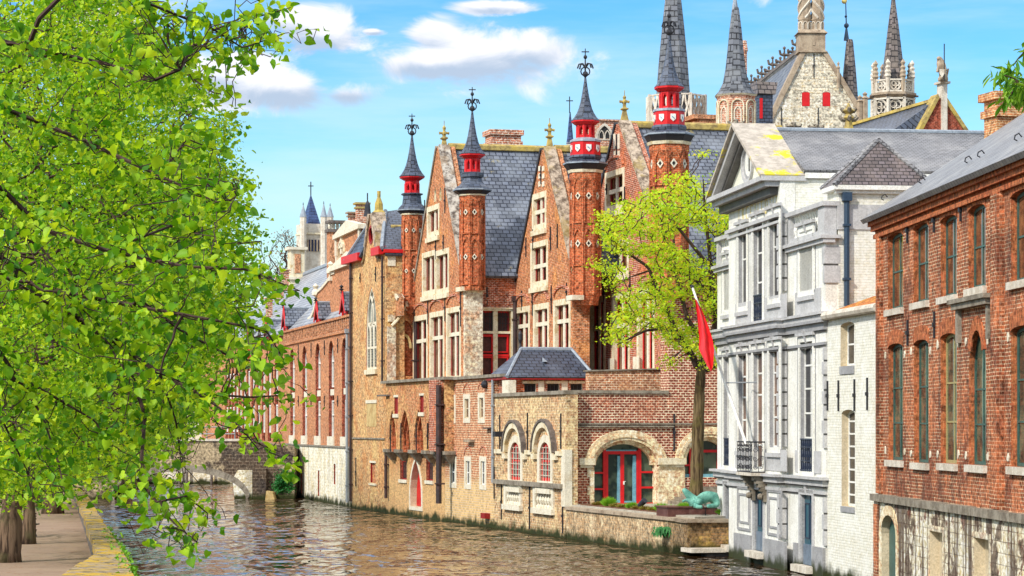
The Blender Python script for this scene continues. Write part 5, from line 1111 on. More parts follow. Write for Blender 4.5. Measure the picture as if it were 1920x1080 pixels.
# second floor
sash(H, h0, 1357.5, 1374, 487, 581); sash(HC, hC, 1385, 1401, 430, 575, railing=None); sash(HC, hC, 1413, 1431, 414, 612, rows=(.42, .7), railing=1.25, sill=False); sash(HC, hC, 1443, 1462, 401, 560)
sash(H, h0, 1500, 1525, 433, 545)
# first floor
sash(H, h0, 1357.5, 1374, 667, 873, rows=(.28, .5, .72), railing=1.15, sill=False, pane='glass_dark'); sash(HC, hC, 1385, 1401, 660, 835, rows=(.28, .52, .74), pane='glass_brown', zbot=zf1 + 1.0)
sash(HC, hC, 1413, 1431, 655, 880, rows=(.2, .4, .62, .8), pane='glass_brown', zbot=zf1 + .15, sill=False); sash(HC, hC, 1443, 1462, 649, 835, rows=(.3, .52, .74), pane='glass_brown', zbot=zf1 + 1.0)
sash(H, h0, 1501, 1525, 641, 884, rows=(.26, .45, .64, .82), railing=1.2, sill=False)
# ground floor doors
for fc, hh, a, b, yt, zb in ((H, h0, 1360, 1376, 908, .45), (HC, hC, 1415, 1433, 918, .5), (H, h0, 1503, 1525, 928, .3)):
    s0, s1 = fc.s(a), fc.s(b); z1 = zt(fc, a, b, yt); l = arch(s0, s1, zb, z1); hh.append((l, .17, 1))
    m = MB(); m.box(fc, s0, s1, zb + .75, z1, -.17, -.12); d = m.build('door', 'teal_door', B); m = MB(); m.box(fc, s0, s1, zb, zb + .75, -.17, -.06); m.build('flood_board', 'blue_board', d)
    m = MB(); mid = (s0 + s1) / 2; m.box(fc, mid - .02, mid + .02, zb + .8, z1, -.12, -.105)
    for q in (s0 + .12, mid + .1): m.ring(fc, [(q, zb + .95), (q + (s1 - s0) / 2 - .24, zb + .95), (q + (s1 - s0) / 2 - .24, z1 - .3), (q, z1 - .3)], inset([(q, zb + .95), (q + (s1 - s0) / 2 - .24, zb + .95), (q + (s1 - s0) / 2 - .24, z1 - .3), (q, z1 - .3)], .05), -.12, -.09)
    m.build('door_panel', 'iron_blue', d)
    m = MB(); q = inset(l, -.22); m.ring(fc, q, inset(l, -.003), 0, .07); m.hexa([fc.P(mid - .1, z1 + .01, .07), fc.P(mid + .1, z1 + .01, .07), fc.P(mid + .1, z1 + .01, 0), fc.P(mid - .1, z1 + .01, 0), fc.P(mid - .16, z1 + .4, .12), fc.P(mid + .16, z1 + .4, .12), fc.P(mid + .16, z1 + .4, 0), fc.P(mid - .16, z1 + .4, 0)]); m.build('surround', 'plaster_mid', d)
    m = MB(); m.box(fc, s0 - .3, s1 + .3, zb - .25, zb, -.3, .35); m.build('sill', 'stone_pale', d)
sA, sB, sC, sD = H.s(1345), H.s(1379), H.s(1476), H.s(1548)
m = MB(); m.wall(H, [(sA, -1), (sD, -1), (sD, ztop - 1.3), (sA, ztop - 1.3)], h0, 9.0)
o = m.build('wall', ['plaster', 'plaster_grey', 'plaster_mid'], B)  # second slot darkens the window reveals: shade put into the colour
m = MB(); m.wall(HC, [(sB, -1), (sC, -1), (sC, 14.7), (sB, 14.7)], hC, -.0 + .28 + .3, mr=1); m.build('central_bay', ['plaster', 'plaster_grey'], B)
m = MB(); m.box(H, sB + .02, sC - .02, 11, 14.65, -8.8, 0.0); m.build('attic_wall', 'brick_white', B)
# bands: plinths, floors
def belt(z0, z1, pr, mat, name, bays=True, cap=None):
    m = MB()
    m.box(HC, sB - pr, sC + pr, z0, z1, -.28 - .001, pr); m.box(H, sA - pr, sB - pr - .001, z0, z1, 0.0, pr); m.box(H, sC + pr + .001, sD + pr, z0, z1, 0.0, pr)
    m.box(H, sD, sD + pr, z0, z1, -.6, -.001)
    if cap: m.box(HC, sB - cap, sC + cap, z1, z1 + .1, -.28, cap); m.box(H, sA - cap, sB - cap, z1, z1 + .1, 0, cap); m.box(H, sC + cap, sD + cap, z1, z1 + .1, -.3, cap)
    o = m.build(name, mat, B); m = MB(); p2 = max(.03, pr - .05); m.box(HC, sB - p2, sC + p2, z0 - .07, z0 - .002, -.279, p2); m.box(H, sA - p2, sB - p2 - .001, z0 - .07, z0 - .002, 0.002, p2); m.box(H, sC + p2 + .001, sD + p2, z0 - .07, z0 - .002, 0.002, p2); m.build('underside_shade', 'cornice_dark', B); return o  # dark strip below each belt, painted as the shade under it
belt(zf1 - .32, zf1 - .1, .16, 'plaster_mid', 'ledge', cap=.30); belt(zf1 - .62, zf1 - .5, .07, 'plaster_mid', 'moulding')
belt(zf2 - .42, zf2 - .16, .10, 'plaster_grey', 'ledge', cap=.24); belt(zf2 - .16 + .1, zf2 + .12, .2, 'plaster_mid', 'ledge', cap=.3)
belt(zf2 - .95, zf2 - .85, .06, 'plaster_grey', 'moulding')
# plinths with door gaps
for fc, a, b in ((H, 1345, 1357), (HC, 1380, 1412), (HC, 1436, 1476), (H, 1492, 1500), (H, 1528, 1548)): m = MB(); m.box(fc, fc.s(a), fc.s(b), -.4, 1.05, 0.003, .1); m.build('plinth', 'plaster_grey', B)
for a, b in ((1384, 1408), (1440, 1467)):
    s0, s1 = HC.s(a), HC.s(b); q = arch(s0, s1, 1.2, 2.95); m = MB(); m.ring(HC, q, inset(q, .1), 0, .05); m.ring(HC, inset(q, .28), inset(q, .36), 0, .04); m.build('wall_panel', 'plaster_grey', B)
for fc, a, b in ((HC, 1380, 1411), (HC, 1434, 1476), (H, 1492, 1500), (H, 1527, 1540)): # grey dados at the foot of the first floor
    m = MB(); m.box(fc, fc.s(a), fc.s(b), zf1 + .12, zf1 + .92, .003, .035); m.build('dado', 'plaster_mid', B)
for fc, a, b in ((HC, 1380, 1411), (HC, 1434, 1476), (H, 1492, 1540)):
    m = MB(); m.box(fc, fc.s(a), fc.s(b), zf2 + .2, zf2 + 1.1, .003, .03); m.build('dado', 'plaster_mid', B)
# quoins: grey blocks wrapping the corners
def quoins(fc, s, z0, z1, side, w=.34):
    n = int((z1 - z0) / .46); m = MB(); hh_ = (z1 - z0) / n
    for i in range(n):
        e = .12 if i % 2 else 0; z = z0 + i * hh_; m.box(fc, s - w - e, s + .03, z + .035, z + hh_ - .035, -.28 + .004 if side == 1 else -.52, .06)
    m.box(fc, s - w - .02, s + .012, z0 + .05, z1 - .05, -.27 if side == 1 else -.5, .02, 1); return m.build('quoins', ['plaster_mid', 'cornice_dark'], B)
QL = (zf1 + 1.0, zf2 - 1.0), (zf2 + 1.2, 13.0), (1.1, zf1 - .7)
for z0, z1 in QL: quoins(HC, sC + .03, z0, z1, 1, .26)
for z0, z1 in ((zf1 + 1.0, zf2 - 1.0), (zf2 + 1.2, 11.75), (1.1, zf1 - .7)): quoins(H, sD + .03, z0, z1, 2, .22)
# side bay cornices with balustrades
for a, b, sa_, sb_ in ((1345, 1378, sA, sB), (1490, 1548, sC + .3, sD)):
    m = MB(); m.box(H, sa_ - .15, sb_ + .2, ztop - 1.45, ztop - 1.3, -.3, .14); m.box(H, sa_ - .2, sb_ + .25, ztop - 1.3, ztop - 1.18, -.5, .24); m.box(H, sa_, sb_, ztop - 1.18, ztop - .98, -.4, .05)
    m.box(H, sa_ - .05, sb_ + .08, ztop - .14, ztop + .02, -.5, .14); m.box(H, sa_, sa_ + .35, ztop - .98, ztop - .14, -.4, .04); m.box(H, sb_ - .9 if sb_ == sD else sb_ - .3, sb_, ztop - .98, ztop - .14, -.4, .05); bl = m.build('balustrade', 'plaster_mid', B)
    a_, b_ = sa_ + .4, sb_ - (.95 if sb_ == sD else .35); k = max(4, int((b_ - a_) / .36))
    for i in range(k):
        q = H.P(a_ + (b_ - a_) * (i + .5) / k, 0, -.15); r_ = .11; z0 = ztop - .98; z1 = ztop - .14; H_ = z1 - z0; m = MB()
        m.lathe(q[0], q[1], [(r_, z0), (r_ * .5, z0 + .12 * H_), (r_ * 1.1, z0 + .36 * H_), (r_ * .45, z0 + .7 * H_), (r_, z0 + .95 * H_), (r_, z1)], 7); m.build('baluster', 'plaster', bl)
m = MB(); m.box(H, sD - .9, sD + .1, ztop - .98, ztop - .1, -.41, -2.2); m.build('balustrade', 'plaster_mid', B)
# pediment
c0, c1 = HC.s(1358), HC.s(1462); mid = (c0 + c1) / 2; zp = 14.7; za = 17.25
m = MB(); m.box(HC, c0 + .1, c1 - .05, zp - .32, zp - .12, -1.0, .55); m.box(HC, c0, c1 + .1, zp - .12, zp + .06, -1.0, .75); m.build('cornice', 'plaster_mid', B)
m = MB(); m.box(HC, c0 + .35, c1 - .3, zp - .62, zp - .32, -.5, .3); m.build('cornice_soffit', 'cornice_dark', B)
m = MB(); m.prism(HC, [(c0 + .3, zp + .06), (c1 - .3, zp + .06), (mid, za - .35)], -1.2, .05)
m.build('tympanum', 'plaster_cream', B)
m = MB(); k = .34
for sg, e in ((-1, c0), (1, c1)):
    L = [(e, zp + .06), (e - sg * .55, zp + .06), (mid, za - k), (mid, za)]; m.prism(HC, L, -.1, .62)
m.build('raking_cornice', 'plaster_mid', B)
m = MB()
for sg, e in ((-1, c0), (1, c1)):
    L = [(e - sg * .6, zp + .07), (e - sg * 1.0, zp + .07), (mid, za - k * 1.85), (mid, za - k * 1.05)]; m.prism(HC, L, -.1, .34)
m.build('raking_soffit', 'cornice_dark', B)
m = MB()
for sg, e in ((-1, c0), (1, c1)): m.slab([HC.P(e + sg * .12, zp + .1, .78), HC.P(mid, za + .06, .78), HC.P(mid, za + .06, -.95), HC.P(e + sg * .12, zp + .1, -.95)], .12)
m.build('raking_slab', 'pediment_slab', B)
ov = [(mid - .1 + .98 * math.cos(t), zp + 1.02 + .78 * math.sin(t)) for t in np.linspace(0, 2 * math.pi, 25)[:-1]]
m = MB(); m.ring(HC, ov, inset(ov, .14), .05, .16); o = m.build('oculus', 'plaster_mid', B); m = MB(); m.tess(HC, [inset(ov, .12)], .07); m.build('oculus_recess', 'plaster_grey', o)
ov2 = [(s + .16, z) for s, z in inset(ov, .26)]; m = MB(); m.tess(HC, [ov2], .09); m.build('pane', 'plaster', o); m = MB(); m.box(HC, mid + .18, mid + .24, zp + .7, zp + 1.3, .095, .13); m.build('glazing_bar', 'iron', o)
# frieze with worn gilt lettering
zfz = 13.35; m = MB(); m.box(HC, sB - .08, sC + .08, 13.22, 13.36, -.4, .16); m.box(HC, sB - .04, sC + .04, 13.0, 13.1, -.4, .08); m.build('moulding', 'plaster_mid', B)
tcu = bpy.data.curves.new('inscription', 'FONT'); tcu.body = 'T B C C I I T D I I I'; tcu.size = .88; tcu.space_character = 1.25; tcu.extrude = .008
to = bpy.data.objects.new('tmp', tcu); COL.objects.link(to); bpy.context.view_layer.update(); tme = bpy.data.meshes.new_from_object(to.evaluated_get(bpy.context.evaluated_depsgraph_get())); COL.objects.unlink(to)
sT0, sT1 = HC.s(1384), HC.s(1456); xs = [v.co.x for v in tme.vertices]; xm, xM = min(xs), max(xs); off = wloc(B)
for v in tme.vertices:
    q = HC.P(sT0 + (v.co.x - xm) / (xM - xm) * (sT1 - sT0), 13.52 + v.co.y, .004 + v.co.z); v.co = Vector(q) - off
tme.materials.append(M['gold']); io = bpy.data.objects.new('inscription', tme); COL.objects.link(io); io.parent = B
# roof
s_r = mid; zrd = 17.05; zea = 15.0; back = 11.5
ru = HC.s(1500) - mid
m = MB()
for sg in (-1, 1): m.slab([HC.P(mid + sg * (c1 - mid + .15), zea, -.9), HC.P(mid + sg * (c1 - mid + .15), zea, -back), HC.P(mid, zrd, -back), HC.P(mid, zrd, -.9)], .15)
m.build('roof', 'slate_grey', B)
m = MB(); m.tube([HC.P(mid, zrd + .03, -1), HC.P(mid, zrd + .03, -back)], .09, 6); m.build('ridge', 'lead', B)
m = MB(); m.box(HC, c1 - .25, c1 + .15, zea - .32, zea - .12, -back, -.95); m.build('fascia', 'white', B)
m = MB(); m.box(HC, sC - .3, c1 - .26, 11, zea - .15, -back, -.95); m.build('side_wall', 'brick_white', B)
# rear block with pyramid roof and plain painted wall facing the camera
q0 = H.P(sD + .12, 0, -.45); RW = Face(1566, q0[1] + .05, u=PUH); zb_e = ZY(357, RW.Y(1640)); e1 = RW.s(1745)
m = MB(); m.wall(RW, [(.12, 0), (e1, 0), (e1, zb_e), (.12, zb_e)], [], 1.55); m.build('rear_wall', ['brick_white'], B)
m = MB(); m.box(RW, -.1, e1 + .15, zb_e, zb_e + .16, -1.7, .25); m.box(RW, .0, e1 + .1, zb_e - .12, zb_e - .003, -.1, .12); m.build('fascia', 'white', B)
zb_e += .16; ap = RW.P(RW.s(1657), ZY(262, RW.Y(1650) + .8), -.75); cs = [RW.P(-.1, zb_e, .25), RW.P(e1 + .1, zb_e, .25), RW.P(e1 + .1, zb_e, -1.65), RW.P(-.1, zb_e, -1.65)]
m = MB()
for i in range(4): m.slab([cs[i], cs[(i + 1) % 4], ap], .1)
m.build('pyramid_roof', 'slate_brown', B)
m = MB(); m.tube([cs[0], ap], .09, 5); m.tube([cs[1], ap], .09, 5); m.tube([cs[3], ap], .09, 5); m.build('hip_tiles', 'slate_grey', B)
pipe(B, RW, 1586, 372, 574, .12, .1, 'pipe_blue', True)
# balcony in the middle of the first floor
b0, b1 = HC.s(1411), HC.s(1440); zb = zf1 - .1; m = MB(); m.box(HC, b0, b1, zb, zb + .12, .1, .66); bal = m.build('balcony', 'stone_pale', B)
m = MB(); z0, z1 = zb + .14, zb + 1.3
loopb = [(b0 + .05, .1), (b0 + .05, .62), (b1 - .05, .62), (b1 - .05, .1)]
for (sa_, da), (sb_, db) in zip(loopb[:-1], loopb[1:]):
    for z in (z0, z1): m.tube([HC.P(sa_, z, da), HC.P(sb_, z, db)], .028, 4)
    L_ = math.hypot(sb_ - sa_, db - da); k = max(2, int(L_ / .26))
    for i in range(k + 1):
        t = i / k; p = HC.P(sa_ + (sb_ - sa_) * t, 0, da + (db - da) * t); m.tube([(p[0], p[1], z0), (p[0], p[1], z1)], .012, 4)
        if i < k:
            t2 = (i + .5) / k; ds = (sb_ - sa_) / L_; dd = (db - da) / L_; sgn = 1 if i % 2 else -1
            for zc_, rr in ((.2, .1), (.52, .11), (.86, .1), (1.02, .06)):
                pts = []
                for w_ in np.linspace(0, 1.6 * math.pi * 1.3, 12):
                    r_ = rr * (1 - w_ / 9); a = sgn * w_ + i; x_ = r_ * math.cos(a); pts.append(HC.P(sa_ + (sb_ - sa_) * t2 + ds * x_, z0 + zc_ + r_ * math.sin(a), da + (db - da) * t2 + dd * x_))
                m.tube(pts, .014, 3)
m.build('railing', 'iron', bal)
for s in (b0 + .35, b1 - .35):
    m = MB(); m.prism(HC, [(s - .14, zb - 1.0), (s + .14, zb - 1.0), (s + .2, zb), (s - .2, zb)], .0, .12)
    for i in range(5): m.box(HC, s - .15 - i * .012, s + .15 + i * .012, zb - .75 + i * .15, zb - .61 + i * .15, .1, .16 + i * .09)
    m.ball(HC.P(s, zb - .8, .22), .13); m.build('corbel', 'stone_ledge', bal)
# flag on its slanting pole
bs = HC.P(HC.s(1428), zb + 1.2, .6); tp = Vector((XP(1298, 104), 104.0, ZY(538, 104)))
FL = thing('flag', bs, 'plain red flag hanging from a white pole slanting out over the balcony', 'flag')
m = MB(); m.tube([bs, tp], [.06, .045], 8); m.build('pole', 'white', FL); m = MB(); m.ball(tp, .09); m.build('pole_knob', 'iron', FL)
fb = MB(); nU, nV = 10, 26; bsv = Vector(bs)
edge = lambda y: tp + (bsv - tp) * y
grid = []
for j in range(nV + 1):
    t = j / nV; row = []
    xl = np.interp(t, [0, .12, .3, .55, .7, .82, .92, 1], [1303, 1305, 1308, 1311, 1310, 1318, 1324, 1333]); xr = np.interp(t, [0, .12, .3, .55, .7, .82, .92, 1], [1306, 1315, 1325, 1336, 1339, 1338, 1337, 1335]); y = 562 + 132 * t
    for i in range(nU + 1):
        u = i / nU; dep = 103.5 - 3.8 * t + .16 * math.sin(u * 9 + t * 2.5) * (0.3 + t)
        row.append((XP(xl + (xr - xl) * u, dep), dep, ZY(y + 3 * math.sin(u * 9), dep)))
    grid.append(row)
for j in range(nV):
    for i in range(nU): fb.poly([grid[j][i], grid[j][i + 1], grid[j + 1][i + 1], grid[j + 1][i]])
fb.build('cloth', 'red', FL, smooth=True)
m = MB(); p = Vector(H.P(H.s(1360), ZY(710, 106), 0)); q = bsv + (tp - bsv) * .38; m.tube([HC.P(HC.s(1420), q.z + .0, .02), q], .025, 4); m.build('stay', 'pipe_grey', FL)

# ---------------------------------------------------------------- low white annex
AN = H.off(-.05); B = thing('annex', AN.P(AN.s(1600), 0, -2), 'low white painted brick annex with two deep windows between townhouse and red house', 'house'); h = []
x0, x1 = sD + .06, AN.s(1654); za_ = 9.2
window(B, AN, h, 1576, 1602, 604, 686, kind='seg', rise=.12, depth=.28, cols=2, rows=(.5,), fw=.09, mw=.06, fm='white', pane='glass_dark', rm=1, sill=(.28, 'plaster_grey', .02, .04))
window(B, AN, h, 1578, 1603, 768, 950, kind='seg', rise=.15, depth=.28, cols=2, rows=(.12, .25, .38, .5, .62, .75, .88), fw=.09, mw=.06, fm='white', pane='glass_dark', rm=1, sill=(.2, 'plaster_grey', .02, .04))
m = MB(); m.wall(AN, [(x0, -1), (x1, -1), (x1, za_), (x0, za_)], h, 4.0); m.build('wall', ['brick_white', 'sand_jamb'], B)
m = MB(); m.tube([AN.P(x0 + .2, za_ + .04, .16), AN.P(x1 - .02, za_ + .04, .16)], .15, 8); m.build('gutter', 'stone_pale', B)
m = MB(); m.slab([AN.P(x0 + .2, za_ + .14, .1), AN.P(x1, za_ + .14, .1), AN.P(x1, za_ + .75, -1.6), AN.P(x0 + .2, za_ + .75, -1.6)], .1); m.build('roof', 'roof_tile', B)
anchors(B, AN, [(1553, 714, 770), (1573.5, 713, 771), (1603.5, 711, 771), (1627.5, 708, 769)], w=.03)
# ---------------------------------------------------------------- red brick house at the right edge
K = Face(1647, 83, vp=710); B = thing('brick_house', K.P(K.s(1780), 0, -3), 'red brick house with green windows on a stained stone base at right edge', 'house')
x0, x1 = 0.0, K.s(2180); zE, zL = 12.0, 3.05; h = []; hb = []
up = [(1665, 1693, 437, 579), (1713, 1741, 419, 566), (1764, 1794, 404, 555), (1816, 1848, 384, 539), (1896, 1938, 355, 525)]
lo = [(1666, 1693, 644, 863), (1714, 1741, 637, 868), (1764, 1794, 625, 869), None, (1896, 1942, 610, 876)]
sp_ = K.s(1938) - K.s(1896)
def kw(a, b, yt, yb, z=None, rows=(.5,), kind='seg', rise=.14, fm='green_paint', **k):
    return window(B, K, h, a, b, yt, yb, kind=kind, rise=rise, depth=.19, cols=2, rows=rows, fw=.095, mw=.05, fm=fm, pane='glass_brown' if yb < 600 else 'glass_green', rm=1, sill=(.2, 'stone_pale', .12, .12), **k)
for i, w in enumerate(up): kw(*w)
for i, w in enumerate(lo):
    if w: kw(*w, rows=(.32, .62), fm='yellow_frame' if i == 2 else 'green_paint')
w = kw(1817, 1849, 618, 872, kind='round', rise=(K.s(1849) - K.s(1817)) * .55, rows=(.3, .56)); w['label'] = 'tall round-headed green window under a stone ledge'
e0, e1 = K.s(1938) + 1.0, K.s(1942) + 1.1
for k_ in range(3):   # windows beyond the frame edge, same rhythm
    a = K.s(1896) + (k_ + 1) * 2.3
    for z1, z0 in ((zt(K, *up[4][:2], up[4][2]), zt(K, *up[4][:2], up[4][3])), (zt(K, *lo[4][:2], lo[4][2]), zt(K, *lo[4][:2], lo[4][3]))): window(B, K, h, 0, 0, 0, 0, kind='seg', rise=.14, depth=.19, rows=(.5,), fm='green_paint', rm=1, ss=(a, a + 1.15), zz=(z1, z0), sill=(.2, 'stone_pale'))
h = [x for x in h if x[0][1][0] < x1 - .2]
m = MB(); m.wall(K, [(x0, zL), (x1, zL), (x1, zE), (x0, zE)], h, 8.0); m.build('wall', ['brick_right', 'brick_right_plain'], B)
# base wall
hb.append((arch(K.s(1660), K.s(1688), -.5, K.z(1674, 966), 'round', .62), .3, 1))
for a, b, yt in ((1751, 1776, 997), (1835, 1864, 1010), (1935, 1968, 1028)): hb.append((arch(K.s(a), K.s(b), .1, zt(K, a, b, yt)), .3, 1))
KB = K.off(.12); m = MB(); m.wall(KB, [(x0 - .12, -1), (x1, -1), (x1, zL - .1), (x0 - .12, zL - .1)], hb, 8.0); m.build('base', ['stone_base', 'sand_jamb'], B)
m = MB(); q = arch(KB.s(1664) - .02, KB.s(1686), -.5, KB.z(1674, 966), 'round', .62); m.prism(KB, inset(hb[0][0], .02), -.29, -.24); d_ = m.build('door', 'green_paint', B)
m = MB(); q = hb[0][0]; m.ring(KB, inset(q, -.32), inset(q, -.003), -.02, .03); m.build('door_surround', 'stone_cream', d_)
for l, *_ in hb[1:]:
    m = MB(); m.ring(KB, inset(l, -.16), inset(l, -.003), -.02, .025); bw_ = m.build('blind_window', 'stone_white', B); m = MB(); m.tess(KB, [l], -.28); m.build('recess', 'sand_jamb', bw_)
m = MB(); n = 26
for i in range(n):
    a = x0 - .25 + (x1 - x0) * i / n; b = x0 - .25 + (x1 - x0) * (i + 1) / n; m.box(K, a, b - .015, zL - .1 + .003, zL + .12 + .01 * (i % 3), -.1, .24 + .012 * (i % 2))
m.build('ledge', 'stone_ledge', B)
# window arches (upright bricks), pilaster strip, cornice
for (a, b, yt) in [(u[0], u[1], u[2]) for u in up] + [(u[0], u[1], u[2]) for u in lo if u]:
    s0, s1 = K.s(a), K.s(b); z1 = zt(K, a, b, yt); q0_ = arch(s0 - .12, s1 + .12, z1 - .4, z1 + .44, 'seg', .22); q1_ = arch(s0 - .02, s1 + .02, z1 - .4, z1 + .003, 'seg', .14)
    m = MB(); m.ring(K, q0_[2:], q1_[2:], 0, .025); m.build('window_arch', 'brick_right_plain', B)
s0, s1 = K.s(1817), K.s(1849); z1 = zt(K, 1817, 1849, 618); mid = (s0 + s1) / 2; q = arch(mid - .95, mid + .95, z1 - 1.6, z1 + .35, 'round', .9)
m = MB(); m.ring(K, q[2:], inset(q, .36)[2:], 0, .04); m.build('window_arch', 'brick_right_plain', B)
m = MB(); m.box(K, K.s(1797), K.s(1862), z1 + .62, z1 + .78, 0, .22); m.box(K, K.s(1795), K.s(1864), z1 + .78, z1 + .9, 0, .3); m.box(K, K.s(1799), K.s(1803), z1 - .3, z1 + .62, 0, .12); m.box(K, K.s(1856), K.s(1860), z1 - .3, z1 + .62, 0, .12); m.build('hood_ledge', 'stone_ledge', B)
for a, b in ((1648, 1655), (1864, 1882)): m = MB(); m.box(K, K.s(a) + (.02 if a > 1650 else 0), K.s(b), zL + .15, zE - .55, .0, .10); m.box(K, K.s(a) + .15, K.s(b) - .15, zL + .16, zE - .56, .1, .14); m.build('pilaster', 'brick_right', B)
m = MB()
for i, (z0, z1, p) in enumerate(((zE - .55, zE - .42, .12), (zE - .42, zE - .32, .05), (zE - .32, zE - .16, .2), (zE - .16, zE + .05, .3))): m.box(K, x0 - .3, x1, z0, z1, -.1, p)
m.build('cornice', 'brick_right_plain', B)
m = MB(); m.box(K, x0, K.s(1655), 0, zL - .2, .13, .17); m.build('corner_bricks', 'brick_right', B)
anchors(B, K, [(1703, 409, 456), (1703.5, 600, 648), (1753, 391, 436), (1753.5, 584, 634), (1803, 372, 415), (1801, 584, 625), (1879, 342, 392)])
rr_ = np.random.default_rng(3)
for (a, b, yt, yb) in lo[:3] + [(1817, 1849, 618, 872), lo[4]]:    # chipped pale stones where shutters were hung
    for x_, y_ in ((a - 5, yt + 22), (b + 4, yt + 20), (a - 5, yb - 18), (b + 4, yb - 16)):
        s, z = K.q(x_, y_); m = MB(); m.prism(K, [(s + .09 * math.cos(t) * (0.7 + .6 * rr_.random()), z + .12 * math.sin(t) * (.7 + .6 * rr_.random())) for t in np.linspace(0, 2 * math.pi, 8)[:-1]], 0, .03); m.build('stone_patch', 'trim_white', B)
# roof
zr_ = zE + .08; run = 7.2; zk = zr_ + run * .70; m = MB()
m.slab([K.P(x0 - .5, zr_, .5), K.P(x1, zr_, .5), K.P(x1, zk, -run), K.P(x0 - .5, zk, -run)], .16); m.slab([K.P(x0 - .5, zk, -run), K.P(x1, zk, -run), K.P(x1, zr_, -run * 2), K.P(x0 - .5, zr_, -run * 2)], .16); m.build('roof', 'slate_worn', B)
m = MB(); m.prism(K, [(x0, zE - .1), (x0 + .3, zE - .1), (x0 + .3, zE), (x0, zE)], -12, -8.0); m.tess(Face.off(K, 0), [[(x0, 11), (x0 + .01, 11), (x0 + .01, 12)]], -8)
g1, g2, g3 = K.P(x0 + .0, zE, -.1), K.P(x0, zk - .2, -run), K.P(x0, zE, -run * 2 + .5); m.poly([g1, g2, g3]); m.build('side_gable', 'brick_right', B)
for px, py in ((1664, 392), (1735, 346), (1822, 318), (1846, 306), (1916, 272)):
    d = -.9; q = K.off(d); s = q.s(px); z = zr_ + (.5 - d) * .70; c = q.P(s, z, 0); m = MB(); m.tube([(c[0], c[1], c[2]), (c[0] - .08, c[1], c[2] + .1), (c[0] - .18, c[1], c[2] + .04), (c[0] - .2, c[1], c[2] - .06), (c[0] - .12, c[1], c[2] - .1)], .02, 4); m.build('roof_hook', 'iron', B)
ch = chimney(B, 1870, 1945, 186, 320, 88, mat='brick_chimney', cap='brick_chimney', depth=1.0)
# ---------------------------------------------------------------- town hall and towers behind
def lth(T_, name, mat, cx, Y, prof, n=8, rot=None, smooth=False):
    m = MB(); k = Y / FOC; m.lathe(XP(cx, Y), Y, [(hw * k, ZY(y, Y)) for hw, y in prof], n, rot); return m.build(name, mat, T_, smooth)
def tower(nm, cx, Y, label, cat): return thing(nm, (XP(cx, Y), Y, 0), label, cat)
def ringdeco(T_, name, mat, cx, Y, hw, y0, y1, kind, n=8, rot=math.pi / 8, per=1, rad=.06):
    k = Y / FOC; m = MB()
    for i in range(n):
        f = facet(XP(cx, Y), Y, hw * k, i, rot) if n == 8 else None
        hwid = hw * k * math.tan(math.pi / 8); z0, z1 = ZY(y1, Y), ZY(y0, Y)
        m.box(f, -hwid, hwid, z0, z0 + .12, -.1, .06); m.box(f, -hwid, hwid, z1 - .12, z1, -.1, .08); m.box(f, hwid - .1, hwid + .1, z0, z1 + .05, -.12, .08)
        for j in range(per):
            c = -hwid + 2 * hwid * (j + .5) / per; r = min((z1 - z0) * .36, hwid / per * .8); zc = (z0 + z1) / 2
            if kind == 'quatre':
                for a in range(4): m.tube([f.P(c + r * .45 * math.cos(a * math.pi / 2 + math.pi / 4) + r * .5 * math.cos(t), zc + r * .45 * math.sin(a * math.pi / 2 + math.pi / 4) + r * .5 * math.sin(t), 0) for t in np.linspace(0, 2 * math.pi, 8)], rad, 3)
                m.tube([f.P(c + r * 1.1 * math.cos(t), zc + r * 1.1 * math.sin(t), 0) for t in np.linspace(0, 2 * math.pi, 11)], rad, 3)
            else:
                for sg in (-1, 1): m.tube([f.P(c + sg * hwid / per * .8 * math.cos(t), z0 + (z1 - z0) * (t / math.pi), 0) for t in np.linspace(0, math.pi, 8)], rad, 3)
    return m.build(name, mat, T_)
# large stair tower with parapet
T = tower('spire_tower', 1266, 205, 'massive slate spire rising from a brick drum with pale openwork parapet', 'tower')
lth(T, 'drum', 'brick_far', 1268, 205, [(50, 560), (50, 234), (54, 231)]); lth(T, 'parapet_floor', 'stone_pale', 1268, 205, [(53, 234), (56, 231), (56, 229)])
ringdeco(T, 'parapet', 'stone_pale', 1268, 205, 56, 181, 231, 'lens', per=4, rad=.1)
lth(T, 'spire', 'slate_spire', 1262, 204, [(34, 235), (33.5, 178), (29, 120), (22, 50), (15, -10), (7, -120), (.5, -230)])
# brick annexe wall beside it
B = thing('brick_tower', (XP(1325, 200), 200, 0), 'low orange brick block with stepped top between the big spire and the arcaded turret', 'building')
f = Face(1300, 200, u=PU); m = MB(); m.box(f, 0, f.s(1352), 0, ZY(228, 200), -4, 0); m.box(f, .0, f.s(1352), ZY(222, 200), ZY(214, 200), -4, .1); m.box(f, f.s(1312), f.s(1352), ZY(228, 200), ZY(222, 200), -4, -.05); m.build('wall', 'brick_palace', B)
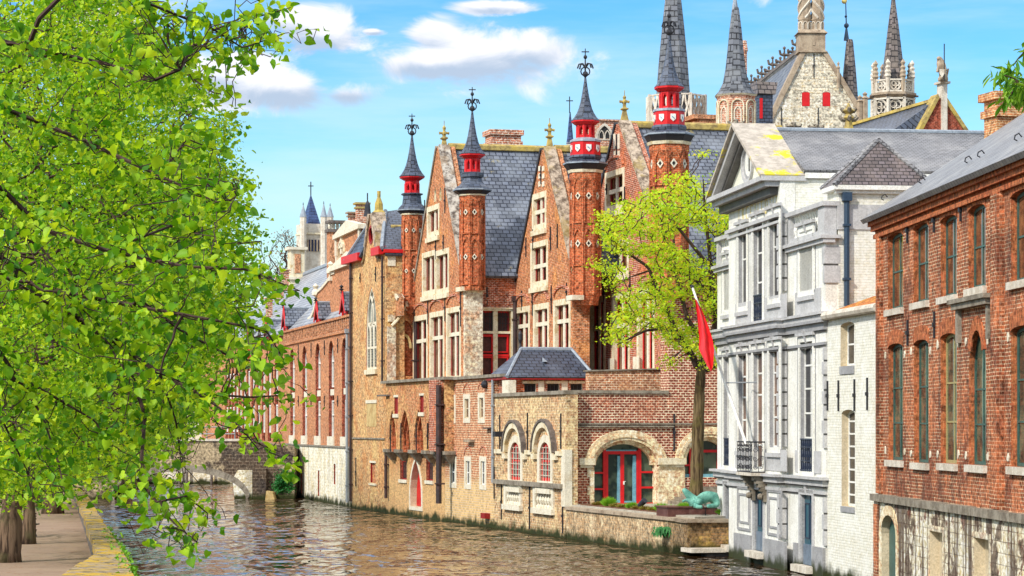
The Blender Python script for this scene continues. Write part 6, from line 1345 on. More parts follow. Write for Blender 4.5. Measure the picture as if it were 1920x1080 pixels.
# arcaded octagonal turret
T = tower('spire_tower', 1379, 192, 'octagonal brick turret with blind arches and a flared grey stone spire', 'tower')
lth(T, 'shaft', 'brick_far', 1380, 192, [(37, 560), (37, 186), (40, 181)])
for i in range(8):
    f = facet(XP(1380, 192), 192, 37 * .04, i, math.pi / 8)
    if f.n[1] > .35: continue
    w_ = 37 * .04 * math.tan(math.pi / 8) * .8; l = arch(-w_, w_, ZY(260, 192), ZY(189, 192), 'round'); m = MB(); m.ring(f, l, inset(l, .09), -.02, .1); m.build('blind_arch', 'trim_cream', T)
    m = MB(); l = arch(-w_ * .6, w_ * .6, ZY(258, 192), ZY(202, 192), 'point', w_); m.ring(f, l, inset(l, .08), -.02, .06); m.build('tracery', 'trim_white', T)
lth(T, 'eaves', 'trim_cream', 1380, 192, [(40, 182), (42, 179)])
lth(T, 'spire', 'slate_spire', 1379, 192, [(41, 180), (40.5, 179), (34, 172), (25, 155), (20, 130), (16, 95), (12, 55), (7.5, 20), (6, 14)])
lth(T, 'spire_tip', 'lead', 1378, 192, [(6.5, 20), (5, 8), (.6, -14)])
lth(T, 'weather_vane', 'iron', 1385, 192, [(.8, 40), (4, 36), (.8, 30)], 5)
# tower chimney behind
T = tower('chimney_stack', 1396, 196, 'thin brick chimney peeping out behind the arcaded turret spire', 'chimney'); lth(T, 'stack', 'brick_far', 1396, 196, [(5, 230), (5, 100), (7, 95), (6, 88), (4, 76)], 6)
# town hall gable
TF = Face(1437, 212, u=(1, .04)); T = thing('town_hall', TF.P(3.5, 0, -3), 'white brick gable with two red shutters and twisted stone chimney on top', 'town hall'); tq = lambda x, y: (TF.s(x), ZY(y, 212))
m = MB(); hs = []
for a in (1503.5, 1542): hs.append((arch(TF.s(a), TF.s(a + 15), ZY(199, 212), ZY(172, 212), 'seg', .1), .25, 1))
m.wall(TF, [tq(1430, 480), tq(1640, 480), tq(1640, 262), tq(1541, 97), tq(1511, 97), tq(1430, 262)], hs, 1.0); m.build('gable', ['stone_gable', 'shadow_dark'], T)
for a in (1503.5, 1542): m = MB(); m.prism(TF, inset(arch(TF.s(a), TF.s(a + 15), ZY(199, 212), ZY(172, 212), 'seg', .1), .02), -.2, .02); m.build('shutter', 'red', T)
for a, b in (((1430, 262), (1511, 97)), ((1541, 97), (1640, 262))):
    p, q = tq(*a), tq(*b); sg = -1 if a[0] < 1500 else 1; m = MB(); m.prism(TF, [p, q, (q[0] + sg * .42, q[1] + .05), (p[0] + sg * .42, p[1] + .05)], -1.2, .18); m.build('gable_coping', 'stone_brown', T)
anchors(T, TF, [(1526, 100, 146), (1465, 202, 248), (1534, 202, 248), (1609, 195, 245)])
m = MB(); a, b = TF.s(1498), TF.s(1547); m.box(TF, a, b, ZY(97, 212), ZY(62, 212), -1.6, .2); m.box(TF, a - .1, b + .1, ZY(98, 212), ZY(95, 212), -1.7, .3); m.hexa([TF.P(a - .18, ZY(62, 212), .38), TF.P(b + .18, ZY(62, 212), .38), TF.P(b + .18, ZY(62, 212), -1.8), TF.P(a - .18, ZY(62, 212), -1.8), TF.P(a + .1, ZY(55, 212), .1), TF.P(b - .1, ZY(55, 212), .1), TF.P(b - .1, ZY(55, 212), -1.5), TF.P(a + .1, ZY(55, 212), -1.5)])
m.box(TF, TF.s(1523), TF.s(1527.5), ZY(85, 212), ZY(79, 212), .2, .24); cb = m.build('chimney', 'stone_brown', T)
for xx in (1510.5, 1534.5):
    c = TF.P(TF.s(xx), 0, -.55); m = MB(); r = .52; m.lathe(c[0], c[1], [(r, ZY(56, 212)), (r, ZY(37, 212)), (r * 1.12, ZY(36, 212)), (r * 1.12, ZY(34.5, 212)), (r, ZY(34, 212)), (r * .94, ZY(-60, 212))], 8); sh = m.build('shaft', 'stone_brown', cb)
    m = MB()
    for k_ in range(8):
        f = facet(c[0], c[1], r, k_, math.pi / 8); l = arch(-.14, .14, ZY(54, 212), ZY(40, 212), 'point', .2); m.ring(f, l, inset(l, -.06), -.02, .07)
    m.build('arcade', 'stone_pale', sh)
    m = MB(); sg = 1 if xx < 1520 else -1
    for st_ in range(4):
        pts = [(c[0] + math.cos(sg * t + st_ * math.pi / 2) * r * .98, c[1] + math.sin(sg * t + st_ * math.pi / 2) * r * .98, ZY(33, 212) + t * .62) for t in np.linspace(0, 6.2, 22)]; m.tube(pts, .10, 4)
    m.build('twist', 'stone_pale', sh)
# its slate roof with crocketed ridge, to the left and behind
m = MB(); a = Vector((XP(1506, 213), 213, ZY(92, 213))); b = Vector((XP(1432, 213), 213, ZY(252, 213))); a2 = Vector((XP(1398, 250), 250, ZY(178, 250))); b2 = Vector((XP(1350, 250), 250, ZY(270, 250)))
m.slab([b, a, a2, b2], .3); m.slab([a, a + Vector((4.2, 0, -7.2)), a2 + Vector((4.2, 0, -7.2)), a2], .3); m.build('roof', 'slate_spire', T)
m = MB(); m.tube([a, a2], .3, 5); dr = m.build('ridge', 'stone_dark', T)
for i in range(14):
    t = .03 + i / 14 * .92; p = a.lerp(a2, t) + Vector((0, 0, .2)); big = i % 3 == 1; m = MB(); h_ = 1.2 if big else .6
    m.tube([p, p + Vector((0, 0, h_))], [.12, .06], 4)
    for dx in (-1, 1): m.tube([p + Vector((0, 0, h_ * .45)), p + Vector((dx * .34, 0, h_ * .55)), p + Vector((dx * .42, 0, h_ * .85))], [.12, .12, .1], 4)
    m.ball(p + Vector((0, 0, h_)), .15, n=5); m.build('crocket', 'stone_dark', dr)
DF = Face(1424, 205, u=PU); m = MB(); m.box(DF, 0, DF.s(1449), 8, ZY(176, 205), -2, 0); d_ = m.build('dormer', 'slate_dark', T); m = MB(); m.hexa([DF.P(-.2, ZY(176, 205), .2), DF.P(1.3, ZY(176, 205), .2), DF.P(1.3, ZY(176, 205), -2), DF.P(-.2, ZY(176, 205), -2), DF.P(-.1, ZY(152, 205), -.3), DF.P(1.7, ZY(152, 205), -.3), DF.P(1.7, ZY(152, 205), -2), DF.P(-.1, ZY(152, 205), -2)]); m.build('dormer_roof', 'slate_stone', d_)
m = MB(); m.box(DF, .02, .26, ZY(222, 205), ZY(184, 205), -.1, .05); m.build('shutter', 'red', d_)
# thin brick spire with pole
T = tower('spire_tower', 1592, 215, 'thin dark stone spire with gilded pole, right of the white gable', 'tower')
lth(T, 'spire', 'slate_stone', 1593, 215, [(20, 330), (19, 215), (16, 180), (12, 130), (7, 80), (5.5, 74)]); lth(T, 'spire_tip', 'pipe_blue', 1587, 215, [(5.5, 76), (1, 48)])
m = MB(); m.tube([(XP(1587, 215), 215, ZY(52, 215)), (XP(1585, 215), 215, ZY(-20, 215))], [.06, .03], 4); m.ball((XP(1587, 215), 215, ZY(48, 215)), .22); m.ball((XP(1586, 215), 215, ZY(31, 215)), .12); m.build('pole', 'pipe_blue', T); m = MB(); m.ball((XP(1583, 215), 215, ZY(2, 215)), .24); m.build('gilt_ornament', 'gold', T)
for px, y0, y1, w_ in ((1572, 115, 165, 3), (1612, 178, 250, 5), (1622, 172, 255, 6)): lth(T, 'pinnacle', 'stone_brown', px, 212, [(w_, y1), (w_, y0 + 14), (w_ * 1.4, y0 + 12), (w_ * .5, y0 + 8), (w_ * .9, y0 + 4), (.3, y0)], 5)
# gothic openwork turret
T = tower('spire_tower', 1674, 190, 'pale openwork gothic turret with pinnacles around a speckled stone spire, left of the lion', 'tower')
lth(T, 'shaft', 'stone_pale', 1674, 190, [(37, 560), (37, 225), (37, 186), (45, 178)], 8); lth(T, 'gallery', 'stone_brown', 1674, 190, [(37, 186), (45, 181), (45, 177), (30, 176)], 8)
ringdeco(T, 'tracery', 'stone_pale', 1674, 190, 39, 187, 222, 'quatre', rad=.05); ringdeco(T, 'parapet', 'stone_pale', 1674, 190, 37.5, 152, 176, 'quatre', rad=.05)
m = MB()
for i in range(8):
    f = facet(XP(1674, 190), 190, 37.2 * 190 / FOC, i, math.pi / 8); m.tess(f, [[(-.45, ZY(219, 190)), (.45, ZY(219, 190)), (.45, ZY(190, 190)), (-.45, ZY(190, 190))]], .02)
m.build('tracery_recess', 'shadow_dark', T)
for i in range(8):
    a = math.pi / 8 + i * math.pi / 4; k = 190 / FOC; x, y = XP(1674, 190) + 37 * k * math.cos(a), 190 + 37 * k * math.sin(a); m = MB(); Z = lambda q: ZY(q, 190)
    m.lathe(x, y, [(.14, Z(178)), (.18, Z(150)), (.27, Z(147)), (.2, Z(143)), (.25, Z(139)), (.15, Z(135)), (.22, Z(131)), (.1, Z(127)), (.2, Z(122)), (.02, Z(115))], 5); m.build('pinnacle', 'stone_pale' if i % 2 else 'stone_brown', T)
    gx, gy = XP(1674, 190) + 47 * k * math.cos(a), 190 + 47 * k * math.sin(a); m = MB(); m.tube([(x, y, Z(182)), (gx + (gx - x) * .2, gy, Z(183))], [.12, .07], 4); m.build('gargoyle', 'stone_dark', T)
lth(T, 'spire', 'slate_stone', 1675, 190, [(24, 178), (23, 150), (16.5, 100), (10.5, 50), (5, 10), (1, -25)])
# slate roof with brick gable and lion
GF = Face(1762, 160, u=PU); T = thing('gabled_building', GF.P(0, 0, 1), 'long slate roof with ochre ridge ending in a red brick gable under the lion', 'building')
q = lambda x, y: (GF.s(x), ZY(y, 160)); RG = Face(1762, 160, u=(.93, .36))
m = MB(); g_ = Face(1762, 160, u=(.97, .24)); q = lambda x, y: (g_.s(x), ZY(y, 160))
m.wall(g_, [q(1722, 262), q(1722, 255), q(1757, 184), q(1768, 184), q(1812, 252), q(1812, 262)], [], .8); m.build('gable', ['brick_palace_dark'], T)
for a, b in (((1720, 262), (1760, 184)), ((1766, 184), (1813, 252))):
    sg = -1 if a[0] < 1750 else 1; p1, p2 = q(*a), q(*b); m = MB(); m.prism(g_, [p1, p2, (p2[0] + sg * .1, p2[1] + .25), (p1[0] + sg * .25, p1[1] + .1)], -1, .15); m.build('gable_coping', 'ridge_ochre', T)
m = MB(); a, b = q(1764, 250), q(1774, 155); m.box(g_, a[0], b[0], ZY(252, 160), b[1], -.6, .2); m.box(g_, a[0] - .1, b[0] + .1, ZY(252, 160), ZY(246, 160), 0, .3); m.box(g_, a[0] - .16, b[0] + .16, ZY(157, 160), ZY(153, 160), -.7, .32); m.build('pedestal', 'stone_pale', T)
m = MB(); m.slab([g_.P(q(1757, 184)[0], ZY(188, 160), -.4), (XP(1598, 168), 168, ZY(236, 168)), (XP(1595, 160), 160, ZY(300, 160)), g_.P(q(1722, 0)[0], ZY(262, 160), -.4)], .2); m.build('roof', 'slate_dark', T)
m = MB(); m.tube([g_.P(q(1757, 184)[0], ZY(186, 160), -.4), (XP(1598, 168), 168, ZY(234, 168))], .16, 5); m.build('ridge', 'ridge_ochre', T)
m = MB(); l_ = Vector((XP(1548, 166), 166, ZY(252, 166))); m.slab([(XP(1598, 166), 166, ZY(236, 166)), l_, (XP(1560, 160), 160, ZY(300, 160)), (XP(1600, 160), 160, ZY(300, 160))], .2); m.build('roof', 'slate_spire', T)
# lion: one skinned figure sitting upright on the pedestal holding a pole
def skin_obj(name, verts, edges, radii, mat, parent, lv=2):
    me = bpy.data.meshes.new(name); me.from_pydata(verts, edges, []); o = bpy.data.objects.new(name, me); COL.objects.link(o)
    sk = o.modifiers.new('skin', 'SKIN'); layer = me.skin_vertices[0] if me.skin_vertices else None
    if layer is None:
        bm = bmesh.new(); bm.from_mesh(me); bm.verts.layers.skin.verify(); bm.to_mesh(me); bm.free(); layer = me.skin_vertices[0]
    for i, r in enumerate(radii): layer.data[i].radius = (r, r) if not isinstance(r, tuple) else r; layer.data[i].use_root = (i == 0)
    ss_ = o.modifiers.new('sub', 'SUBSURF'); ss_.levels = lv; ss_.render_levels = lv
    dg = bpy.context.evaluated_depsgraph_get(); dg.update(); nm = bpy.data.meshes.new_from_object(o.evaluated_get(dg)); COL.objects.unlink(o); bpy.data.objects.remove(o)
    nm.materials.append(M[mat]); nm.polygons.foreach_set('use_smooth', [True] * len(nm.polygons)); no = bpy.data.objects.new(name, nm); COL.objects.link(no)
    if parent: no.parent = parent; no.location = Vector((0, 0, 0)) - wloc(parent)
    return no
def figure(pts, links, Y, mat, name, parent=None, lv=2):
    """pts: (px, y, dY, radius)"""
    vs = [(XP(p[0], Y + p[2]), Y + p[2], ZY(p[1], Y + p[2])) for p in pts]; return skin_obj(name, vs, links, [p[3] for p in pts], mat, parent, lv)
LT = thing('lion_statue', (XP(1766, 159.6), 159.6, ZY(153, 159.6)), 'weathered stone lion sitting upright with a thin pole on the brick gable', 'statue')
figure([(1769, 149, 0, .26), (1767, 138, 0, .24), (1764, 126, 0, .27), (1763, 115, 0, .25), (1761, 108, -.1, .17), (1757, 110, -.2, .1), (1759, 126, -.25, .09), (1757, 136, -.3, .08), (1772, 126, -.1, .09), (1774, 134, -.2, .08), (1762, 147, -.3, .14), (1760, 153, -.3, .09), (1775, 148, .0, .15), (1776, 153, 0, .09), (1776, 140, .3, .06), (1778, 128, .3, .07)],
       [(0, 1), (1, 2), (2, 3), (3, 4), (4, 5), (2, 6), (6, 7), (2, 8), (8, 9), (0, 10), (10, 11), (0, 12), (12, 13), (0, 14), (14, 15)], 159.6, 'stone_brown', 'body', LT)
m = MB(); m.tube([(XP(1770.5, 159.2), 159.2, ZY(152, 159.2)), (XP(1770.5, 159.2), 159.2, ZY(82, 159.2))], .035, 4); m.build('pole', 'iron', LT)
m = MB(); f = Face(1766, 159.1, u=(1, 0)); m.prism(f, [(0, ZY(146, 159.1)), (.15, ZY(138, 159.1)), (.15, ZY(130, 159.1)), (-.15, ZY(130, 159.1)), (-.15, ZY(138, 159.1))][::-1], 0, .08); m.build('shield', 'stone_pale', LT)
# poppy-head finials on the parapet behind the townhouse
for px, y0, y1, lb in ((1380, 222, 250, 'small stone finial on the ridge left of the white pediment'), (1488, 228, 252, 'small leafy stone finial just right of the white pediment apex'), (1530, 232, 252, 'smallest stone finial, under the left edge of the town hall shutters')):
    T = tower('stone_finial', px, 145, lb, 'finial'); T.location.z = ZY(y1, 145); k = 145 / FOC; x = XP(px, 145); z0, z1 = ZY(y1, 145), ZY(y0, 145); H_ = z1 - z0
    m = MB(); m.lathe(x, 145, [(.22, z0 - 2), (.2, z0 + .3 * H_), (.1, z0 + .5 * H_), (.24, z0 + .66 * H_), (.1, z0 + .78 * H_), (.18, z0 + .9 * H_), (.02, z1)], 6); m.build('stem', 'stone_ledge', T)
    m = MB()
    for a in range(4): m.tube([(x, 145, z0 + .55 * H_), (x + .38 * math.cos(a * 1.57), 145 + .38 * math.sin(a * 1.57), z0 + .66 * H_), (x + .42 * math.cos(a * 1.57), 145 + .42 * math.sin(a * 1.57), z0 + .82 * H_)], [.1, .11, .08], 4)
    m.build('leaf_crown', 'stone_ledge', T)
T = tower('stone_finial', 1591, 150, 'large weathered gable finial with ochre lichen, in front of the thin dark spire', 'finial'); T.location.z = ZY(252, 150); x = XP(1591, 150); m = MB(); Z = lambda y: ZY(y, 150)
m.lathe(x, 150, [(.55, Z(275)), (.42, Z(252)), (.26, Z(236)), (.2, Z(226)), (.36, Z(221)), (.18, Z(214)), (.42, Z(208)), (.2, Z(203)), (.12, Z(198)), (.02, Z(193))], 6); m.build('stem', 'ridge_ochre', T)
m = MB()
for yy, r_ in ((224, .55), (208, .45)):
    for a in range(4): m.tube([(x, 150, Z(yy + 2)), (x + r_ * .7 * math.cos(a * 1.57), 150 + r_ * .7 * math.sin(a * 1.57), Z(yy)), (x + r_ * math.cos(a * 1.57), 150 + r_ * math.sin(a * 1.57), Z(yy - 5))], [.14, .14, .1], 4)
m.build('leaf_crown', 'stone_ledge', T)
# brick gothic building and cross spire behind the third turret
B = thing('brick_tower', (XP(1137, 200), 200, 0), 'pale brick gable with a traceried blind window peeping out behind the third turret', 'building'); f = Face(1115, 200, u=PU)
m = MB(); m.box(f, 0, f.s(1165), 0, ZY(226, 200), -4, 0); m.box(f, -.1, f.s(1165), ZY(226, 200), ZY(223, 200), -4, .15); m.build('wall', 'brick_far', B); s = f.s(1133); l = arch(s - .75, s + .75, ZY(330, 200), ZY(230, 200), 'point', 1.2); m = MB(); m.ring(f, l, inset(l, .18), -.05, .1); m.ring(f, arch(s - .5, s, ZY(262, 200), ZY(243, 200), 'point', .5), inset(arch(s - .5, s, ZY(262, 200), ZY(243, 200), 'point', .5), .08), -.05, .06); m.ring(f, arch(s, s + .5, ZY(262, 200), ZY(243, 200), 'point', .5), inset(arch(s, s + .5, ZY(262, 200), ZY(243, 200), 'point', .5), .08), -.05, .06); m.build('blind_window', 'stone_pale', B)
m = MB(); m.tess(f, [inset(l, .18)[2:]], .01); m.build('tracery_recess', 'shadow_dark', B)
T = tower('spire_tower', 1069, 260, 'small blue slate spire with a thin cross, left of the third turret', 'tower'); lth(T, 'shaft', 'stone_pale', 1069, 260, [(7, 500), (7, 271), (8, 268)]); lth(T, 'spire', 'slate_blue', 1069, 260, [(8, 270), (6, 258), (3.5, 232), (1, 210)])
m = MB(); x = XP(1068, 260); m.tube([(x, 260, ZY(212, 260)), (x, 260, ZY(181, 260))], .05, 4); m.tube([(x - .35, 260, ZY(189, 260)), (x + .35, 260, ZY(189, 260))], .05, 4); m.build('cross', 'iron', T)
# square church tower far left
T = tower('church_tower', 592, 420, 'distant square church tower with steep blue roof, cross and four corner turrets', 'tower'); CF = Face(575, 420, u=(.92, .39)); CY = 420
m = MB(); a, b = CF.s(570), CF.s(610); m.box(CF, a, b, 0, ZY(419, CY), -4, 0); m.build('wall', 'stone_pale', T); m = MB(); m.box(CF, a - .1, b + .1, ZY(439, CY), ZY(436, CY), -4.2, .3); m.build('string_course', 'trim_cream', T)
l = [(CF.s(576), ZY(471, CY)), (CF.s(600), ZY(471, CY)), (CF.s(600), ZY(449, CY)), (CF.s(576), ZY(449, CY))]; m = MB(); m.tess(CF, [l], .05); w = m.build('louvre_opening', 'glass_blue', T)
m = MB()
for x in (577, 582, 588, 594, 599): m.box(CF, CF.s(x) - .1, CF.s(x) + .1, l[0][1], l[2][1], .06, .25)
m.build('mullion', 'stone_brown', w)
m = MB()
for i in range(4): p, q = CF.P(a + .8, ZY(422, CY), -.4), CF.P(b - .8, ZY(422, CY), -.4)
c4 = [CF.P(a + .7, ZY(422, CY), -.2), CF.P(b - .7, ZY(422, CY), -.2), CF.P(b - .7, ZY(422, CY), -3.8), CF.P(a + .7, ZY(422, CY), -3.8)]; ap = Vector(CF.P((a + b) / 2, ZY(361, CY), -2.0))
for i in range(4): m.poly([c4[i], c4[(i + 1) % 4], ap])
m.build('roof', 'slate_blue', T)
m = MB(); m.tube([ap - Vector((0, 0, .6)), ap + Vector((0, 0, 2.0))], .09, 4); m.tube([ap + Vector((-.45, 0, 1.3)), ap + Vector((.45, 0, 1.3))], .08, 4); m.build('cross', 'iron', T)
for px, Yc, yt in ((568.5, 419, 384), (607, 417, 382), (619, 424, 386), (578, 426, 389)):
    lth(T, 'corner_turret', 'stone_pale', px, Yc, [(6.3, 560), (6.3, 408), (7, 406)], 8); lth(T, 'turret_roof', 'lead', px, Yc, [(7.3, 407), (4.5, 398), (.6, yt)], 8); lth(T, 'turret_cross', 'iron', px, Yc, [(.5, yt + 2), (1.2, yt - 1), (.3, yt - 5)], 4)
# far house half hidden behind the lindens
B = thing('house', (XP(385, 300), 300, 0), 'pale yellow plastered house with small-paned windows glimpsed through the linden leaves', 'house'); f = Face(330, 300, u=(1, 0)); h = []
for x in (366, 392): 
    for y in (640, 692): window(B, f, h, x, x + 13, y, y + 26, depth=.2, fw=.15, mw=.1, fm='white', pane='glass')
m = MB(); m.wall(f, [(0, 0), (f.s(436), 0), (f.s(436), ZY(610, 300)), (0, ZY(610, 300))], h, 6); m.build('wall', ['trim_cream', 'trim_cream'], B); m = MB(); m.prism(f, [(-.4, ZY(610, 300)), (f.s(436) + .4, ZY(610, 300)), (f.s(436) - 1, ZY(565, 300)), (1, ZY(565, 300))], -6, .4); m.build('roof', 'roof_tile', B)
# ---------------------------------------------------------------- bridge
BR = Face(461, 188, u=(1, .0)); bs = BR.s
B = thing('bridge', BR.P(-4, 0, -3), 'dark weathered stone bridge with one wide low arch across the canal', 'bridge')
z0 = -1; a, b = bs(214), bs(462); zc = ZY(884, 188); arc = [(a + (b - a) / 2 + (b - a) / 2 * math.cos(t), -.1 + (zc + .1) * math.sin(t)) for t in np.linspace(math.pi, 0, 17)]
L, Rr = bs(120), bs(552); zt_ = 4.25
m = MB(); ol = [(L, z0), (a, z0)] + arc + [(b, z0), (Rr, z0), (Rr, zt_ - .5), (bs(480), zt_ - .1), ((a + b) / 2, zt_), (L, zt_ - .6)]
m.prism(BR, ol, -6.0, 0); m.build('wall', 'stone_bridge', B)
m = MB(); inn = arc; out_ = [(s + (s - (a + b) / 2) * .05, z + .48 * (.6 + .4 * abs(math.sin(math.acos(max(-1, min(1, (s - (a + b) / 2) / ((b - a) / 2)))))))) for s, z in arc]
for i in range(16): m.prism(BR, [inn[i + 1], inn[i], out_[i], out_[i + 1]], -.3, .09 if i % 2 else .06)
m.build('arch_stones', 'stone_ledge', B)
m = MB(); m.prism(BR, [(bs(440), -.2), (bs(473), -.2), (bs(473), 2.1), (bs(446), 2.1), (bs(436), 1.4)], .003, .05); m.build('pale_patch', 'stone_base_pale', B)
m = MB(); m.box(BR, bs(475), bs(500), z0, 2.2, 0.003, .5); m.build('buttress', 'stone_bridge', B)
m = MB(); m.prism(BR, [(bs(500), -.5), (bs(522), -.5), (bs(515), .5), (bs(503), .6)], .01, 1.6); m.build('footing', 'trim_ochre', B)
m = MB(); m.box(BR, L, bs(478), zt_ + .003 - .02, zt_ + .14, -.5, .12); m.build('coping', 'stone_pale', B)
m = MB(); y = ZY(832, 188)
for x in np.linspace(150, 440, 12): m.tube([BR.P(bs(x), zt_, -.2), BR.P(bs(x), zt_ + 1.0, -.2)], .04, 4)
for z in (.5, 1.0): m.tube([BR.P(bs(150), zt_ + z, -.2), BR.P(bs(440), zt_ + z, -.2)], .04, 4)
m.build('railing', 'pipe_grey', B)
# vegetation bush at the bridge foot
def leaf_cloud(mb_pts, size, mat, name, parent, shape='far', up=.6, jitter=1.0, droop=.5):
    """mb_pts: (n,3) leaf bases; builds one mesh of small folded leaves"""
    n = len(mb_pts); P = np.asarray(mb_pts, float); sz = size * (0.45 + .85 * rng.random(n))
    nrm = rng.normal(size=(n, 3)) * jitter; nrm[:, 2] = np.abs(nrm[:, 2]) + up; nrm /= np.linalg.norm(nrm, axis=1)[:, None]
    d = rng.normal(size=(n, 3)); d[:, 2] -= droop * 2; d -= (d * nrm).sum(1)[:, None] * nrm; d /= np.linalg.norm(d, axis=1)[:, None]; x = np.cross(d, nrm)
    if shape == 'near': prof = [(0, 0, 0), (.34, -.10, .10), (.52, .22, .24), (.45, .58, .18), (.20, .88, .02), (0, 1.06, -.22), (-.20, .88, .02), (-.45, .58, .18), (-.52, .22, .24), (-.34, -.10, .10)]; faces = [(0, 1, 2, 3, 4, 5), (0, 5, 6, 7, 8, 9)]
    elif shape == 'long': prof = [(0, 0, 0), (.10, .5, .04), (.12, .8, 0), (0, 1.1, -.15), (-.12, .8, 0), (-.10, .5, .04)]; faces = [(0, 1, 2, 3), (0, 3, 4, 5)]
    else: prof = [(0, 0, 0), (.46, .38, .12), (0, 1.0, -.05), (-.46, .38, .12)]; faces = [(0, 1, 2), (0, 2, 3)]
    pr = np.array(prof); kv = len(pr)
    V = P[:, None, :] + sz[:, None, None] * (pr[None, :, 0:1] * x[:, None, :] + pr[None, :, 1:2] * d[:, None, :] + pr[None, :, 2:3] * nrm[:, None, :])
    V = V.reshape(-1, 3) - np.array(wloc(parent)) if parent is not None else V.reshape(-1, 3)
    me = bpy.data.meshes.new(name); me.vertices.add(len(V)); me.vertices.foreach_set('co', V.astype(np.float32).ravel())
    fl = len(faces[0]); F = (np.array(faces)[None] + (np.arange(n) * kv)[:, None, None]).reshape(-1, fl)
    me.loops.add(F.size); me.loops.foreach_set('vertex_index', F.ravel().astype(np.int32)); me.polygons.add(len(F)); me.polygons.foreach_set('loop_start', np.arange(len(F), dtype=np.int32) * fl)
    me.update(calc_edges=True); me.validate(); me.materials.append(M[mat]); o = bpy.data.objects.new(name, me); COL.objects.link(o)
    if parent is not None: o.parent = parent
    return o
def inpoly(px, py, poly):
    n = len(poly); c = np.zeros(len(px), bool); j = n - 1
    for i in range(n):
        xi, yi = poly[i]; xj, yj = poly[j]; k = ((yi > py) != (yj > py)) & (px < (xj - xi) * (py - yi) / (yj - yi + 1e-12) + xi); c ^= k; j = i
    return c
def scatter(poly, n, Y0, Y1, hole=0.0, hs=60):
    poly = np.array(poly, float); x0, y0 = poly.min(0); x1, y1 = poly.max(0); out = []
    ph = rng.random(8) * 6.28
    while len(out) < n:
        k = n * 3; px = x0 + (x1 - x0) * rng.random(k); py = y0 + (y1 - y0) * rng.random(k); ok = inpoly(px, py, poly)
        f = np.sin(px / hs + ph[0] + 1.7 * np.sin(py / hs * 1.3 + ph[1])) + np.sin(py / hs * 1.1 + ph[2] + 1.5 * np.sin(px / hs * .8 + ph[3]))
        ok &= f > (-2 + 2.0 * hole * 1.6)
        out += list(zip(px[ok], py[ok]))
    out = np.array(out[:n]); Y = Y0 + (Y1 - Y0) * rng.random(n)
    return np.stack([(out[:, 0] - 960) / FOC * Y, Y, CAMZ + (HOR - out[:, 1]) * Y / FOC], 1)
def grow(start, clusters, jit=.06, bias=.35, sub=2, sag=.04):
    """join every cluster to the nearest part of the growing skeleton; returns nodes, parent, load"""
    nodes = [np.array(p, float) for p in start]; par = [-1] + list(range(len(start) - 1)); root = nodes[-1]
    pl = [0.0]
    for i in range(1, len(nodes)): pl.append(0.0)
    order = np.argsort(np.linalg.norm(clusters - root, axis=1)); A_ = np.zeros((len(nodes) + len(clusters) * (sub + 1), 3)); A_[:len(nodes)] = nodes; PL = np.zeros(len(A_)); k = len(nodes); ends = []
    lo_ = max(0, len(nodes) - 4)
    for i in order:
        c = clusters[i]; dd = np.linalg.norm(A_[lo_:k] - c, axis=1) + bias * PL[lo_:k]; j = int(np.argmin(dd)) + lo_; p = j; base = A_[j].copy(); L_ = np.linalg.norm(c - base)
        for s_ in range(1, sub + 2):
            t = s_ / (sub + 1); q = base + (c - base) * t
            if s_ <= sub: q = q + rng.normal(size=3) * jit * L_ + np.array([0, 0, sag * L_ * math.sin(math.pi * t) * 2])
            A_[k] = q; par.append(p); PL[k] = PL[p] + L_ / (sub + 1); p = k; k += 1
        ends.append(k - 1)
    A_ = A_[:k]; load = np.zeros(k)
    for e_ in ends: load[e_] += 1
    for i in range(k - 1, 0, -1):
        if par[i] >= 0: load[par[i]] += load[i]
    return A_, par, load, ends
def branches(A_, par, load, r0, pw, name, mat, parent, minr=0.0, skip=0, sides=4, maxr=9):
    m = MB()
    for i in range(len(A_)):
        if par[i] < skip: continue
        ra = min(maxr, max(minr, r0 * load[par[i]] ** pw)); rb = min(maxr, max(minr, r0 * load[i] ** pw)); p, q = A_[par[i]], A_[i]; L_ = np.linalg.norm(q - p); ra = min(ra, rb * 1.8)
        if L_ > rb * 26:
            k = min(7, 2 + int(L_ / (rb * 26))); P = [p + (q - p) * t / k + (rng.normal(size=3) * .055 * L_ * math.sin(math.pi * t / k) if 0 < t < k else 0) for t in range(k + 1)]; m.tube(P, [ra + (rb - ra) * t / k for t in range(k + 1)], sides, cap=False)
        else: m.tube([p, q], [ra, rb], sides, cap=False)
    return m.build(name, mat, parent, uv=False)
def crown_points(ends, k, r, flat=.6):
    n = len(ends); P = np.repeat(ends, k, axis=0) + rng.normal(size=(n * k, 3)) * np.array([r, r, r * flat]); return P
def trunk(T_, pts, rad, mat='bark', name='trunk'):
    m = MB(); P = []; Rr_ = []
    for i in range(len(pts) - 1):
        for t in np.linspace(0, 1, 5)[:-1]: P.append(tuple(np.array(pts[i]) * (1 - t) + np.array(pts[i + 1]) * t)); Rr_.append((rad[i] * (1 - t) + rad[i + 1] * t) * (1 + .06 * math.sin(len(P) * 2.3)))
    P.append(pts[-1]); Rr_.append(rad[-1]); m.tube(P, Rr_, 12); return m.build(name, mat, T_, smooth=True)
bp = (XP(528, 184), 184, .4); T = thing('bush', bp, 'dark green bush growing out of the wall foot where the bridge meets the palace', 'bush')
c = scatter([(516, 905), (522, 890), (538, 882), (546, 890), (545, 918), (533, 926), (516, 920)], 60, 182.5, 185); A_, par, load, ends = grow([bp, (bp[0], bp[1], .8)], c)
branches(A_, par, load, .015, .5, 'stem', 'twig', T); leaf_cloud(crown_points(A_[ends], 55, .16, 1), .13, 'leaf_bush', 'foliage', T)
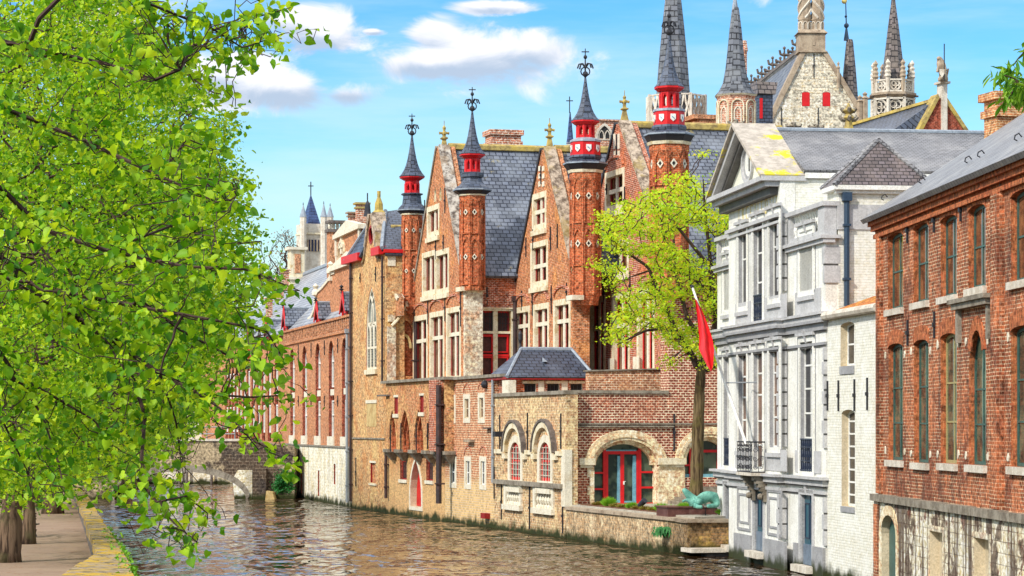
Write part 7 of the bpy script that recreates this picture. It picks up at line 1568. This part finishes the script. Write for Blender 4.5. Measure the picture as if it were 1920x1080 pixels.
# canal end beyond the bridge
FW = Face(300, 236, u=(1, -.05)); B = thing('quay_wall', FW.P(3, 0, 0), 'low pale quay wall seen through the bridge arch', 'wall'); m = MB(); m.box(FW, FW.s(150), FW.s(520), -1, 1.35, -1.5, 0); m.build('wall', 'stone_base_pale', B); m = MB(); m.box(FW, FW.s(150), FW.s(520), 1.35, 1.5, -1.6, .1); m.build('coping', 'stone_dark', B)
for x in (338, 352, 398): m = MB(); m.tube([FW.P(FW.s(x), -1, .4), FW.P(FW.s(x), 1.5, .4)], .12, 6); m.build('mooring_post', 'stone_dark', B)
land('far_ground', [(-70, 237.6), (6, 237.6), (6, 1200), (-400, 1200)], -1.5, 1.3, 'earth')
# left bank, path and parapet
def on_z(px, py, z): Y = (CAMZ - z) * FOC / (py - HOR); return (XP(px, Y), Y)
outer = [on_z(*p, 2.65) for p in ((255, 1110), (240, 1060), (222, 1025), (205, 1000), (190, 975), (178, 958), (168, 940), (160, 925), (150, 912), (141, 903))]
inner = [on_z(*p, 2.65) for p in ((112, 1083), (183, 1040), (176, 1020), (166, 992), (160, 972), (152, 952), (146, 935), (141, 922), (134, 912), (129, 903))]
outer += [(-27, 160), (-33, 181)]; inner += [(-28.1, 160), (-34, 181)]
outer = [(-7.6, 20), (-7.0, 36)] + outer; inner = [(-8.6, 20), (-8.3, 36)] + inner
mid_ = [((a[0] + b[0]) / 2, (a[1] + b[1]) / 2) for a, b in zip(outer, inner)]
land('path', mid_ + [(-34, 300), (-200, 300), (-200, 20)], -1.5, 2.2, 'path_gravel')
B = thing('quay_parapet', (*mid_[6], 0), 'low curving stone quay parapet crusted with yellow lichen beside the path', 'parapet'); m = MB(); m2 = MB()
for i in range(len(outer) - 1):
    a, b, c, d = inner[i], inner[i + 1], outer[i + 1], outer[i]
    m.hexa([(*d, -1.5), (*c, -1.5), (*b, -1.5), (*a, -1.5), (*d, 2.5), (*c, 2.5), (*b, 2.5), (*a, 2.5)])
    k = max(1, int(math.dist(outer[i], outer[i + 1]) / 1.6))
    for j in range(k):
        t0, t1 = j / k, (j + 1) / k - .012; l = lambda p, q, t: (p[0] + (q[0] - p[0]) * t, p[1] + (q[1] - p[1]) * t)
        e = .012 * (j % 3); P8 = [l(d, c, t0), l(d, c, t1), l(a, b, t1), l(a, b, t0)]; cx_, cy_ = mid_[i]
        P8 = [(x + (x - l(mid_[i], mid_[i + 1], .5)[0]) * .05, y) for x, y in P8]
        m2.hexa([(*p, 2.5) for p in P8] + [(*p, 2.66 + e) for p in P8])
m.build('wall', 'stone_dark', B); m2.build('coping_stones', 'parapet_lichen', B)
# moss and grass growing over the near corner of the parapet
pts = []
for _ in range(3600):
    t = rng.random() ** 1.2 * 3.4; i = int(t) + 2; f = t - int(t); a = outer[i]; b = outer[i + 1]; x, y = a[0] + (b[0] - a[0]) * f, a[1] + (b[1] - a[1]) * f; dz = rng.random() ** 1.3
    pts.append((x + .1 + .08 * rng.random() - .35 * (dz < .2) * rng.random(), y, 2.68 - dz * .9))
o = leaf_cloud(np.array(pts), .09, 'leaf_grass', 'moss', None, up=.2); props(o, 'yellow-green moss and grass hanging over the near corner of the quay parapet', 'moss', kind='stuff')
# iron bench
bx, by = on_z(52, 1008, 2.2); T = thing('bench', (bx, by, 2.2), 'black cast-iron bench end partly hidden behind the slim tree trunk', 'bench'); m = MB(); k = by / FOC
def cast(pl, r): m.tube([(XP(x, by), by + dy, ZY(y, by)) for x, y, dy in pl], r, 6)
cast([(38, 1008, 0), (33, 1002, 0), (33, 995, 0), (38, 988, 0), (45, 984, 0), (47, 976, 0), (43, 969, 0), (36, 968, 0), (31, 972, 0)], [.045, .05, .055, .06, .07, .06, .05, .045, .035]); cast([(46, 1007, .1), (42, 1000, .1), (40, 992, .1)], .05); cast([(45, 984, 0), (56, 986, 0), (66, 992, 0)], .055); cast([(66, 992, 0), (64, 1000, 0), (67, 1007, 0)], .05)
m.build('frame', 'iron', T); m = MB()
for i in range(4): yy = 983 - i * 0; m.abox(XP(40, by) + .02, XP(66, by), by + .15 + i * .14, by + .26 + i * .14, ZY(985, by), ZY(983, by))
m.build('seat', 'iron', T); m = MB(); 
for i in range(3): m.abox(XP(46, by), XP(47.5, by) + .02, by + .15, by + 1.6, ZY(978 - i * 5, by), ZY(975 - i * 5, by))
m.build('backrest', 'iron', T)
# ---------------------------------------------------------------- linden trees on the left bank
def linden(idx, base, trk, rads, poly, n, Y0, Y1, leaf, per, rc, mat, label, hole=0.0, r0=.008, shape='far', hs=60, mid=None, droop=.5):
    T_ = thing('linden_tree', base, label, 'tree', 'linden trees on the left bank'); trunk(T_, trk, rads)
    c_ = scatter(poly, n, Y0, Y1, hole, hs); A_, par, load, ends = grow(trk[:-1] + [trk[-1]] + (mid or []), c_, sub=3, jit=.11)
    branches(A_, par, load, r0, .5, 'limb', 'twig', T_, minr=r0, skip=len(trk) - 1, maxr=min(.07, rads[-1] * .95))
    leaf_cloud(crown_points(A_[ends], per, rc), leaf, mat, 'crown', T_, shape, droop=droop); return T_
x, y = on_z(12, 1054, 2.2)
linden(1, (x, y, 2.2), [(x, y, 2.15), (x + .12, y, 3.4), (x + .35, y, 5.0), (x + .3, y + .1, 7.2)], [.36, .25, .24, .2], [(-60, -60), (270, -60), (300, 60), (345, 140), (395, 180), (420, 235), (400, 300), (452, 350), (440, 440), (425, 520), (415, 600), (370, 680), (350, 760), (310, 830), (260, 860), (210, 830), (130, 880), (60, 930), (-60, 950)], 1500, 56, 66, .115, 26, .34, 'leaf_linden_far', 'linden with a thick ridged trunk leaning at the left frame edge', .12)
x, y = on_z(54, 1020, 2.2)
linden(2, (x, y, 2.2), [(x, y, 2.15), (x + .02, y, 3.3), (x + .05, y, 5.0), (x + .2, y, 8)], [.21, .15, .14, .12], [(-60, 100), (250, 40), (330, 200), (380, 330), (430, 470), (420, 600), (380, 720), (330, 800), (250, 850), (150, 900), (80, 950), (30, 960), (-60, 930)], 900, 67, 76, .12, 26, .4, 'leaf_linden_far', 'linden with the slimmest trunk, standing in front of the iron bench', .1)
x, y = on_z(99, 963, 2.2)
linden(3, (x, y, 2.2), [(x, y, 2.15), (x, y, 4), (x + .1, y, 6), (x + .3, y, 9)], [.42, .3, .3, .25], [(0, 500), (120, 380), (300, 420), (400, 520), (410, 640), (390, 730), (340, 790), (300, 850), (260, 885), (200, 905), (120, 915), (0, 900)], 900, 84, 98, .15, 26, .5, 'leaf_linden', 'linden with a stout dark trunk further along the path close to the parapet')
x, y = on_z(78, 950, 2.2)
linden(4, (x, y, 2.2), [(x, y, 2.15), (x, y, 4.5), (x, y, 8)], [.25, .2, .18], [(-40, 650), (80, 560), (180, 640), (200, 800), (180, 900), (60, 915), (-40, 930)], 350, 96, 108, .16, 26, .5, 'leaf_linden', 'linden with a reddish brown trunk just left of the stout dark one')
x, y = -29, 150
linden(5, (x, y, 2.2), [(x, y, 2.15), (x, y, 5), (x + .3, y, 9)], [.35, .3, .25], [(100, 560), (250, 480), (360, 540), (380, 640), (365, 740), (330, 820), (280, 865), (200, 890), (120, 880)], 600, 142, 160, .22, 26, .8, 'leaf_linden', 'farthest linden, filling the gap beside the bridge')
# middle tree with visible limbs, trunk outside the frame
linden(6, (-9.6, 36, 2.2), [(-9.6, 36, 2.1), (-9.5, 36, 4.5), (-9.2, 36, 6.5), (-8.4, 36, 8.0)], [.4, .34, .3, .22], [(-60, -60), (330, -60), (345, 20), (300, 60), (335, 110), (350, 160), (410, 175), (380, 215), (430, 238), (400, 290), (460, 330), (430, 390), (455, 420), (470, 470), (495, 520), (470, 570), (450, 640), (390, 690), (390, 760), (370, 800), (320, 850), (280, 850), (220, 780), (150, 860), (90, 900), (20, 930), (-60, 900)], 1700, 31, 41, .052, 34, .17, 'leaf_linden', 'middle-distance linden reaching in from the left edge, its trunk outside the picture', .35, .0022, 'near', 45)
# nearest sprays: big heart-shaped leaves on drooping branches
T = thing('linden_tree', (-5.6, 17, 2.2), 'nearest linden with big heart-shaped leaves on long branches reaching furthest right', 'tree', 'linden trees on the left bank')
trk = [(-5.6, 17, 2.1), (-5.5, 17, 4.5), (-5.2, 17, 6.5), (-4.9, 17, 7.6)]; trunk(T, trk, [.38, .32, .28, .2])
sprays = [[(-120, 560), (0, 515), (120, 548), (260, 575), (400, 600), (500, 620), (535, 680)], [(-100, 330), (0, 350), (80, 430), (200, 470), (350, 500), (460, 505), (562, 545)], [(260, 560), (340, 620), (430, 668), (540, 690)],
          [(0, 515), (150, 600), (300, 700), (400, 755), (480, 830), (556, 858)], [(120, 548), (230, 650), (272, 780), (262, 900), (300, 950), (330, 985), (372, 1018)], [(262, 880), (232, 905), (205, 935)], [(300, 940), (350, 930), (392, 965), (385, 985)],
          [(-100, 150), (0, 200), (150, 260), (300, 330), (420, 385), (462, 352)], [(150, -80), (262, 0), (330, 60), (338, 130), (395, 172), (415, 178)], [(262, 0), (400, 55), (470, 35), (545, 14)], [(400, 55), (455, 90), (535, 62)], [(338, 130), (365, 80), (430, 110)],
          [(-80, 600), (0, 660), (80, 780), (110, 870), (122, 925)], [(0, 780), (50, 880), (60, 930)], [(300, 700), (400, 740), (470, 745), (548, 740)], [(200, 470), (330, 420), (420, 460), (490, 452)], [(-60, 700), (60, 720), (180, 790), (210, 860)], [(300, 330), (350, 260), (400, 280)],
          [(300, 700), (330, 790), (340, 870)], [(-80, 60), (60, 90), (200, 120), (290, 150)], [(-80, 430), (60, 520), (200, 640), (250, 720)]]
guide = []; cl = []
for sp in sprays:
    P = np.array(sp, float); L_ = np.concatenate([[0], np.cumsum(np.linalg.norm(np.diff(P, axis=0), axis=1))]); Yb = 16.2 + .9 * rng.random(); n = int(L_[-1] / 12)
    for i in range(n + 1):
        t = L_[-1] * i / n; x = np.interp(t, L_, P[:, 0]); y = np.interp(t, L_, P[:, 1]); Y = Yb + .8 * math.sin(t / 130); guide.append((XP(x, Y), Y, ZY(y, Y)))
        if i > n * .12:
            for _ in range(1 if rng.random() < (.9 if x < 330 or y < 420 else .55) else 0):
                sd_ = rng.normal() * 19 * (1 - .55 * i / n) + 3; cl.append((XP(x + rng.normal() * 10, Y + .1), Y + rng.normal() * .8, ZY(y + sd_, Y)))
guide = np.array(guide); cl = np.array(cl)
A_, par, load, ends = grow(trk, guide, jit=.02, bias=.06, sub=0, sag=0)
lo_ = len(A_)
A2_ = list(A_); par2 = list(par); e2 = []
for c_ in cl:
    j = int(np.argmin(np.linalg.norm(A_ - c_, axis=1))); A2_.append(c_); par2.append(j); e2.append(len(A2_) - 1)
load2 = np.concatenate([load, np.ones(len(cl))]); A2_ = np.array(A2_)
branches(A2_, par2, load2, .0028, .42, 'limb', 'twig', T, minr=.0028, skip=3, maxr=.018)
pts = np.concatenate([crown_points(A2_[e2], 7, .06, 1.0), crown_points(guide, 3, .05, 1.0)]); leaf_cloud(pts, .057, 'leaf_linden', 'crown', T, 'near', up=.35, jitter=.9, droop=.55)
# bare budding tree far behind
bp = (XP(525, 330), 330, 1.3); T = thing('tree', bp, 'thin bare budding tree in the distance left of the church tower', 'tree'); trk = [bp, (bp[0], 330, 12), (bp[0] + .3, 330, 18)]; trunk(T, trk, [.3, .22, .15])
c = scatter([(498, 540), (505, 470), (520, 435), (542, 428), (560, 455), (572, 520), (560, 560), (510, 560)], 260, 326, 334); A_, par, load, ends = grow(trk, c); branches(A_, par, load, .022, .45, 'limb', 'twig', T, minr=.025, skip=2); leaf_cloud(crown_points(A_[ends], 2, .3, 1), .28, 'leaf_bud', 'crown', T)
# ---------------------------------------------------------------- tree on the terrace
P3 = lambda x, y, Y=112: (XP(x, Y), Y, ZY(y, Y))
bp = (XP(1303, 112), 112, 1.6); T = thing('terrace_tree', bp, 'slender spring tree with sparse yellow-green leaves growing on the terrace behind the statue', 'tree')
trk = [(bp[0], 112, 1.5), P3(1306, 900), P3(1309, 800), P3(1312, 730), P3(1316, 680)]; trunk(T, trk, [.36, .29, .26, .23, .19], 'bark_moss')
limbs = [[(1314, 705), (1300, 670), (1278, 640), (1250, 615), (1220, 600), (1190, 590)], [(1316, 690), (1330, 655), (1345, 600), (1336, 540), (1330, 470), (1322, 400), (1318, 330)], [(1314, 700), (1340, 690), (1360, 660), (1372, 610)], [(1278, 640), (1240, 560), (1215, 500), (1170, 470), (1140, 440)], [(1330, 500), (1290, 450), (1250, 400), (1215, 370)], [(1250, 615), (1210, 620), (1170, 640), (1150, 650)], [(1330, 655), (1290, 600), (1270, 530), (1262, 440), (1255, 380)], [(1336, 560), (1300, 520), (1240, 500), (1180, 520)]]
g_ = []
for li, L in enumerate(limbs):
    P = np.array(L, float); L_ = np.concatenate([[0], np.cumsum(np.linalg.norm(np.diff(P, axis=0), axis=1))]); dY = rng.normal() * 1.6
    for t in np.arange(10, L_[-1], 10): g_.append(P3(np.interp(t, L_, P[:, 0]), np.interp(t, L_, P[:, 1]), 112 + dY * t / L_[-1]))
cl = scatter([(1318, 282), (1355, 325), (1378, 400), (1376, 480), (1350, 560), (1352, 650), (1335, 690), (1280, 650), (1250, 690), (1255, 640), (1200, 650), (1150, 655), (1140, 610), (1180, 560), (1150, 545), (1115, 500), (1140, 470), (1120, 420), (1125, 395), (1160, 400), (1170, 360), (1230, 360), (1250, 320), (1290, 330)], 560, 108.5, 115.5, .32, 26)
A_, par, load, ends = grow(trk, np.array(g_), jit=.02, bias=.05, sub=0); 
B_, par2, load2, e2 = list(A_), list(par), list(load), []
for c_ in cl[np.argsort(np.linalg.norm(cl - np.array(trk[-1]), axis=1))]:
    Bn = np.array(B_[4:]); j = int(np.argmin(np.linalg.norm(Bn - c_, axis=1))) + 4; md = (np.array(B_[j]) + c_) / 2 + rng.normal(size=3) * .05; B_.append(md); par2.append(j); load2.append(1); B_.append(c_); par2.append(len(B_) - 2); load2.append(1); e2.append(len(B_) - 1)
B_ = np.array(B_); branches(B_, par2, np.array(load2), .021, .5, 'limb', 'twig', T, minr=.014, skip=3, maxr=.2)
leaf_cloud(crown_points(B_[e2], 40, .25, .4), .12, 'leaf_spring', 'crown', T, up=.5)
# chestnut at the right edge, trunk outside the frame
T = thing('chestnut_tree', (14.5, 46, 1.4), 'chestnut tree with drooping fingered leaves at right frame edge above the chimney', 'tree'); trk = [(14.5, 46, 1.3), (14.4, 46, 7), (14, 46, 11)]; trunk(T, trk, [.4, .32, .25])
cl = scatter([(1975, 70), (1930, 85), (1900, 95), (1880, 135), (1872, 165), (1875, 190), (1900, 185), (1930, 180), (1990, 200), (2150, 160), (2150, 60)], 90, 44, 48); A_, par, load, ends = grow(trk, cl); branches(A_, par, load, .012, .5, 'limb', 'twig', T, minr=.01, skip=2); leaf_cloud(crown_points(A_[ends], 24, .08, .6), .26, 'leaf_chestnut', 'crown', T, 'long', up=.3, droop=1.2)
# ---------------------------------------------------------------- bronze: one folded figure and a raised limb
bp = (XP(1318, 107.6), 107.6, 1.96); T = thing('bronze_statue', bp, 'green bronze figure folded face-down with a raised limb on the granite pedestal', 'statue'); YB = 107.6
figure([(1330, 928, 0, .27), (1339, 931, -.05, .25), (1344, 940, -.1, .17), (1345, 948, -.2, .12), (1335, 948.5, -.35, .10), (1325, 949, -.45, .085), (1320, 928, 0, .28), (1311, 934, -.05, .27), (1307, 941, -.15, .18), (1316, 943, -.38, .20), (1304, 947, .0, .14), (1308, 950, -.5, .09), (1318, 950.5, -.6, .07), (1336, 934, .3, .2), (1342, 947, .35, .12)],
       [(0, 1), (1, 2), (2, 3), (3, 4), (4, 5), (0, 6), (6, 7), (7, 8), (8, 9), (7, 10), (10, 11), (11, 12), (0, 13), (13, 14)], YB, 'copper_green', 'body', T)
figure([(1304, 942, .1, .24), (1299, 937, .1, .22), (1292, 929, .05, .18), (1286, 922, 0, .13), (1280, 916, 0, .10), (1297, 942, -.1, .14), (1289, 937, -.1, .09), (1284, 938, -.1, .06), (1279, 941, -.1, .05)], [(0, 1), (1, 2), (2, 3), (3, 4), (0, 5), (5, 6), (6, 7), (7, 8)], YB, 'copper_green', 'raised_limb', T)
